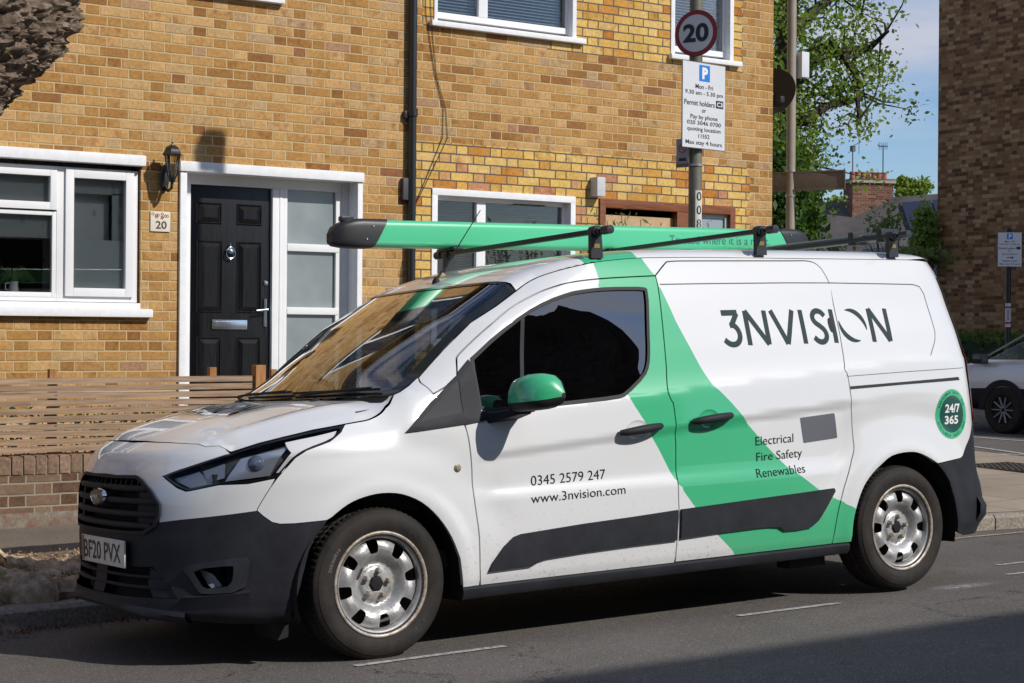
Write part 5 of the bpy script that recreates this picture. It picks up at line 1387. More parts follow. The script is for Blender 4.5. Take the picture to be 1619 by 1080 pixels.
# top vent sash and the big fixed light; wide casement at the right (proud sash)
frame_rect(q,-.95,2.225,.612,2.515,[.05,.05,.045,.055],yf-.022,yf+.05);frame_rect(q,-.95,1.59,.612,2.215,[.03,.03,.03,.035],yf-.004,yf+.05)
q.box((-1.05,yf-.002,1.56),(-.95,yf+.075,2.545),0,.004)
frame_rect(q,.675,1.600,1.195,2.530,[.062,.062,.062,.062],yf-.024,yf+.05)
W1=bld(q,'window',UPVC,H1)
pane(W1,-.92,2.27,.575,2.475,yf+.02);pane(W1,-.93,1.615,.59,2.19,yf+.02);pane(W1,.73,1.655,1.14,2.475,yf+.015)
q=MB();q.box((-1.75,YH-.065,1.450),(1.325,YH+.10,1.512),0,.012);q.box((-1.6,YH-.01,1.512),(1.245,YH+.10,1.556),0,.008);bld(q,'sill',PAINTW,W1)
q=MB();q.box((-1.9,YH-.06,2.578),(1.265,YH+.05,2.658),0,.014);bld(q,'lintel',PAINTW,W1)
# leafy blind, flower box and jug inside
b=NB('leafy_blind');P=b.pos();vo=b.new('TexVoronoi');b.put(b.vscale(P,(1,1,.55)),vo.inputs['Vector']);vo.inputs['Scale'].default_value=17;lf=b.math('LESS_THAN',vo.outputs['Distance'],.28);sel=b.math('GREATER_THAN',b.xyz(vo.outputs['Color'])[0],.45)
b.col(b.mix(b.math('MULTIPLY',lf,b.math('MULTIPLY',sel,.55)),(.56,.56,.54),(.24,.27,.27)));b.set(rough=.9);BLIND=b.m
FROST=simple('frosted_film',(.46,.50,.50),.6)
q=MB();q.box((.64,yf+.12,1.60),(1.05,yf+.125,2.37),0);q.box((-1.5,yf+.30,2.02),(.62,yf+.31,2.6),0);q.box((.62,yf+.32,1.58),(1.3,yf+.33,2.6),0);bld(q,'roller_blind',BLIND,H1)
q=MB();q.box((.70,yf+.035,1.62),(1.17,yf+.038,2.02),0);bld(q,'frosted_film',FROST,W1)
b=NB('leafy_net');P=b.pos();vo=b.new('TexVoronoi');b.put(b.vscale(P,(1,1,.55)),vo.inputs['Vector']);vo.inputs['Scale'].default_value=15;lf=b.math('LESS_THAN',vo.outputs['Distance'],.30);sel=b.math('GREATER_THAN',b.xyz(vo.outputs['Color'])[0],.35)
b.col(b.mix(b.math('MULTIPLY',lf,b.math('MULTIPLY',sel,.5)),(.36,.38,.36),(.20,.22,.21)));b.set(rough=.9)
q=MB();q.box((-.93,yf+.045,2.26),(.60,yf+.048,2.49),0);q.box((-.94,yf+.045,2.02),(.60,yf+.048,2.20),0);q.box((.72,yf+.045,2.36),(1.16,yf+.048,2.48),0);q.box((1.05,yf+.045,2.02),(1.16,yf+.048,2.37),0);bld(q,'net_curtain',b.m,W1)
# --- door set
yd_=YH+.165
q=MB()
# masonry surround
q.box((1.548,YH-.028,.0),(1.602,YH+.165,2.565),0,.006);q.box((3.066,YH-.028,.0),(3.112,YH+.165,2.565),0,.006);q.box((1.54,YH-.045,2.562),(3.118,YH+.165,2.640),0,.012)
SUR=bld(q,'door_surround',PAINTW,H1)
q=MB();q.box((1.602,yd_-.03,.40),(1.700,yd_+.05,2.562),0,.004);q.box((1.700,yd_-.03,2.485),(3.066,yd_+.05,2.562),0,.004)
q.box((2.392,yd_-.03,.40),(2.452,yd_+.05,2.485),0,.004);q.box((2.452,yd_-.034,.40),(2.475,yd_+.05,2.485),0,.003);q.box((2.475,yd_-.03,.40),(2.520,yd_+.05,2.485),0,.004)
q.box((2.955,yd_-.03,.40),(3.010,yd_+.05,2.485),0,.004);q.box((3.010,yd_-.036,.40),(3.066,yd_+.05,2.562),0,.003)
q.box((2.520,yd_-.036,1.995),(2.985,yd_+.05,2.056),0,.010);q.box((2.520,yd_-.036,1.490),(2.985,yd_+.05,1.548),0,.010);q.box((2.520,yd_-.036,.95),(2.985,yd_+.05,1.01),0,.010)
DF=bld(q,'door_frame',UPVC,H1)
FG=NB('frosted_glass');n=FG.noise(FG.pos(),3,3,.5);FG.col(FG.ramp(n,[(.3,(.19,.225,.235)),(.7,(.27,.31,.315))]));FG.set(rough=.12,spec=.6);FG=FG.m
for a,c in((2.056,2.485),(1.548,1.995),(1.01,1.49),(.45,.95)): pane(DF,2.520,a,2.955,c,yd_+.0,FG)
WOODB=NB('black_grained_door');P=WOODB.pos();g=WOODB.noise(WOODB.vscale(P,(95,20,6)),1.,4,.65);g2=WOODB.noise(WOODB.vscale(P,(6,20,95)),1.,4,.65)
WOODB.col(WOODB.ramp(g,[(.35,(.005,.005,.006)),(.65,(.013,.013,.015))]));WOODB.set(rough=.30,spec=.35);WOODB.bump(g,.45,.003);WOODB=WOODB.m
q=MB();q.box((1.704,yd_+.004,.45),(2.388,yd_+.045,2.482),0,.003)
def rpanel(q,x0,z0,x1,z1,y):
    # sunk moulding with a raised fielded centre
    a=.022;c=.045
    q.box((x0,y-.001,z0),(x1,y+.001,z1),1)
    def fr(p0,p1,d0,d1):
        A=[(x0+p0,z0+p0),(x1-p0,z0+p0),(x1-p0,z1-p0),(x0+p0,z1-p0)];B=[(x0+p1,z0+p1),(x1-p1,z0+p1),(x1-p1,z1-p1),(x0+p1,z1-p1)]
        V=[(u,y+d0,v) for u,v in A]+[(u,y+d1,v) for u,v in B];q.add(V,[(i,(i+1)%4,(i+1)%4+4,i+4) for i in range(4)],0,smooth=False);return B
    fr(-.006,.002,-.001,-.010);fr(.002,.010,-.010,.000);B=fr(.010,.044,.000,-.024)
    q.add([(u,y-.024,v) for u,v in B],[(0,1,2,3)],0,smooth=False)
for r in[(1.765,2.19,1.965,2.345),(2.10,2.19,2.305,2.345),(1.77,1.50,1.972,2.05),(2.103,1.50,2.305,2.05),(1.775,.62,1.965,1.30),(2.103,.62,2.30,1.30)]:
    rpanel(q,r[0],r[1],r[2],r[3],yd_+.004)
DOOR=bld(q,'front_door',[WOODB,WOODB],H1)
q=MB();q.box((1.892,yd_-.008,1.366),(2.190,yd_+.004,1.440),0,.004);q.box((1.905,yd_-.013,1.378),(2.177,yd_-.006,1.428),0,.005);bld(q,'letterbox',simple('satin_chrome',(.55,.60,.66),.22,metal=1.),DOOR)
q=MB();q.tube([(2.345,yd_-.002,1.39),(2.345,yd_-.002,1.61)],.014,0,10);q.tube([(2.345,yd_-.01,1.525),(2.345,yd_-.05,1.525),(2.245,yd_-.055,1.515)],.010,0,10);q.lathe([(0,-.012),(.018,-.010),(.02,0)],'y',(2.348,yd_+.004,1.735),0,16);bld(q,'door_handle',MATS['satin_chrome'],DOOR)
q=MB();c=Vector((2.038,yd_-.022,1.975));q.tube([c+Vector((.036*math.sin(t)*(1-.25*math.cos(t)),0,.045*math.cos(t)-.01)) for t in np.linspace(0,2*math.pi,25)[:-1]],.0055,0,8,closed=True);q.lathe([(0,-.02),(.017,-.016),(.026,0),(.026,.026)],'y',tuple(c+Vector((0,0,.0))),0,16);q.lathe([(0,.068),(.007,.062),(.005,.05),(.012,.042),(0,.038)],'z',tuple(c),0,10);q.lathe([(0,-.038-.035),(.007,-.066),(.005,-.055),(0,-.05)],'z',tuple(c),0,10);bld(q,'knocker',MATS['satin_chrome'],DOOR)
q=MB();q.box((1.55,5.55,-.1),(3.12,6.16,.40),0,.01);bld(q,'doorstep',simple('step_concrete',(.25,.24,.22),.9,var=.2,scale=20),H1)
# upper left window edge
q=MB();frame_rect(q,.6,3.99,2.35,5.2,.06,YH+.06,YH+.13);q.box((1.25,YH+.06,4.0),(1.32,YH+.13,5.2));W_=bld(q,'window',UPVC,H1);pane(W_,.66,4.05,2.3,5.15,YH+.09)
q=MB();q.box((.55,YH-.06,3.918),(2.395,YH+.12,3.985),0,.012);bld(q,'sill',PAINTW,W_)
# --- house on the right: windows with blinds
def slats(q,x0,x1,z0,z1,y,p=.025,tilt=.012):
    z=z0+.01
    while z<z1-.005:
        q.add([(x0,y-tilt,z-.006),(x1,y-tilt,z-.006),(x1,y+tilt,z+.008),(x0,y+tilt,z+.008)],[(0,1,2,3)],0,smooth=False);z+=p
BLI=simple('blind_blue_grey',(.72,.78,.82),.5);BLD=simple('blind_dark',(.055,.055,.05),.6)
def win(par,x0,z0,x1,z1,mull,blind,sill=True,yo=.085,glassm=None,transom=None,bp=.027,tilt=.010):
    q=MB();y=YH+yo
    frame_rect(q,x0,z0,x1,z1,.052,y-.03,y+.04)
    xs=[x0+.052]+[v for m_ in mull for v in(m_-.026,m_+.026)]+[x1-.052]
    for m_ in mull:q.box((m_-.045,y-.034,z0+.052),(m_+.045,y+.04,z1-.052),0,.003)
    W=bld(q,'window',UPVC,par)
    for i in range(0,len(xs),2): pane(W,xs[i]-.004,z0+.048,xs[i+1]+.004,z1-.048,y,glassm)
    q=MB();slats(q,x0+.05,x1-.05,z0+.05,z1-.05,y+.07,bp,tilt);bld(q,'blind',blind,W)
    return W
W2=win(H2,3.79,3.985,5.225,5.2,[4.300],BLI)
q=MB();q.box((3.735,YH-.055,3.898),(5.31,YH+.10,3.945),0,.012);bld(q,'sill',PAINTW,W2)
for bx in(((5.190,YH-.012,3.94),(5.232,YH+.09,5.2)),((3.780,YH-.012,3.94),(3.812,YH+.05,5.2))):
    q=MB();q.box(bx[0],bx[1],0,.004);bld(q,'reveal_trim',PAINTW,W2)
W3=win(H2,6.305,3.955,7.035,5.2,[],BLI)
q=MB();q.box((6.27,YH-.055,3.868),(7.12,YH+.10,3.915),0,.012);bld(q,'sill',PAINTW,W3)
for bx in(((7.000,YH-.012,3.91),(7.045,YH+.09,5.2)),((6.295,YH-.012,3.91),(6.34,YH+.05,5.2))):
    q=MB();q.box(bx[0],bx[1],0,.004);bld(q,'reveal_trim',PAINTW,W3)
W4=win(H2,3.80,1.25,5.205,2.515,[4.295],BLD,glassm=WG_,bp=.022,tilt=.004)
q=MB();q.box((3.772,YH-.014,1.2),(3.826,YH+.06,2.545),0,.004);q.box((5.185,YH-.014,1.2),(5.236,YH+.12,2.545),0,.004);q.box((3.772,YH-.016,2.500),(5.236,YH+.06,2.556),0,.004);q.box((3.76,YH-.06,1.19),(5.25,YH+.1,1.26),0,.01);bld(q,'reveal_trim',PAINTW,W4)
q=MB()
for i in range(17): q.box((4.62+i*.02,YH+.045,2.462),(4.632+i*.02,YH+.06,2.470),0)
bld(q,'trickle_vent',DARKP,W4)
# brown timber frame
TIM=NB('stained_timber');n=TIM.noise(TIM.vscale(TIM.pos(),(3,3,40)),1.5,4,.6);TIM.col(TIM.ramp(n,[(.3,(.12,.032,.010)),(.7,(.26,.085,.025))]));TIM.set(rough=.4,spec=.4);TIM=TIM.m
q=MB();frame_rect(q,5.50,.12,7.077,2.552,[.062,.062,.075,.08],YH-.02,YH+.08);q.box((6.38,YH-.015,.2),(6.52,YH+.08,2.477),0,.004);W5=bld(q,'timber_window',TIM,H2)
PLY=simple('plywood_board',(.50,.34,.19),.8,var=.15,scale=9);q=MB();q.box((5.562,YH+.05,.2),(6.38,YH+.07,2.42));bld(q,'board',PLY,W5)
q=MB();frame_rect(q,6.52,.2,7.015,2.477,.035,YH+.02,YH+.07);bld(q,'inner_frame',simple('grey_frame',(.35,.36,.38),.4),W5);pane(W5,6.55,.23,6.98,2.44,YH+.04,simple('pale_obscure_glass',(.27,.33,.37),.15,spec=.6))
# ---------- things on the walls
BLK=simple('black_iron',(.014,.014,.015),.35,spec=.6)
q=MB();q.tube([(3.557,YH-.045,-.1),(3.557,YH-.045,5.4)],.034,0,16);
for z in(3.16,1.1,5.1):q.lathe([(.036,-.035),(.045,-.03),(.045,.03),(.036,.035)],'z',(3.557,YH-.045,z),0,16)
q.box((3.53,YH-.02,3.10),(3.585,YH,3.20),0,.004);q.box((3.488,YH-.045,3.11),(3.535,YH-.004,3.17),0,.006)
o=q.build('drainpipe',BLK);tag(o,'black drainpipe running down the brick front between the two houses','drainpipe')
q=MB();P=[(3.66,YH-.008,5.5),(3.70,YH-.008,4.0),(3.79,YH-.008,3.50),(3.875,YH-.008,3.22),(3.87,YH-.008,2.98),(3.70,YH-.008,2.6),(3.60,YH-.01,2.4)]
q.tube([Vector(p) for p in P],.0028,0,6);q.tube([Vector(p)+Vector((.030+.02*math.sin(i*2),0,.0)) for i,p in enumerate(P[:-1])]+[Vector(P[-1])+Vector((.01,0,0))],.0025,0,6)
q.tube([(3.49,YH-.008,1.9),(3.44,YH-.008,1.4),(3.50,YH-.008,.8)],.0025,0,6);q.tube([(3.50,YH-.008,1.95),(3.47,YH-.008,1.4),(3.52,YH-.008,.9)],.0025,0,6)
o=q.build('cable',simple('cable_black',(.03,.027,.025),.6));tag(o,'thin black cables hanging loosely on the brick wall beside the drainpipe','cable')
o=MB().box((3.475,YH-.05,2.44),(3.53,YH,2.62),0,.006).build('junction_box',simple('dark_grey_box',(.05,.05,.055),.5));tag(o,'small dark box fixed to the brick wall beside the black drainpipe','junction box')
o=MB().box((5.40,YH-.11,2.565),(5.49,YH,2.735),0,.008).build('wall_box',simple('grey_alarm_box',(.52,.53,.56),.5,var=.05));tag(o,'small plain grey box high on the yellow brick above the brown timber window','alarm box')
# lantern
def lantern():
    L=empty('wall_lantern',(1.425,YH,2.50),label='black coach lantern on the brick wall beside the front door',cat='wall lamp')
    q=MB();q.lathe([(0,-.0),(.045,-.004),(.05,-.016),(.04,-.03),(0,-.035)],'y',(0,0,0),0,8)
    for p in q.v:p[:,2]*=2.2;p[:,0]*=.8
    q.build('backplate',BLK,L)
    q=MB();q.tube([(0,-.02,-.06),(0,-.09,-.10),(0,-.15,-.085),(0,-.165,-.04)],[.014,.012,.011,.012],0,10);q.lathe([(0,-.075),(.008,-.068),(.006,-.05),(.022,-.035),(.026,-.015),(.03,.0)],'z',(0,-.165,-.0),0,12);q.build('arm',BLK,L)
    q=MB();n=6;lo,hi=.032,.058;z0,z1=.0,.165
    for i in range(n):
        a=2*math.pi*(i+.5)/n;q.tube([(lo*math.cos(a),-.165+lo*math.sin(a),z0),(hi*math.cos(a),-.165+hi*math.sin(a),z1)],.0035,0,6)
    q.lathe([(.036,-.004),(.036,.006),(.030,.006)],'z',(0,-.165,0),0,6,smooth=False)
    q.lathe([(.076,.160),(.080,.166),(.074,.172),(.060,.196),(.048,.222),(.022,.236),(.010,.24),(.006,.252),(.010,.262),(.004,.276),(0,.282)],'z',(0,-.165,0),0,6,smooth=False);q.lathe([(0,.158),(.076,.160)],'z',(0,-.165,0),0,6,smooth=False)
    q.build('lantern_frame',BLK,L)
    q=MB();q.lathe([(.031,.004),(.056,.162)],'z',(0,-.165,0),0,6,smooth=False,a0=math.pi/6,a1=math.pi/6+2*math.pi);q.build('glass_pane',glass('lantern_glass',(.80,.76,.70),1.5,1.2,.25),L)
    q=MB();q.lathe([(.010,.0),(.010,.04),(.018,.06),(.016,.09),(0,.10)],'z',(0,-.165,0),0,12);q.build('bulb',simple('bulb_white',(.7,.66,.6),.3),L)
lantern()
q=MB();q.box((1.318,YH-.012,2.098),(1.474,YH,2.248),0,.003)
N_=q.build('house_number',[simple('cream_tile',(.72,.66,.56),.3,var=.04)]);tag(N_,'cream tile with the number 20 and small red flowers, beside the door','number plaque')
V,F_=textgeo('20',.02);V=fit(V,1.358,1.446,2.118,2.178);q=MB();q.add(np.c_[V[:,0],np.full(len(V),YH-.0135),V[:,1]],F_,0,smooth=False);o=q.build('numerals',simple('numeral_brown',(.07,.055,.04),.4));kid(o,N_)
q=MB();r2=random.Random(3)
for i in range(9):
    cx_=1.335+.118*r2.random();cz=2.20+.035*r2.random();
    for k in range(5):
        a=k*1.256;q.add([(cx_+.009*math.cos(a)+.005*math.cos(t),YH-.0135,cz+.009*math.sin(a)+.005*math.sin(t)) for t in np.linspace(0,5.2,6)],[tuple(range(6))],i%2,smooth=False)
o=q.build('flower_pattern',[simple('flower_red',(.55,.14,.08),.5),simple('leaf_green',(.25,.30,.14),.5)]);kid(o,N_)
# jug with a plant on the window board; long planter
q=MB();q.lathe([(0,0),(.033,.0),(.036,.03),(.030,.07),(.034,.09),(.030,.09)],'z',(.335,YH+.13,1.612),0,20);q.tube([(.305,YH+.13,1.69),(.275,YH+.13,1.685),(.275,YH+.13,1.645),(.302,YH+.13,1.635)],.005,0,8)
o=q.build('jug',simple('white_china',(.68,.70,.72),.2));tag(o,'small white jug with a spidery green plant on the window ledge of house 20','jug')
q=MB();r2=random.Random(5)
for i in range(46):
    a=r2.uniform(0,6.28);l=r2.uniform(.06,.17);h=r2.uniform(.05,.12);p0=Vector((.335,YH+.13,1.70));p1=p0+Vector((math.cos(a)*l*.5,math.sin(a)*l*.2,h));p2=p0+Vector((math.cos(a)*l,math.sin(a)*l*.35,h*.3-.02));q.tube([p0,p1,p2],[.003,.0035,.0012],0,4)
o=q.build('house_plant',simple('spider_plant',(.12,.22,.06),.5));tag(o,'spidery green pot plant growing out of the white jug behind the window','plant')
q=MB();q.box((-1.3,YH+.22,2.05),(.38,YH+.30,2.115),0,.004)
for i in range(22):
    cx_=-.9+i*.06;q.box((cx_,YH+.216,2.062),(cx_+.025,YH+.219,2.082),1+i%2)
o=q.build('shelf_box',[simple('box_white',(.6,.6,.58),.6),simple('dot_teal',(.10,.25,.25),.6),simple('dot_orange',(.5,.25,.08),.6)]);tag(o,'long white patterned box seen through the left window of house 20','box')
# satellite dish at the corner
SD=empty('satellite_dish',(7.72,6.32,3.72),label='dark grey satellite dish with its arm at the corner of the brick house',cat='satellite dish')
q=MB();Rm=Matrix.Rotation(math.radians(205),4,'Z')@Matrix.Rotation(math.radians(78),4,'Y')
q.lathe([(0,0),(.08,.006),(.16,.026),(.23,.055),(.235,.060),(.16,.034),(.08,.014),(0,.008)],'z',(0,0,0),0,32)
for p in q.v:p[:,1]*=1.05
q.build('dish',simple('dish_grey',(.030,.031,.034),.5),SD,M=Matrix.Translation((.14,-.0,.0))@Rm)
q=MB();q.tube([(-.07,0,-.05),(.06,0,-.05),(.12,0,0)],.016,0,8);q.tube([(.10,0,-.10),(.0,-.25,-.10)],.012,0,8);q.box((-.05,-.30,-.13),(.0,-.24,-.07),0,.008);q.build('bracket',BLK,SD)
# ================================================================== low wall, fence, garden
YW=4.60
def gw_(x): return gz_pave(x,YW)
q=MB();q.box((-9,YW,-.3),(1.75,YW+.215,.425),0)
GW=q.build('garden_wall',BR_WALL);tag(GW,'low weathered brick wall with an upright brick coping under the slatted fence','wall')
q=MB();x=-9.;r2=random.Random(11)
while x<1.72:
    w_=.068+r2.uniform(-.003,.003);q.box((x,YW-.006+r2.uniform(-.004,.004),.430),(x+w_,YW+.22,.545+r2.uniform(-.004,.004)),r2.choice([0,0,1]),.006);x+=w_+.010
o=q.build('coping',[simple('coping_brick',(.20,.125,.082),.9,var=.4,scale=45,bump=.6),simple('coping_brick_pale',(.25,.165,.11),.9,var=.4,scale=45,bump=.6)]);kid(o,GW)
q=MB();q.box((-9,YW+.004,.42),(1.75,YW+.21,.535),0);o=q.build('coping_mortar',simple('old_mortar',(.26,.22,.17),.95,var=.3,scale=40));kid(o,GW)
b=NB('old_render');P=b.pos();n=b.noise(P,7,6,.75);n2=b.noise(P,60,4,.7);b.col(b.mix(b.math('MULTIPLY',b.math('SUBTRACT',n,.42,clamp=True),5.,clamp=True),b.ramp(n2,[(.3,(.15,.13,.105)),(.7,(.27,.24,.19))]),(.16,.085,.055)));b.set(rough=.95);b.bump(b.math('ADD',n,n2),.6,.008)
q=MB();q.box((-9,YW-.010,-.2),(1.75,YW+.002,.185),0,.004);o=q.build('render_plinth',b.m);kid(o,GW)
FW=NB('weathered_slat');P=FW.pos();n=FW.noise(FW.vscale(P,(1.6,1,34)),1.7,5,.65);kn=FW.new('TexVoronoi');FW.put(FW.vscale(P,(2.6,1,9)),kn.inputs['Vector']);kn.inputs['Scale'].default_value=1.6
knot=FW.math('LESS_THAN',kn.outputs['Distance'],.07);rv=FW.white(FW.comb(FW.math('FLOOR',FW.math('DIVIDE',FW.xyz(P)[2],.0495)),FW.math('FLOOR',FW.math('MULTIPLY',FW.xyz(P)[0],.55))))
c=FW.ramp(n,[(.28,(.17,.11,.07)),(.5,(.33,.225,.15)),(.75,(.44,.325,.23))]);s_=FW.math('MULTIPLY_ADD',rv,.35,.80);c=FW.mix(1.,c,FW.comb(s_,s_,s_),'MULTIPLY');c=FW.mix(knot,c,(.09,.04,.022));FW.col(c);FW.set(rough=.85,spec=.2);FW.bump(n,.4,.003);FW=FW.m
FEN=empty('slatted_fence',(-.5,YW+.07,.55),label='low fence of thin weathered wooden slats standing on the brick wall',cat='fence')
r2=random.Random(2)
for i in range(10):
    q=MB();z=.560+i*.0495;segs=[(-9,-2.2),(-2.195,1.565)]
    for a,c in segs:
        n=14;V=[];dz=r2.uniform(-.003,.003);pts=[]
        for k_ in range(n+1):
            x=a+(c-a)*k_/n;wv=.004*math.sin(x*1.7+i*1.3)+dz;th=.0385
            V+=[(x,YW+.060,z+wv),(x,YW+.060,z+wv+th),(x,YW+.078,z+wv+th),(x,YW+.078,z+wv)]
        F2=[(4*k_+j,4*k_+(j+1)%4,4*k_+4+(j+1)%4,4*k_+4+j) for k_ in range(n) for j in range(4)]+[(0,1,2,3),(4*n+3,4*n+2,4*n+1,4*n)]
        q.add(V,F2,0,smooth=False)
    bld(q,'slat',FW,FEN)
POST=NB('orange_post');n=POST.noise(POST.vscale(POST.pos(),(9,9,2)),3,4,.6);POST.col(POST.ramp(n,[(.3,(.22,.085,.02)),(.7,(.42,.20,.06))]));POST.set(rough=.7);POST=POST.m
for x,h in((-4.6,1.10),(-2.2,1.10),(.155,1.098),(1.265,1.105)):
    q=MB();q.box((x-.025,YW+.080,.1),(x+.025,YW+.13,h),0,.004);bld(q,'post',POST,FEN)
q=MB();q.box((1.56,YW+.03,.1),(1.635,YW+.105,1.12),0,.005);q.box((1.69,YW+.06,.55),(1.735,YW+.10,1.09),0,.004);bld(q,'gate_post',POST,FEN)
q=MB();q.box((-9,YW+.22,-.2),(7.5,YH,.09),0);tag(q.build('front_garden',simple('garden_ground',(.13,.11,.085),.95,var=.4,scale=8)),kind='structure')
# low dark planting added behind the fence to darken its gaps
q=MB();r_=np.random.RandomState(61);n=5200;C_=np.stack([r_.uniform(-3,1.5,n),r_.uniform(YW+.25,YW+.8,n),.15+.68*r_.rand(n)**.8],-1);PLN=q
# plants in the garden
def leaf(name,c,var=.35):
    b=NB(name);n=b.noise(b.pos(),3.5,3,.6);w_=b.new('ObjectInfo');rv=b.white(b.vscale(b.pos(),(9,9,9)))
    lo=tuple(x*(1-var) for x in c);hi=tuple(min(1,x*(1+var)) for x in c);b.col(b.ramp(n,[(.3,lo),(.7,hi)]));b.set(rough=.55,spec=.35)
    tl_=b.new('BsdfTranslucent');mx=b.new('MixShader');mx.inputs[0].default_value=.35;tl_.inputs[0].default_value=(c[0]*1.8,c[1]*1.9,c[2]*.9,1)
    b.t.links.new(b.b.outputs[0],mx.inputs[1]);b.t.links.new(tl_.outputs[0],mx.inputs[2]);b.t.links.new(mx.outputs[0],b.n['Material Output'].inputs[0]);return b.m
LEAF=leaf('tree_leaf',(.17,.25,.045));LEAFD=leaf('dark_leaf',(.06,.12,.025));leaves_later=1;LEAFY=leaf('lime_leaf',(.16,.22,.03));LEAFG=leaf('grey_leaf',(.15,.19,.065))
def leaves(q,centers,size,seed=0,mi=0,asp=.55,nrm_up=.3):
    r=np.random.RandomState(seed);n=len(centers);C_=np.asarray(centers,float)
    a=r.normal(size=(n,3));a/=np.linalg.norm(a,axis=1,keepdims=True);b=r.normal(size=(n,3));b[:,2]*=.6;b-=a*(a*b).sum(1,keepdims=True);b/=np.linalg.norm(b,axis=1,keepdims=True)
    s=size*r.uniform(.45,1.5,size=(n,1));V=np.stack([C_-a*s*.5,C_+b*s*asp*.5-a*s*.05,C_+a*s*.5,C_-b*s*asp*.5-a*s*.05],1).reshape(-1,3)
    F2=np.arange(4*n).reshape(-1,4);q.add(V,F2.tolist(),mi,smooth=False)
BARK=simple('bark_brown',(.10,.075,.055),.9,var=.5,scale=14,bump=.8)
def tree(name,base,h,crown_c,crown_r,n,size,label,mat,cat='tree',seed=1,trunk_r=.2,clumps=40,group=None,limbs=12,wood=BARK,spread=.32):
    r=np.random.RandomState(seed);T=empty(name,base,label=label,cat=cat,group=group)
    q=MB();cc=np.array(crown_c,float)-np.array(base)
    top=Vector((cc[0]*.6,cc[1]*.6,cc[2]));q.tube([(0,0,-.2),(top.x*.2,top.y*.2,h*.25),(top.x*.6,top.y*.6,h*.5),top],[trunk_r*1.25,trunk_r,trunk_r*.7,trunk_r*.25],0,10)
    cl=[]
    for i in range(clumps):
        d=r.normal(size=3);d/=np.linalg.norm(d);cl.append(cc+d*np.array(crown_r)*r.uniform(.35,1.0)**.7)
    for i in range(min(limbs,clumps)):
        e=Vector(cl[i]);s_=Vector((top.x*.5,top.y*.5,h*r.uniform(.25,.55)));mid=(s_+e)/2+Vector(r.normal(size=3)*.15*min(crown_r));q.tube([s_,mid,e],[trunk_r*.35,trunk_r*.2,trunk_r*.06],0,6)
        for k in range(3):
            e2=e+Vector(r.normal(size=3)*np.array(crown_r)*.3);q.tube([mid,(mid+e2)/2+Vector(r.normal(size=3)*.05),e2],[trunk_r*.12,trunk_r*.08,trunk_r*.03],0,5)
    q.build('trunk',wood,T)
    q=MB();per=n//clumps;P=[]
    for c in cl: P.append(c+r.normal(size=(per,3))*np.array(crown_r)*spread*r.uniform(.6,1.1))
    leaves(q,np.concatenate(P),size,seed);q.build('crown',mat,T);return T
leaves(PLN,C_,.05,62,0,.4);tag(PLN.build('added_planting',leaf('shade_leaf',(.05,.085,.025))),kind='stuff')
# ================================================================== street tree with burrs, left
def nz(p,s): return noise.noise(Vector(p)*s)
ST=empty('street_tree',(-1.35,2.62,.05),label='old street tree with a knobbly burred trunk and spreading roots at the kerb',cat='tree')
def trunk_r(th,z):
    # radius around (-1.35,2.62): flared foot, swollen burr on the right higher up
    r=.40+.26*math.exp(-((z)/.22))+.03*math.sin(3*th+z)
    d=math.atan2(math.sin(th-(-.25)),math.cos(th-(-.25)))
    b=math.exp(-(d/.95)**2)
    r+=b*(.46*(1/(1+math.exp(-(z-2.56)/.11))))*(1-.25*max(0,(z-3.2)))
    return r
V=[];F_=[];nt=420;zs=list(np.linspace(-.15,2.0,50))+list(np.linspace(2.01,3.7,250))+list(np.linspace(3.72,4.4,20));c0=Vector((-1.35,2.62,0))
for z in zs:
    for i in range(nt):
        th=2*math.pi*i/nt-math.pi;r=trunk_r(th,z);p=Vector((r*math.cos(th),r*math.sin(th),z))
        g=min(1,max(0,(z-1.8)/.8));
        k1=noise.fractal(p*4.0,.9,2.2,5);k2=noise.fractal(p*15+Vector((5,3,1)),.8,2.1,4);k3=abs(noise.noise(p*9))
        k4=noise.fractal(p*42+Vector((1,7,3)),.8,2.1,3) if g>0 and math.cos(th)>-.5 else 0.
        dr=.02*k1*(1-g)+g*(.070*k1+.050*k2-.045*k3+.028*k4)+(1-g)*.012*noise.noise(Vector((th*9,z*1.2,0)))
        V.append(((r+dr)*math.cos(th),(r+dr)*math.sin(th),z))
for j in range(len(zs)-1):
    for i in range(nt):F_.append((j*nt+i,j*nt+(i+1)%nt,(j+1)*nt+(i+1)%nt,(j+1)*nt+i))
b=NB('burred_bark');P=b.pos(True);n=b.noise(P,9,8,.75);m=b.noise(P,34,6,.75);geo=b.new('NewGeometry')
c=b.ramp(n,[(.30,(.045,.030,.020)),(.46,(.20,.145,.105)),(.60,(.40,.305,.235)),(.75,(.54,.44,.35))]);c=b.mix(b.math('MULTIPLY',b.math('SUBTRACT',b.noise(P,3,4,.6),.60,clamp=True),4.,clamp=True),c,(.38,.25,.11));b.col(c);b.set(rough=.9,spec=.2);b.bump(b.math('ADD',n,b.math('MULTIPLY',m,.7)),1.,.03);BURR=b.m
q=MB();q.add(np.array(V),F_,0);q.build('trunk',BURR,ST)
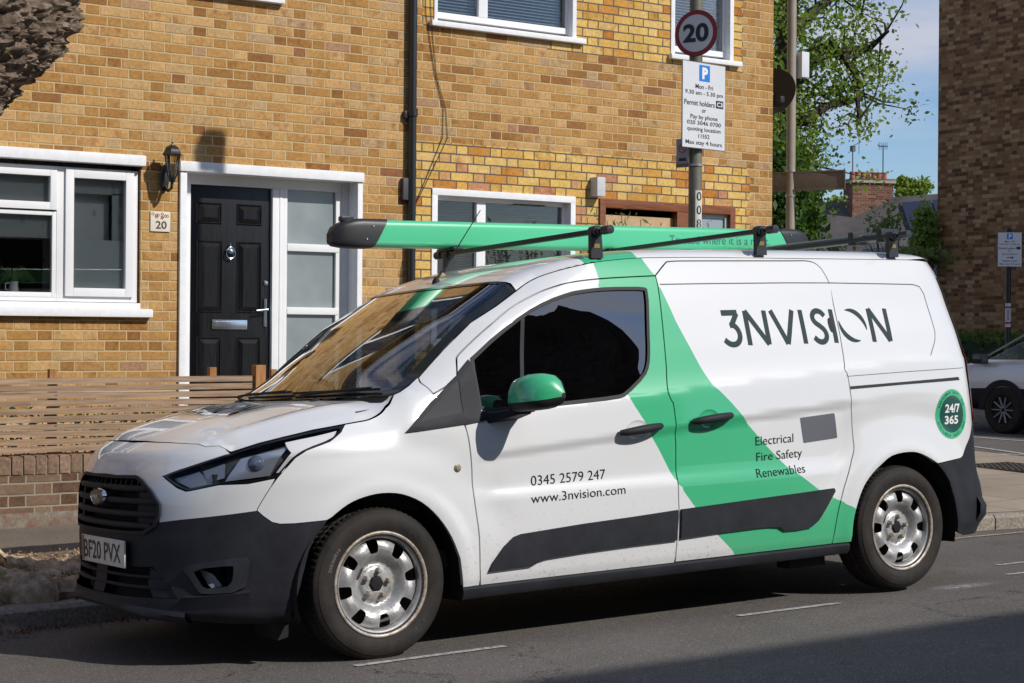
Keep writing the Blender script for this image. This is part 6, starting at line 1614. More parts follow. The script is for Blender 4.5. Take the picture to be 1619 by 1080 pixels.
# roots running out over the pavement edge
q=MB();r2=random.Random(21)
def root(pts,rs,seed):
    pts=[Vector(p) for p in pts];n=40;P=[];R=[]
    for i in range(n+1):
        t=i/n*(len(pts)-1);k=min(int(t),len(pts)-2);f_=t-k;p=pts[k].lerp(pts[k+1],f_*f_*(3-2*f_)*.5+f_*.5);P.append(p+Vector((.02*noise.noise(p*6),.02*noise.noise(p*6+Vector((3,0,0))),.012*noise.noise(p*5))));R.append((rs[k]*(1-f_)+rs[k+1]*f_)*(1+.28*noise.noise(p*8+Vector((seed,0,0)))))
    q.tube(P,R,0,22)
    W_=q.v[-1] if len(q.v[-1])>30 else q.v[-3]
    for k,vv in enumerate(W_):
        cpt=np.array(P[min(k//22,len(P)-1)]);d_=vv-cpt;l_=np.linalg.norm(d_)+1e-6;pv=Vector(vv)
        W_[k]=vv+d_/l_*(.030*noise.fractal(pv*11,.8,2.1,4)+.014*noise.noise(pv*38))
zp=gz_pave(-1,2.3)-.05
for pts,rs in[([(-.1,-.1,.10),(.45,-.25,0),(.75,-.32,-.03),(1.1,-.36,-.09)],[.22,.11,.075,.03]),([(0,-.2,.05),(.40,-.42,.0),(.70,-.46,-.02),(.98,-.44,-.08)],[.22,.10,.065,.03]),([(.2,.2,.05),(.6,.10,0),(1.0,.05,-.01),(1.5,.0,-.07)],[.20,.085,.06,.03]),([(.2,.4,.05),(.6,.42,.0),(.95,.36,-.04)],[.15,.07,.03]),([(.3,0,.0),(.7,-.12,-.01),(.95,-.13,-.03),(1.25,-.2,-.08)],[.14,.07,.05,.02]),([(0,-.3,.10),(.15,-.5,.02),(.1,-.62,-.06)],[.22,.14,.04]),([(-.3,-.1,.1),(-.8,-.3,-.02),(-1.3,-.3,-.1)],[.22,.1,.03]),([(.3,-.3,.04),(.55,-.50,.0),(.80,-.47,.0),(1.05,-.50,-.06)],[.16,.10,.075,.03]),([(.4,.1,.05),(.75,.22,.02),(1.1,.15,-.01),(1.3,.25,-.06)],[.14,.08,.06,.02]),([(.5,-.1,.06),(.8,-.02,.03),(1.0,-.20,.0),(1.2,-.10,-.05)],[.10,.07,.05,.02]),([(0,.3,.1),(.1,.8,-.02),(.2,1.3,-.1)],[.2,.1,.03])]:
    root(pts,rs,r2.random()*9)
b=NB('root_bark');P=b.pos(True);n=b.noise(P,12,7,.75);c=b.ramp(n,[(.30,(.12,.08,.05)),(.48,(.38,.28,.19)),(.66,(.68,.54,.39))]);moss=b.math('MULTIPLY',b.math('SUBTRACT',b.noise(P,5,4,.7),.55,clamp=True),6.,clamp=True);c=b.mix(moss,c,(.17,.15,.03));b.col(c);b.set(rough=.9,spec=.15);b.bump(n,.9,.012)
q.build('roots',b.m,ST)
q=MB();r_=np.random.RandomState(4)
q.tube([(.15,0,4.2),(.3,.2,5.2),(.2,.5,6.5),(.4,.3,8)],[.34,.26,.18,.10],0,12);q.tube([(0,0,4.3),(-.5,-.4,5.4),(-1.2,-.5,7)],[.3,.2,.1],0,12)
q.build('limb',BURR,ST)
q=MB();P=[]
for i in range(40):
    c=np.array([r_.uniform(-2.4,.3),r_.uniform(-1.2,2.2),r_.uniform(6.5,9.5)]);P.append(c+r_.normal(size=(140,3))*.35)
leaves(q,np.concatenate(P),.10,3);q.build('crown',LEAF,ST)
# moss and leaf litter among the roots: heaped scraps
q=MB();r_=np.random.RandomState(8);n=9000;xs_=-1.1+r_.gamma(2.0,.42,size=n);ys2=r_.normal(2.62,.42,size=n);k=(ys2>2.10)&(ys2<3.7)&(xs_<1.4);C_=np.stack([xs_[k],ys2[k],[gz_pave(a,b_)+.006+.02*r_.rand() for a,b_ in zip(xs_[k],ys2[k])]],-1)
V=[];
leaves(q,C_,.017,9,0,.7)
for p in q.v: p[:,2]=np.clip(p[:,2],0,None) if False else p[:,2]
o=q.build('leaf_litter',simple('dry_litter',(.34,.22,.12),.9,var=.75,scale=120));tag(o,kind='stuff')
q=MB();r_=np.random.RandomState(18);n=2600;xs_=r_.uniform(-1.0,-.25,n);ys2=r_.normal(2.26,.05,n);C_=np.stack([xs_,ys2,[gz_pave(a,b_)+.01+.07*r_.rand() for a,b_ in zip(xs_,ys2)]],-1);leaves(q,C_,.020,5,0,.5);o=q.build('moss',simple('moss_green',(.12,.12,.025),.95,var=.5,scale=60));tag(o,kind='stuff')
q=MB();r_=np.random.RandomState(28);n=900;xs_=r_.uniform(-1.3,.6,n);ys2=yk(0)-np.abs(r_.normal(0,.09,n))-.01;C_=np.stack([xs_,ys2,[gz_road(a,b_)+.006+.008*r_.rand() for a,b_ in zip(xs_,ys2)]],-1);leaves(q,C_,.016,6,0,.6);o=q.build('gutter_litter',simple('gutter_leaf',(.22,.10,.04),.9,var=.6,scale=60));tag(o,kind='stuff')
# plants in front of the boarded timber window
SH=empty('garden_shrub',(5.70,5.35,.09),label='thin leafed grey green shrub in front of the boarded brown window',cat='shrub')
q=MB();r_=np.random.RandomState(3);P=[];
for i in range(34):
    bx=r_.uniform(-.95,.75);hh=r_.uniform(2.10,2.30) if i%2 else r_.uniform(1.7,2.2);by=r_.uniform(-.2,.2);pts=[(bx*.5,by*.5,0),(bx*.8,by,hh*.5),(bx+r_.uniform(-.06,.06),by,hh)];q.tube(pts,[.012,.008,.003],0,5)
    for k in range(60): f_=r_.uniform(.35,1.02);P.append([bx*(.5+.5*f_)+r_.normal()*.035,by+r_.normal()*.035,hh*f_+r_.normal()*.02])
q.build('stem',BARK,SH);q=MB();leaves(q,np.array(P),.062,4,0,.32);q.build('foliage',LEAFG,SH)
# ================================================================== poles and signs
GALV=simple('grey_green_column',(.155,.150,.120),.5,var=.18,scale=9,metal=.2);BACK=simple('sign_back_grey',(.16,.155,.145),.5,metal=.3)
LC=empty('lamp_column',(3.615,2.395,gz_pave(3.6,2.4)),label='grey lamp column with the number 008 and the round 20 sign, behind the van',cat='lamp post')
q=MB();q.tube([(0,0,0),(0,0,1.2)],.075,0,20);q.tube([(0,0,1.2),(-.012,0,5.75)],[.0445,.040],0,20);q.tube([(-.012,0,5.74),(-.05,-.06,5.80)],[.03,.03],0,12);q.build('column',GALV,LC)
q=MB();q.box((-.12,-.16,5.62),(.07,.04,5.86),0,.05);q.build('lamp_head',BACK,LC)
z0=LC.location.z
q=MB();q.lathe([(.0462,2.02-z0-.06),(.0462,2.285-z0)],'z',(0,0,0),0,16,a0=math.radians(-130),a1=math.radians(-66));q.build('number_sticker',simple('sticker_pale',(.62,.61,.57),.5),LC)
q=MB()
for i,ch in enumerate('008'):
    V,F_=textgeo(ch,.01);V=fit(V,-.017,.017,2.218-.088*i-z0,2.278-.088*i-z0-.002)
    an=math.radians(-98)+V[:,0]/.0475;q.add(np.c_[.0475*np.cos(an),.0475*np.sin(an),V[:,1]],F_,0,smooth=False)
q.build('column_number',simple('sign_black',(.012,.012,.014),.5),LC)
q=MB()
for z in(2.99,2.62,3.33,3.24,2.45):q.lathe([(.046,-.008),(.050,-.006),(.050,.006),(.046,.008)],'z',(-.004,0,z-z0),0,20)
q.build('clamp',simple('clamp_steel',(.45,.45,.42),.35,metal=.7),LC)
RW_=simple('sign_white_reflective',(.66,.66,.67),.45,var=.05,scale=300);SW=simple('sign_white',(.62,.63,.65),.4,var=.02);SR=simple('sign_red',(.30,.012,.022),.4);SBL=simple('sign_blue',(.012,.18,.62),.4)
def frame_sign(c,d):
    d=Vector((d[0],d[1],0)).normalized();up=Vector((0,0,1));n=d.cross(up).normalized()   # n points to the viewer when d runs to the right
    M=Matrix((( d.x,n.x,0,c[0]),(d.y,n.y,0,c[1]),(0,0,1,c[2]),(0,0,0,1)))
    return M
# round 20
M20=frame_sign((3.568,2.345,3.295),(.431,-.903));S=empty('speed_limit_sign',(0,0,0),label='round white sign with a red ring and the number 20, on the column',cat='road sign');S.matrix_world=M20@Matrix.Rotation(math.radians(0),4,'Y')
def yflat(V,y): return np.c_[V[:,0],np.full(len(V),y),V[:,1]]
q=MB();q.lathe([(0,0),(.150,0),(.150,-.004),(0,-.004)],'y',(0,0,0),0,48,smooth=False);q.build('plate',BACK,S)
q=MB();q.lathe([(0,.0022),(.125,.0022)],'y',(0,0,0),0,48,smooth=False);q.lathe([(.120,.003),(.149,.003)],'y',(0,0,0),1,48,smooth=False);q.build('sign_face',[RW_,SR],S)
V,F_=textgeo('20',.035,4);V=fit(V,-.090,.090,-.058,.062);q=MB();q.add(yflat(V,.0045),F_,0,smooth=False);q.build('numerals',simple('sign_ink',(.012,.016,.03),.5),S)
# parking plate
MP=frame_sign((3.622,2.325,2.8275),(.992,.13));S=empty('parking_sign',(0,0,0),label='tall white parking plate with a blue P and opening hours below the round 20 sign',cat='road sign');S.matrix_world=MP
w2,h2=.2035,.278
q=MB();q.box((-w2,-.006,-h2),(w2,0,h2),0,.002);q.build('plate',BACK,S)
q=MB();q.box((-w2+.004,.0,-h2+.004),(w2-.004,.0015,h2-.004),0);q.build('sign_face',SW,S)
q=MB();q.box((-.048,.0016,.158),(.052,.0028,.262),0);q.build('blue_square',SBL,S)
V,F_=textgeo('P',.06);V=fit(V,-.022,.032,.172,.248);q=MB();q.add(yflat(V,.0038),F_,0,smooth=False);q.build('letter_p',simple('sign_letter_white',(.75,.75,.75),.4),S)
q=MB();INKS=simple('sign_ink',(.012,.016,.03),.5)
for t_,x0,x1,zc,hh in[('Mon - Fri',-.083,.083,.122,.030),('9.30 am - 5.30 pm',-.178,.178,.077,.034),('Permit holders',-.186,.100,.014,.034),('or',-.022,.018,-.034,.020),('Pay by phone',-.128,.128,-.078,.036),('020 3046 0700',-.160,.160,-.112,.026),('quoting location',-.158,.158,-.156,.034),('11552',-.052,.052,-.196,.026),('Max stay 4 hours',-.172,.172,-.243,.036)]:
    V,F_=textgeo(t_,.008);V=fit(V,x0,x1,zc-hh/2,zc+hh/2);q.add(yflat(V,.003),F_,0,smooth=False)
q.box((.112,.0016,-.004),(.182,.0026,.046),0);V,F_=textgeo('C3',.02);V=fit(V,.120,.174,.006,.036);q.add(yflat(V,.0036),F_,1,smooth=False)
q.build('writing',[INKS,MATS['sign_letter_white']],S)
# small sign edge-on behind the column
MS=frame_sign((3.540,2.40,2.530),(.35,-.94));S=empty('no_smoking_sign',(0,0,0),label='small grey plate with a red circle, seen at a slant behind the lamp column',cat='sign');S.matrix_world=MS
q=MB();q.box((-.075,-.004,-.095),(.02,0,.09),0,.002);q.build('plate',BACK,S);q=MB();q.box((-.072,.0,-.070),(.018,.001,.087),0);q.lathe([(.024,.002),(.030,.002)],'y',(-.027,0,.028),1,24,smooth=False)
V,F_=stroke([(-.045,.046),(-.009,.010)],.006);q.add(yflat(V,.0022),F_,1,smooth=False);q.box((-.055,.001,-.055),(.0,.0018,-.035),2);q.build('sign_face',[simple('sign_lilac',(.34,.32,.36),.5),SR,INKS],S)
# second column with the back of a street name plate
L2=empty('signpost',(9.345,7.68,.1),label='plain grey pole beyond the house corner with a small white box',cat='pole')
q=MB();q.tube([(0,0,-.2),(0,0,7.5)],.050,0,16);q.build('pole',simple('pole_beige',(.28,.25,.20),.5,var=.15,scale=5),L2)
q=MB();q.box((.06,-.10,4.08),(.17,.02,4.36),0,.008);q.build('white_box',simple('white_box',(.62,.64,.68),.4),L2)
q=MB();
for z in(2.78,3.05):q.lathe([(.052,-.012),(.056,-.010),(.056,.010),(.052,.012)],'z',(0,0,z),0,16)
q.build('clamp',MATS['clamp_steel'],L2)
# name plate (back) : runs to the right, slightly rising
MN=frame_sign((9.42,7.50,3.035),(.50,-.86));S=empty('street_name_plate',(0,0,0),label='long street name plate seen from its plain brown back, on the grey pole',cat='street sign');S.matrix_world=MN
q=MB();q.box((-.56,-.012,-.100),(.42,.0,.105),0,.006);q.box((-.56,0,-.105),(.42,.012,-.088),0,.002);q.box((-.56,0,.092),(.42,.012,.110),0,.002);q.box((.405,0,-.105),(.425,.012,.11),0,.002);q.build('plate',simple('name_plate_back',(.17,.145,.12),.5,var=.15),S)
# ================================================================== the tube and rack load
TUBE=empty('pipe_carrier',(0,0,0),label='long green tube with black end caps lying along the roof bars of the van',cat='roof tube');TUBE.matrix_world=VM
TY=1.50;TZ=1.912;TR_=.0705
GT=paint('tube_green',(.075,.50,.26),coat=.25)
x0_,x1_=.82,3.66
def tprof(n=40):
    # rounded square-ish section like an oval extrusion
    out=[]
    for i in range(n):
        a=2*math.pi*i/n;s_=lambda v:math.copysign(abs(v)**.42,v);out.append((TR_*1.02*s_(math.cos(a)),TR_*s_(math.sin(a))))
    return out
def loft(q,secs,mi=0,cap=True):
    n=len(secs[0]);V=[p for s_ in secs for p in s_];F2=[(j*n+i,j*n+(i+1)%n,(j+1)*n+(i+1)%n,(j+1)*n+i) for j in range(len(secs)-1) for i in range(n)];q.add(V,F2,mi)
    if cap:q.add(secs[0],[tuple(range(n-1,-1,-1))],mi,smooth=False);q.add(secs[-1],[tuple(range(n))],mi,smooth=False)
pr=tprof()
q=MB();loft(q,[[(x,TY+a,TZ+b) for a,b in pr] for x in(x0_-.05,1.8,2.8,x1_+.02)]);q.build('tube',GT,TUBE)
def cap_(xs,sc,zo,side):
    q=MB();secs=[]
    for x,s_,z_ in zip(xs,sc,zo):
        row=[]
        for a,b in pr:
            xx=x
            if abs(x-xs[0])<1e-6: xx=x+side*(b/TR_)*.045
            row.append((xx,TY+a*s_,TZ+b*s_+z_))
        secs.append(row)
    loft(q,secs);
    for dz in(.033,-.033): q.lathe([(0,-.004),(.005,-.003),(.005,0)],'y',(xs[1]-side*-.03+ (dz*.6*side),TY-TR_*1.10,TZ+dz),1,10)
    o=q.build('end_cap',[simple('cap_black',(.016,.017,.019),.45),CHROME],TUBE);return o
cap_([x0_+.03,x0_-.07,x0_-.11,x0_-.165,x0_-.21,x0_-.235],[1.07,1.07,1.05,.93,.72,.40],[0,0,-.001,-.006,-.015,-.026],1)
cap_([x1_-.03,x1_+.06,x1_+.11,x1_+.155,x1_+.185,x1_+.20],[1.07,1.07,1.02,.90,.66,.35],[0,0,-.003,-.012,-.026,-.042],-1)
q=MB();q.box((x0_-.17,TY-.02,TZ+.062),(x0_-.10,TY+.02,TZ+.088),0,.006);q.build('catch',BLK,TUBE)
V,F_=textgeo('Trusted where it is a must.',-.005);V=fit(V,2.735,3.50,TZ-.030,TZ+.018);q=MB();q.add(np.c_[V[:,0],np.full(len(V),TY-TR_*1.035),V[:,1]],F_,0,smooth=False);q.build('tube_lettering',simple('tube_ink',(.02,.12,.09),.5),TUBE)
for x in(1.30,2.32,3.25):
    q=MB();q.box((x-.03,TY-.09,TZ-.082),(x+.03,TY+.09,TZ-.070),0,.003);q.build('clamp',BLK,TUBE)
# roller bar at the back
RB_=empty('rear_roller',(0,0,0),label='grey roller lying on the rearmost roof bar of the van',cat='roof roller');RB_.matrix_world=VM
q=MB();q.tube([(3.34,.30,1.838),(3.34,1.55,1.838)],.024,0,16);q.build('roller',simple('roller_grey',(.16,.18,.18),.3,metal=.5),RB_)
for y in(.29,1.56,.50):q=MB();q.box((3.245,y-.02,1.80),(3.375,y+.02,1.872),0,.006);q.build('roller_bracket',BLK,RB_)
# ================================================================== right-hand background
XB=21.
BB=empty('brick_block',(XB,12,.1),label='tall plain brown brick building filling the right edge, in shade',cat='building')
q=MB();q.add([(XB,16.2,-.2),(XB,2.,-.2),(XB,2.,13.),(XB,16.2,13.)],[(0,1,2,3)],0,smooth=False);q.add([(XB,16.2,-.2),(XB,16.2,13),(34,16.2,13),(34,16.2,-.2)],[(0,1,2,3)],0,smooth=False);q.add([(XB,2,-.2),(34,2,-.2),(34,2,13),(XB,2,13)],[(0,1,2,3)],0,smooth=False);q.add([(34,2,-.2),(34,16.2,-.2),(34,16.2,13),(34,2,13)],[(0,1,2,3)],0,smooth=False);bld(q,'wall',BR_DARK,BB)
q=MB();q.box((XB-.15,1.85,12.98),(34.1,16.35,13.15),0);bld(q,'parapet',simple('parapet_stone',(.35,.33,.3),.8),BB)
# parking sign on a black pole in front of it
SP=empty('signpost',(18.12,12.07,.09),label='black pole with a purple and white sticker in front of the brown brick building',cat='pole')
q=MB();q.tube([(0,0,0),(0,0,3.0)],.042,0,14);q.build('pole',simple('pole_black',(.015,.015,.018),.4),SP)
q=MB();q.lathe([(.045,1.42),(.045,1.80)],'z',(0,0,0),0,14);q.lathe([(.047,1.47),(.047,1.50)],'z',(0,0,0),1,14);q.lathe([(.047,1.72),(.047,1.75)],'z',(0,0,0),1,14)
for k_ in range(6): q.lathe([(.0475,1.53+k_*.03),(.0475,1.545+k_*.03)],'z',(0,0,0),2,8,a0=math.radians(200),a1=math.radians(245))
q.build('sticker',[simple('sticker_white_',(.6,.6,.6),.5),simple('sticker_purple',(.22,.03,.16),.5),simple('sticker_grey',(.1,.1,.12),.5)],SP)
MP2=frame_sign((18.04,11.98,2.745),(.80,-.60));S=empty('parking_sign',(0,0,0),label='small white parking plate with a blue P and an arrow, on the black pole',cat='road sign');S.matrix_world=MP2
q=MB();q.box((-.19,-.006,-.275),(.19,0,.275),0,.002);q.box((-.185,0,-.27),(.185,.002,.27),1);q.box((-.045,.002,.165),(.045,.004,.255),2);q.build('plate',[BACK,SW,SBL],S)
q=MB()
V,F_=textgeo('P',.06);V=fit(V,-.02,.028,.178,.243);q.add(yflat(V,.0055),F_,1,smooth=False)
for t_,x0,x1,zc,hh in[('Mon - Fri',-.08,.08,.125,.028),('9.30 am - 5.30 pm',-.165,.165,.080,.03),('Permit holders',-.17,.09,.02,.032),('or',-.02,.02,-.025,.02),('Pay by phone',-.12,.12,-.075,.034),('Display ticket',-.12,.12,-.185,.034),('Max stay 4 hours',-.16,.16,-.235,.034)]:
    V,F_=textgeo(t_,.008);V=fit(V,x0,x1,zc-hh/2,zc+hh/2);q.add(yflat(V,.004),F_,0,smooth=False)
q.box((.105,.002,.0),(.168,.004,.045),0);V,F_=stroke([(-.05,-.13),(.045,-.13)],.012);q.add(yflat(V,.004),F_,0,smooth=False);q.add([(.03,.004,-.105),(.065,.004,-.13),(.03,.004,-.155)],[(0,2,1)],0,smooth=False)
q.build('writing',[INKS,MATS['sign_letter_white']],S)
# strip of hedge at the foot of the block
q=MB();r_=np.random.RandomState(12);n=9000;C_=np.stack([r_.uniform(20.0,20.8,n),r_.uniform(8.,17.5,n),.1+1.33*r_.rand(n)**.6],-1);C_[:,2]+=.04*np.sin(C_[:,1]*9);leaves(q,C_,.10,2);o=q.build('hedge',[leaf('hedge_leaf',(.075,.15,.018))]);tag(o,'clipped low green hedge at the foot of the brown brick building','hedge')
q=MB();q.box((20.05,8.,.05),(20.75,17.4,1.28),0,.05);o2=q.build('hedge_core',simple('hedge_core',(.02,.035,.01),.9));o2.parent=o
# ---------- parked silver car
CAR=empty('parked_car',(16.5,9.18,SSZ),label='silver grey car with black lower panels parked on the far side of the side street',cat='car')
SILVER=paint('car_silver',(.62,.63,.70),.15)
def carbody():
    # stations along the length (local x = along +y world); sections (width, heights)
    st=[(-2.35,.62,.80,.80),(-2.25,.45,1.02,1.05),(-1.9,.32,1.06,1.42),(-1.2,.28,1.06,1.53),(-.2,.28,1.05,1.56),(.55,.28,1.04,1.48),(1.15,.28,1.03,1.16),(1.35,.28,1.01,1.04),(1.9,.32,.92,.95),(2.15,.42,.80,.82),(2.22,.55,.66,.66)]
    n=16;secs=[];W=.90
    for x,zb,zw,zt in st:
        e=1-.22*max(0,(abs(x)-1.7)/.6)**2
        row=[]
        half=[(0,zb),(W*.80*e,zb),(W*.97*e,zb+.10*(zw-zb)/.6),(W*e,zb+(zw-zb)*.45),(W*.985*e,zw-.06),(W*.95*e,zw),(W*.80*e-(.06 if zt>zw+.1 else 0),zw+(zt-zw)*.72),(W*.66*e,zt-.015),(0,zt)]
        for a,b in half: row.append((a,b))
        for a,b in reversed(half[1:-1]): row.append((-a,b))
        secs.append([(-a,x,b) for a,b in row])
    return secs
q=MB();S_=carbody();loft(q,S_,0)
def carmat():
    me=q
    out=[]
    for f in q.f:
        c=np.mean([np.concatenate(q.v)[i] for i in f],axis=0);out.append(1 if c[2]<.60 else 0)
    q.mi=out
carmat();cb_=q.build('body',[SILVER,BLACKP],CAR)
sb=cb_.modifiers.new('s','SUBSURF');sb.levels=2;sb.render_levels=2
q=MB()
for sx in(-1,):
    P=[(-.872,1.22,1.045),(-.868,.50,1.055),(-.868,-.55,1.065),(-.868,-1.55,1.08),(-.74,-1.30,1.42),(-.715,-.2,1.485),(-.735,.50,1.42)]
    q.add([(a*1.0,b,c) for a,b,c in P],[tuple(range(7))],0,smooth=False)
q.build('side_window',GLASSD,CAR)
q=MB();q.tube([(-.885,1.30,1.035),(-.75,.52,1.435),(-.72,-.2,1.50),(-.74,-1.3,1.44),(-.87,-1.7,1.10)],.014,0,8);q.build('window_trim',simple('trim_bright',(.5,.52,.55),.2,metal=.9),CAR)
q=MB();q.tube([(-.905,-.25,.93),(-.92,-.35,.935),(-.905,-.50,.93)],.014,0,8);q.build('door_handle',CHROME,CAR)
q=MB();q.box((-1.06,1.10,.98),(-.90,1.30,1.13),0,.04);q.build('wing_mirror',GLOSSB,CAR)
for yy in(.85,-1.75):
    w_=empty('wheel',(-.80,yy,.335));w_.parent=CAR;w_.location=(-.80,yy,.335);q=MB();q.lathe([(.20,-.10),(.24,-.12),(.31,-.115),(.335,-.09),(.335,.09),(.30,.1)],'x',(0,0,0),0,36);q.build('tyre',TYRE,w_)
    q=MB();q.lathe([(.20,-.10),(.19,-.08),(.05,-.07),(0,-.075)],'x',(0,0,0),0,36)
    for k_ in range(10):
        a=k_*.6283;q.tube([(-.085,.03*math.cos(a),.03*math.sin(a)),(-.10,.19*math.cos(a),.19*math.sin(a))],[.014,.012],1,6)
    q.build('rim',[DARKP,simple('grey_alloy',(.30,.30,.31),.4,metal=.5)],w_)
    q=MB();q.lathe([(.335,-.102),(.38,-.108),(.43,-.108)],'x',(0,0,0),0,36,a0=0,a1=math.pi);q.build('arch',BLACKP,w_)
# ---------- far house with chimney and solar panels
FH=empty('far_house',(40,37,.1),label='distant house with a dark slate roof, big brick chimney stack and solar panels',cat='house')
fR=Vector((_R.x,_R.y,0));fF=Vector((_F.x,_F.y,0));O=Vector((-3.402,-6.067,1.358))
def at(px,py,dep): return O+fF*dep+fR*((px-809.5)/2668*dep)+Vector((0,0,(529.5-py)/2668*dep))
def MBq(q,name,m,par=FH): return bld(q,name,m,par)
SLATE=NB('slate_roof');P=SLATE.pos();n=SLATE.noise(P,.9,5,.7);m_=SLATE.noise(P,9,4,.7);SLATE.col(SLATE.ramp(n,[(.3,(.045,.042,.042)),(.7,(.105,.095,.085))]));SLATE.set(rough=.75);SLATE.bump(m_,.5,.03);SLATE=SLATE.m
rl,rr=at(1225,326,61),at(1560,298,59)
dn=-fF*5.5+Vector((0,0,-4.2))
q=MB();A=[rl,rr,rr+dn,rl+dn];q.add([a[:] for a in A]+[(a-Vector((0,0,.25)))[:] for a in A],[(0,1,2,3),(4,7,6,5),(0,4,5,1),(1,5,6,2),(2,6,7,3),(3,7,4,0)],0,smooth=False)
bk=fF*5.5+Vector((0,0,-4.2));B=[rl,rr,rr+bk,rl+bk];q.add([a[:] for a in B],[(3,2,1,0)],0,smooth=False);MBq(q,'roof',SLATE)
q=MB();lo=rl+dn;hi=rr+dn;g=Vector((0,0,1));q.add([(lo.x,lo.y,0),(hi.x,hi.y,0),(hi.x,hi.y,hi.z),(lo.x,lo.y,lo.z)],[(0,1,2,3)],0,smooth=False)
e1,e2=rr+dn,rr+bk;q.add([(e1.x,e1.y,0),(e2.x,e2.y,0),e2[:],rr[:],e1[:]],[(0,1,2,3,4)],0,smooth=False);MBq(q,'wall',BR_RED)
q=MB();c=at(1371,300,60);ax=fR.copy();ay=fF.copy();
def obox(q,c,w_,d_,z0,z1,mi=0,ax=Vector((.93,-.36,0)),ay=Vector((.36,.93,0))):
    V=[(c+ax*(sx*w_/2)+ay*(sy*d_/2)) for sx,sy in((-1,-1),(1,-1),(1,1),(-1,1))];V=[(v.x,v.y,z) for z in(z0,z1) for v in V]
    q.add(V,[(0,3,2,1),(4,5,6,7),(0,1,5,4),(1,2,6,5),(2,3,7,6),(3,0,4,7)],mi,smooth=False)
obox(q,c,1.55,.80,3.6,at(0,283,60).z);obox(q,c,1.70,.95,at(0,290,60).z,at(0,286,60).z,1);CH=MBq(q,'chimney',[BR_RED,simple('chimney_band',(.36,.31,.25),.8)])
q=MB()
for i in range(7):
    p=c+Vector((.93,-.36,0))*(-.62+i*.205);q.lathe([(.10,0),(.085,.20),(.10,.21),(.10,.26),(.075,.26)],'z',(p.x,p.y,at(0,283,60).z),0,12)
TER=simple('terracotta',(.33,.10,.055),.8,var=.3,scale=6);MBq(q,'chimney_pot',TER,FH)
q=MB()
for px,top in((1346,230),(1394,228)):
    a=at(px,286,60);t_=at(px,top,60);q.tube([a,t_],.022,0,6);cc=t_+Vector((0,0,-.05))
    if px<1370:
        q.tube([cc-fR*.10,cc+fR*.30+Vector((0,0,.2))],.012,0,5);q.tube([cc+fR*.22-Vector((0,0,.25)),cc+fR*.22+Vector((0,0,.35))],.010,0,5);q.box((cc.x-.07,cc.y-.07,cc.z-.15),(cc.x+.07,cc.y+.07,cc.z+.05))
    else:
        for k_ in range(5):q.tube([cc+fR*(-.14+.07*k_)-Vector((0,0,.12)),cc+fR*(-.14+.07*k_)+Vector((0,0,.14))],.010,0,5)
        q.tube([cc-fR*.16,cc+fR*.16],.02,0,5)
MBq(q,'aerial',simple('aerial_grey',(.12,.12,.13),.5,metal=.5),FH)
PV=simple('solar_panel',(.018,.026,.055),.18,spec=.6)
q=MB();up=(-dn).normalized();nrm=Vector((rr-rl)).normalized().cross(up)
if nrm.z<0:nrm=-nrm
al=(rr-rl).normalized()
for i in range(5):
    for j in range(2):
        o_=at(1425,330,59.6);o_=rl+al*((o_-rl).dot(al))+dn*.06+al*(-.1+i*1.05)-up*(.1+j*1.75)+nrm*.10
        q.add([(o_)[:],(o_+al*1.0)[:],(o_+al*1.0-up*1.68)[:],(o_-up*1.68)[:]],[(0,1,2,3)],0,smooth=False)
o_=rl+al*((at(1340,330,60)-rl).dot(al))-up*3.2+nrm*.1;q.add([o_[:],(o_+al*2.8)[:],(o_+al*2.2-up*2.2)[:],(o_-al*.8-up*2.2)[:]],[(0,1,2,3)],0,smooth=False)
MBq(q,'solar_panel',PV)
# garden pillar with ivy
PI=empty('brick_pier',(13.9,12.45,.0),label='red brick pier overgrown with ivy beyond the house corner, left of the slate roof',cat='pier')
q=MB();a=at(1196,0,25.5);c_=at(1262,0,25.5);obox(q,Vector(((a.x+c_.x)/2,(a.y+c_.y)/2,0)),1.05,.5,-.1,3.45,0,ax=Vector((.834,-.552,0)),ay=Vector((.552,.834,0)));bld(q,'wall',BR_RED,PI)
IV=empty('ivy',(13.5,12.3,0),label='leafy green ivy climbing the red brick pier beyond the house corner',cat='ivy');q=MB();r_=np.random.RandomState(31);P=[]
for i in range(36):
    p=at(r_.uniform(1222,1278),r_.uniform(300,400),25.0);P.append(np.array(p)+r_.normal(size=(40,3))*[.16,.10,.2])
for i in range(26):
    p=at(r_.uniform(1218,1250),r_.uniform(240,400),24.6);P.append(np.array(p)+r_.normal(size=(80,3))*[.16,.10,.25])
leaves(q,np.concatenate(P)-np.array(IV.location),.13,7);q.build('foliage',LEAFD,IV)
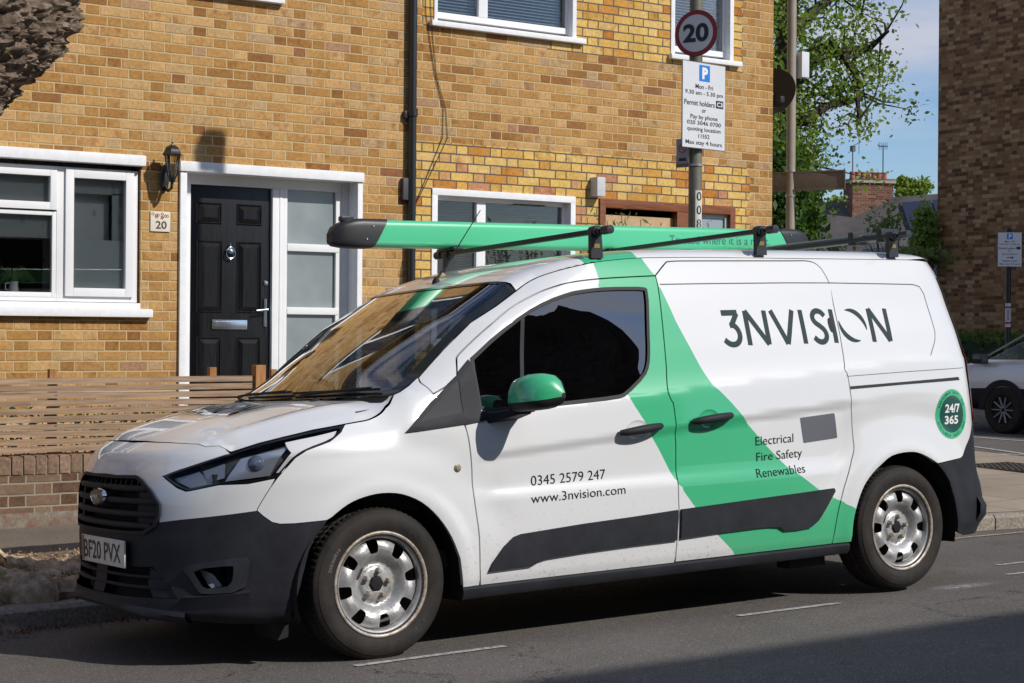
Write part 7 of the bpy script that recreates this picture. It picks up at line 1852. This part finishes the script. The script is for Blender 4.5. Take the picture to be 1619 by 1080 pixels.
# big tree behind the house corner
def bigtree():
    base=at(1215,500,26);base.z=0;T=empty('broadleaf_tree',base,label='large leafy tree rising behind the house corner against the sky',cat='tree')
    r=np.random.RandomState(5);q=MB();b0=np.array(base)
    rel=lambda px,py,d:np.array(at(px,py,d))-b0
    q.tube([(0,0,-.3),rel(1205,350,26),rel(1225,180,26),rel(1240,60,26),rel(1250,-120,26)],[.30,.24,.20,.17,.12],0,10)
    limbs=[[(1232,150),(1290,70),(1330,90),(1372,75),(1400,48)],[(1225,180),(1262,120),(1310,64),(1350,115),(1352,150),(1356,190)],[(1240,60),(1280,20),(1330,-20),(1380,-10)],[(1225,200),(1270,190),(1310,165),(1345,160)],[(1215,300),(1250,255),(1290,240)],[(1240,60),(1200,-40),(1160,-120)],[(1245,-20),(1290,-80),(1350,-110)]]
    tips=[]
    for L in limbs:
        P=[rel(a,b,26+r.uniform(-.6,.6)) for a,b in L];n=len(P);q.tube(P,[.10*(1-i/n)+.012 for i in range(n)],0,6)
        for i in range(1,n):
            for k_ in range(5):
                f_=r.rand();s_=P[i-1]*(1-f_)+P[i]*f_;e=s_+r.normal(size=3)*[.45,.45,.35]+[0,0,-.05];q.tube([s_,(s_+e)/2+r.normal(size=3)*.06,e],[.022,.014,.005],0,4);tips.append(e);tips.append((s_+e)/2)
    q.build('trunk',simple('dark_bark',(.035,.026,.020),.9,var=.3),T)
    C_=[]
    for e in tips: C_.append(e+r.normal(size=(r.randint(18,58),3))*[.15,.15,.12])
    # dense mass hugging the house corner
    for i in range(46):
        px=1205+abs(r.normal())*38;py=r.uniform(-60,290);k_=1 if px<1270 else .5
        C_.append(rel(px,py,26+r.uniform(-1.2,1.2))+r.normal(size=(int(62*k_),3))*[.22,.22,.20])
    for i in range(26):
        px=1222+abs(r.normal())*26;py=r.uniform(235,330);C_.append(rel(px,py,26)+r.normal(size=(110,3))*[.22,.22,.2])
    C_=np.concatenate(C_);q=MB();leaves(q,C_,.075,6,0,.65);q.build('crown',LEAF,T)
bigtree()
def bush(name,px,py,dep,rx_,rz_,n,size,m,label,seed,cat='tree',cl=16,group=None,base=True):
    c=at(px,py,dep);b_=Vector((c.x,c.y,0));tree(name,b_,c.z,c,(rx_,rx_,rz_),n,size,label,m,cat,seed,trunk_r=.10,clumps=cl,group=group,limbs=6)
bush('garden_tree',1463,385,32,.27,.56,1900,.11,LEAF,'bushy green tree between the slate roof and the brown brick block',11,cl=22)
bush('garden_tree',1402,352,33,.34,.42,380,.10,LEAFG,'thin twiggy tree with sparse leaves in front of the chimney stack house',14,cl=18)
bush('garden_tree',1446,404,30,.50,.15,1100,.11,LEAFG,'low grey green bush just above the white van roof near the right roof bar',17,cl=16)
bush('far_tree',1437,298,90,.85,.6,2600,.22,LEAFY,'small round lime green treetop behind the slate roof, right of the chimney',19,cl=9)
bush('far_tree',1345,316,90,.9,.35,900,.22,LEAFY,'pale green treetop peeping behind the slate roof, left of the chimney',23,cl=7)
bush('garden_tree',1292,394,27,.40,.16,500,.09,LEAFG,'pale grassy shrub just behind the black end cap of the green tube',29,cl=12)
# ================================================================== across the road, behind the viewer
OB=empty('opposite_building',(-8,-10.25,.1),label='brick building across the road whose shadow falls over the near lane',cat='building')
q=MB();opn=[rect(x,1.0,x+1.3,2.5) for x in np.arange(-24,8.5,3.1)]+[rect(x,4.2,x+1.3,5.6) for x in np.arange(-24,8.5,3.1)]
def obf(uv,off): return np.stack([uv[:,0],np.full(len(uv),-10.25+off),uv[:,1]],-1),np.tile([0,1.,0],(len(uv),1))
patch(q,rect(-26,-.2,9.9,8.1),obf,opn,(),2.,hskirt=.15,skirt=0,bh=2.);q.add([(9.9,-10.25,-.2),(9.9,-20,-.2),(9.9,-20,8.1),(9.9,-10.25,8.1)],[(3,2,1,0)],0,smooth=False);q.add([(-26,-10.25,-.2),(-26,-20,-.2),(-26,-20,8.1),(-26,-10.25,8.1)],[(0,1,2,3)],0,smooth=False);q.add([(-26,-20,-.2),(9.9,-20,-.2),(9.9,-20,8.1),(-26,-20,8.1)],[(3,2,1,0)],0,smooth=False)
q.add([(-26,-20,8.1),(9.9,-20,8.1),(9.9,-10.25,8.1),(-26,-10.25,8.1)],[(0,1,2,3)],1,smooth=False);bld(q,'wall',[BR_OPP,simple('flat_roof',(.08,.08,.08),.9)],OB)
q=MB()
for r in opn: q.box((r[0][0]-.01,-10.42,r[0][1]-.01),(r[1][0]+.01,-10.40,r[2][1]+.01),0)
bld(q,'window',simple('dark_window',(.03,.035,.04),.08,spec=.8),OB)
#tree('broadleaf_tree',(12.6,-12.,0),7.,(12.6,-12.,6.2),(2.,2.,2.2),9000,.2,'leafy tree at the end of the building across the road',LEAFD,seed=41,clumps=30)
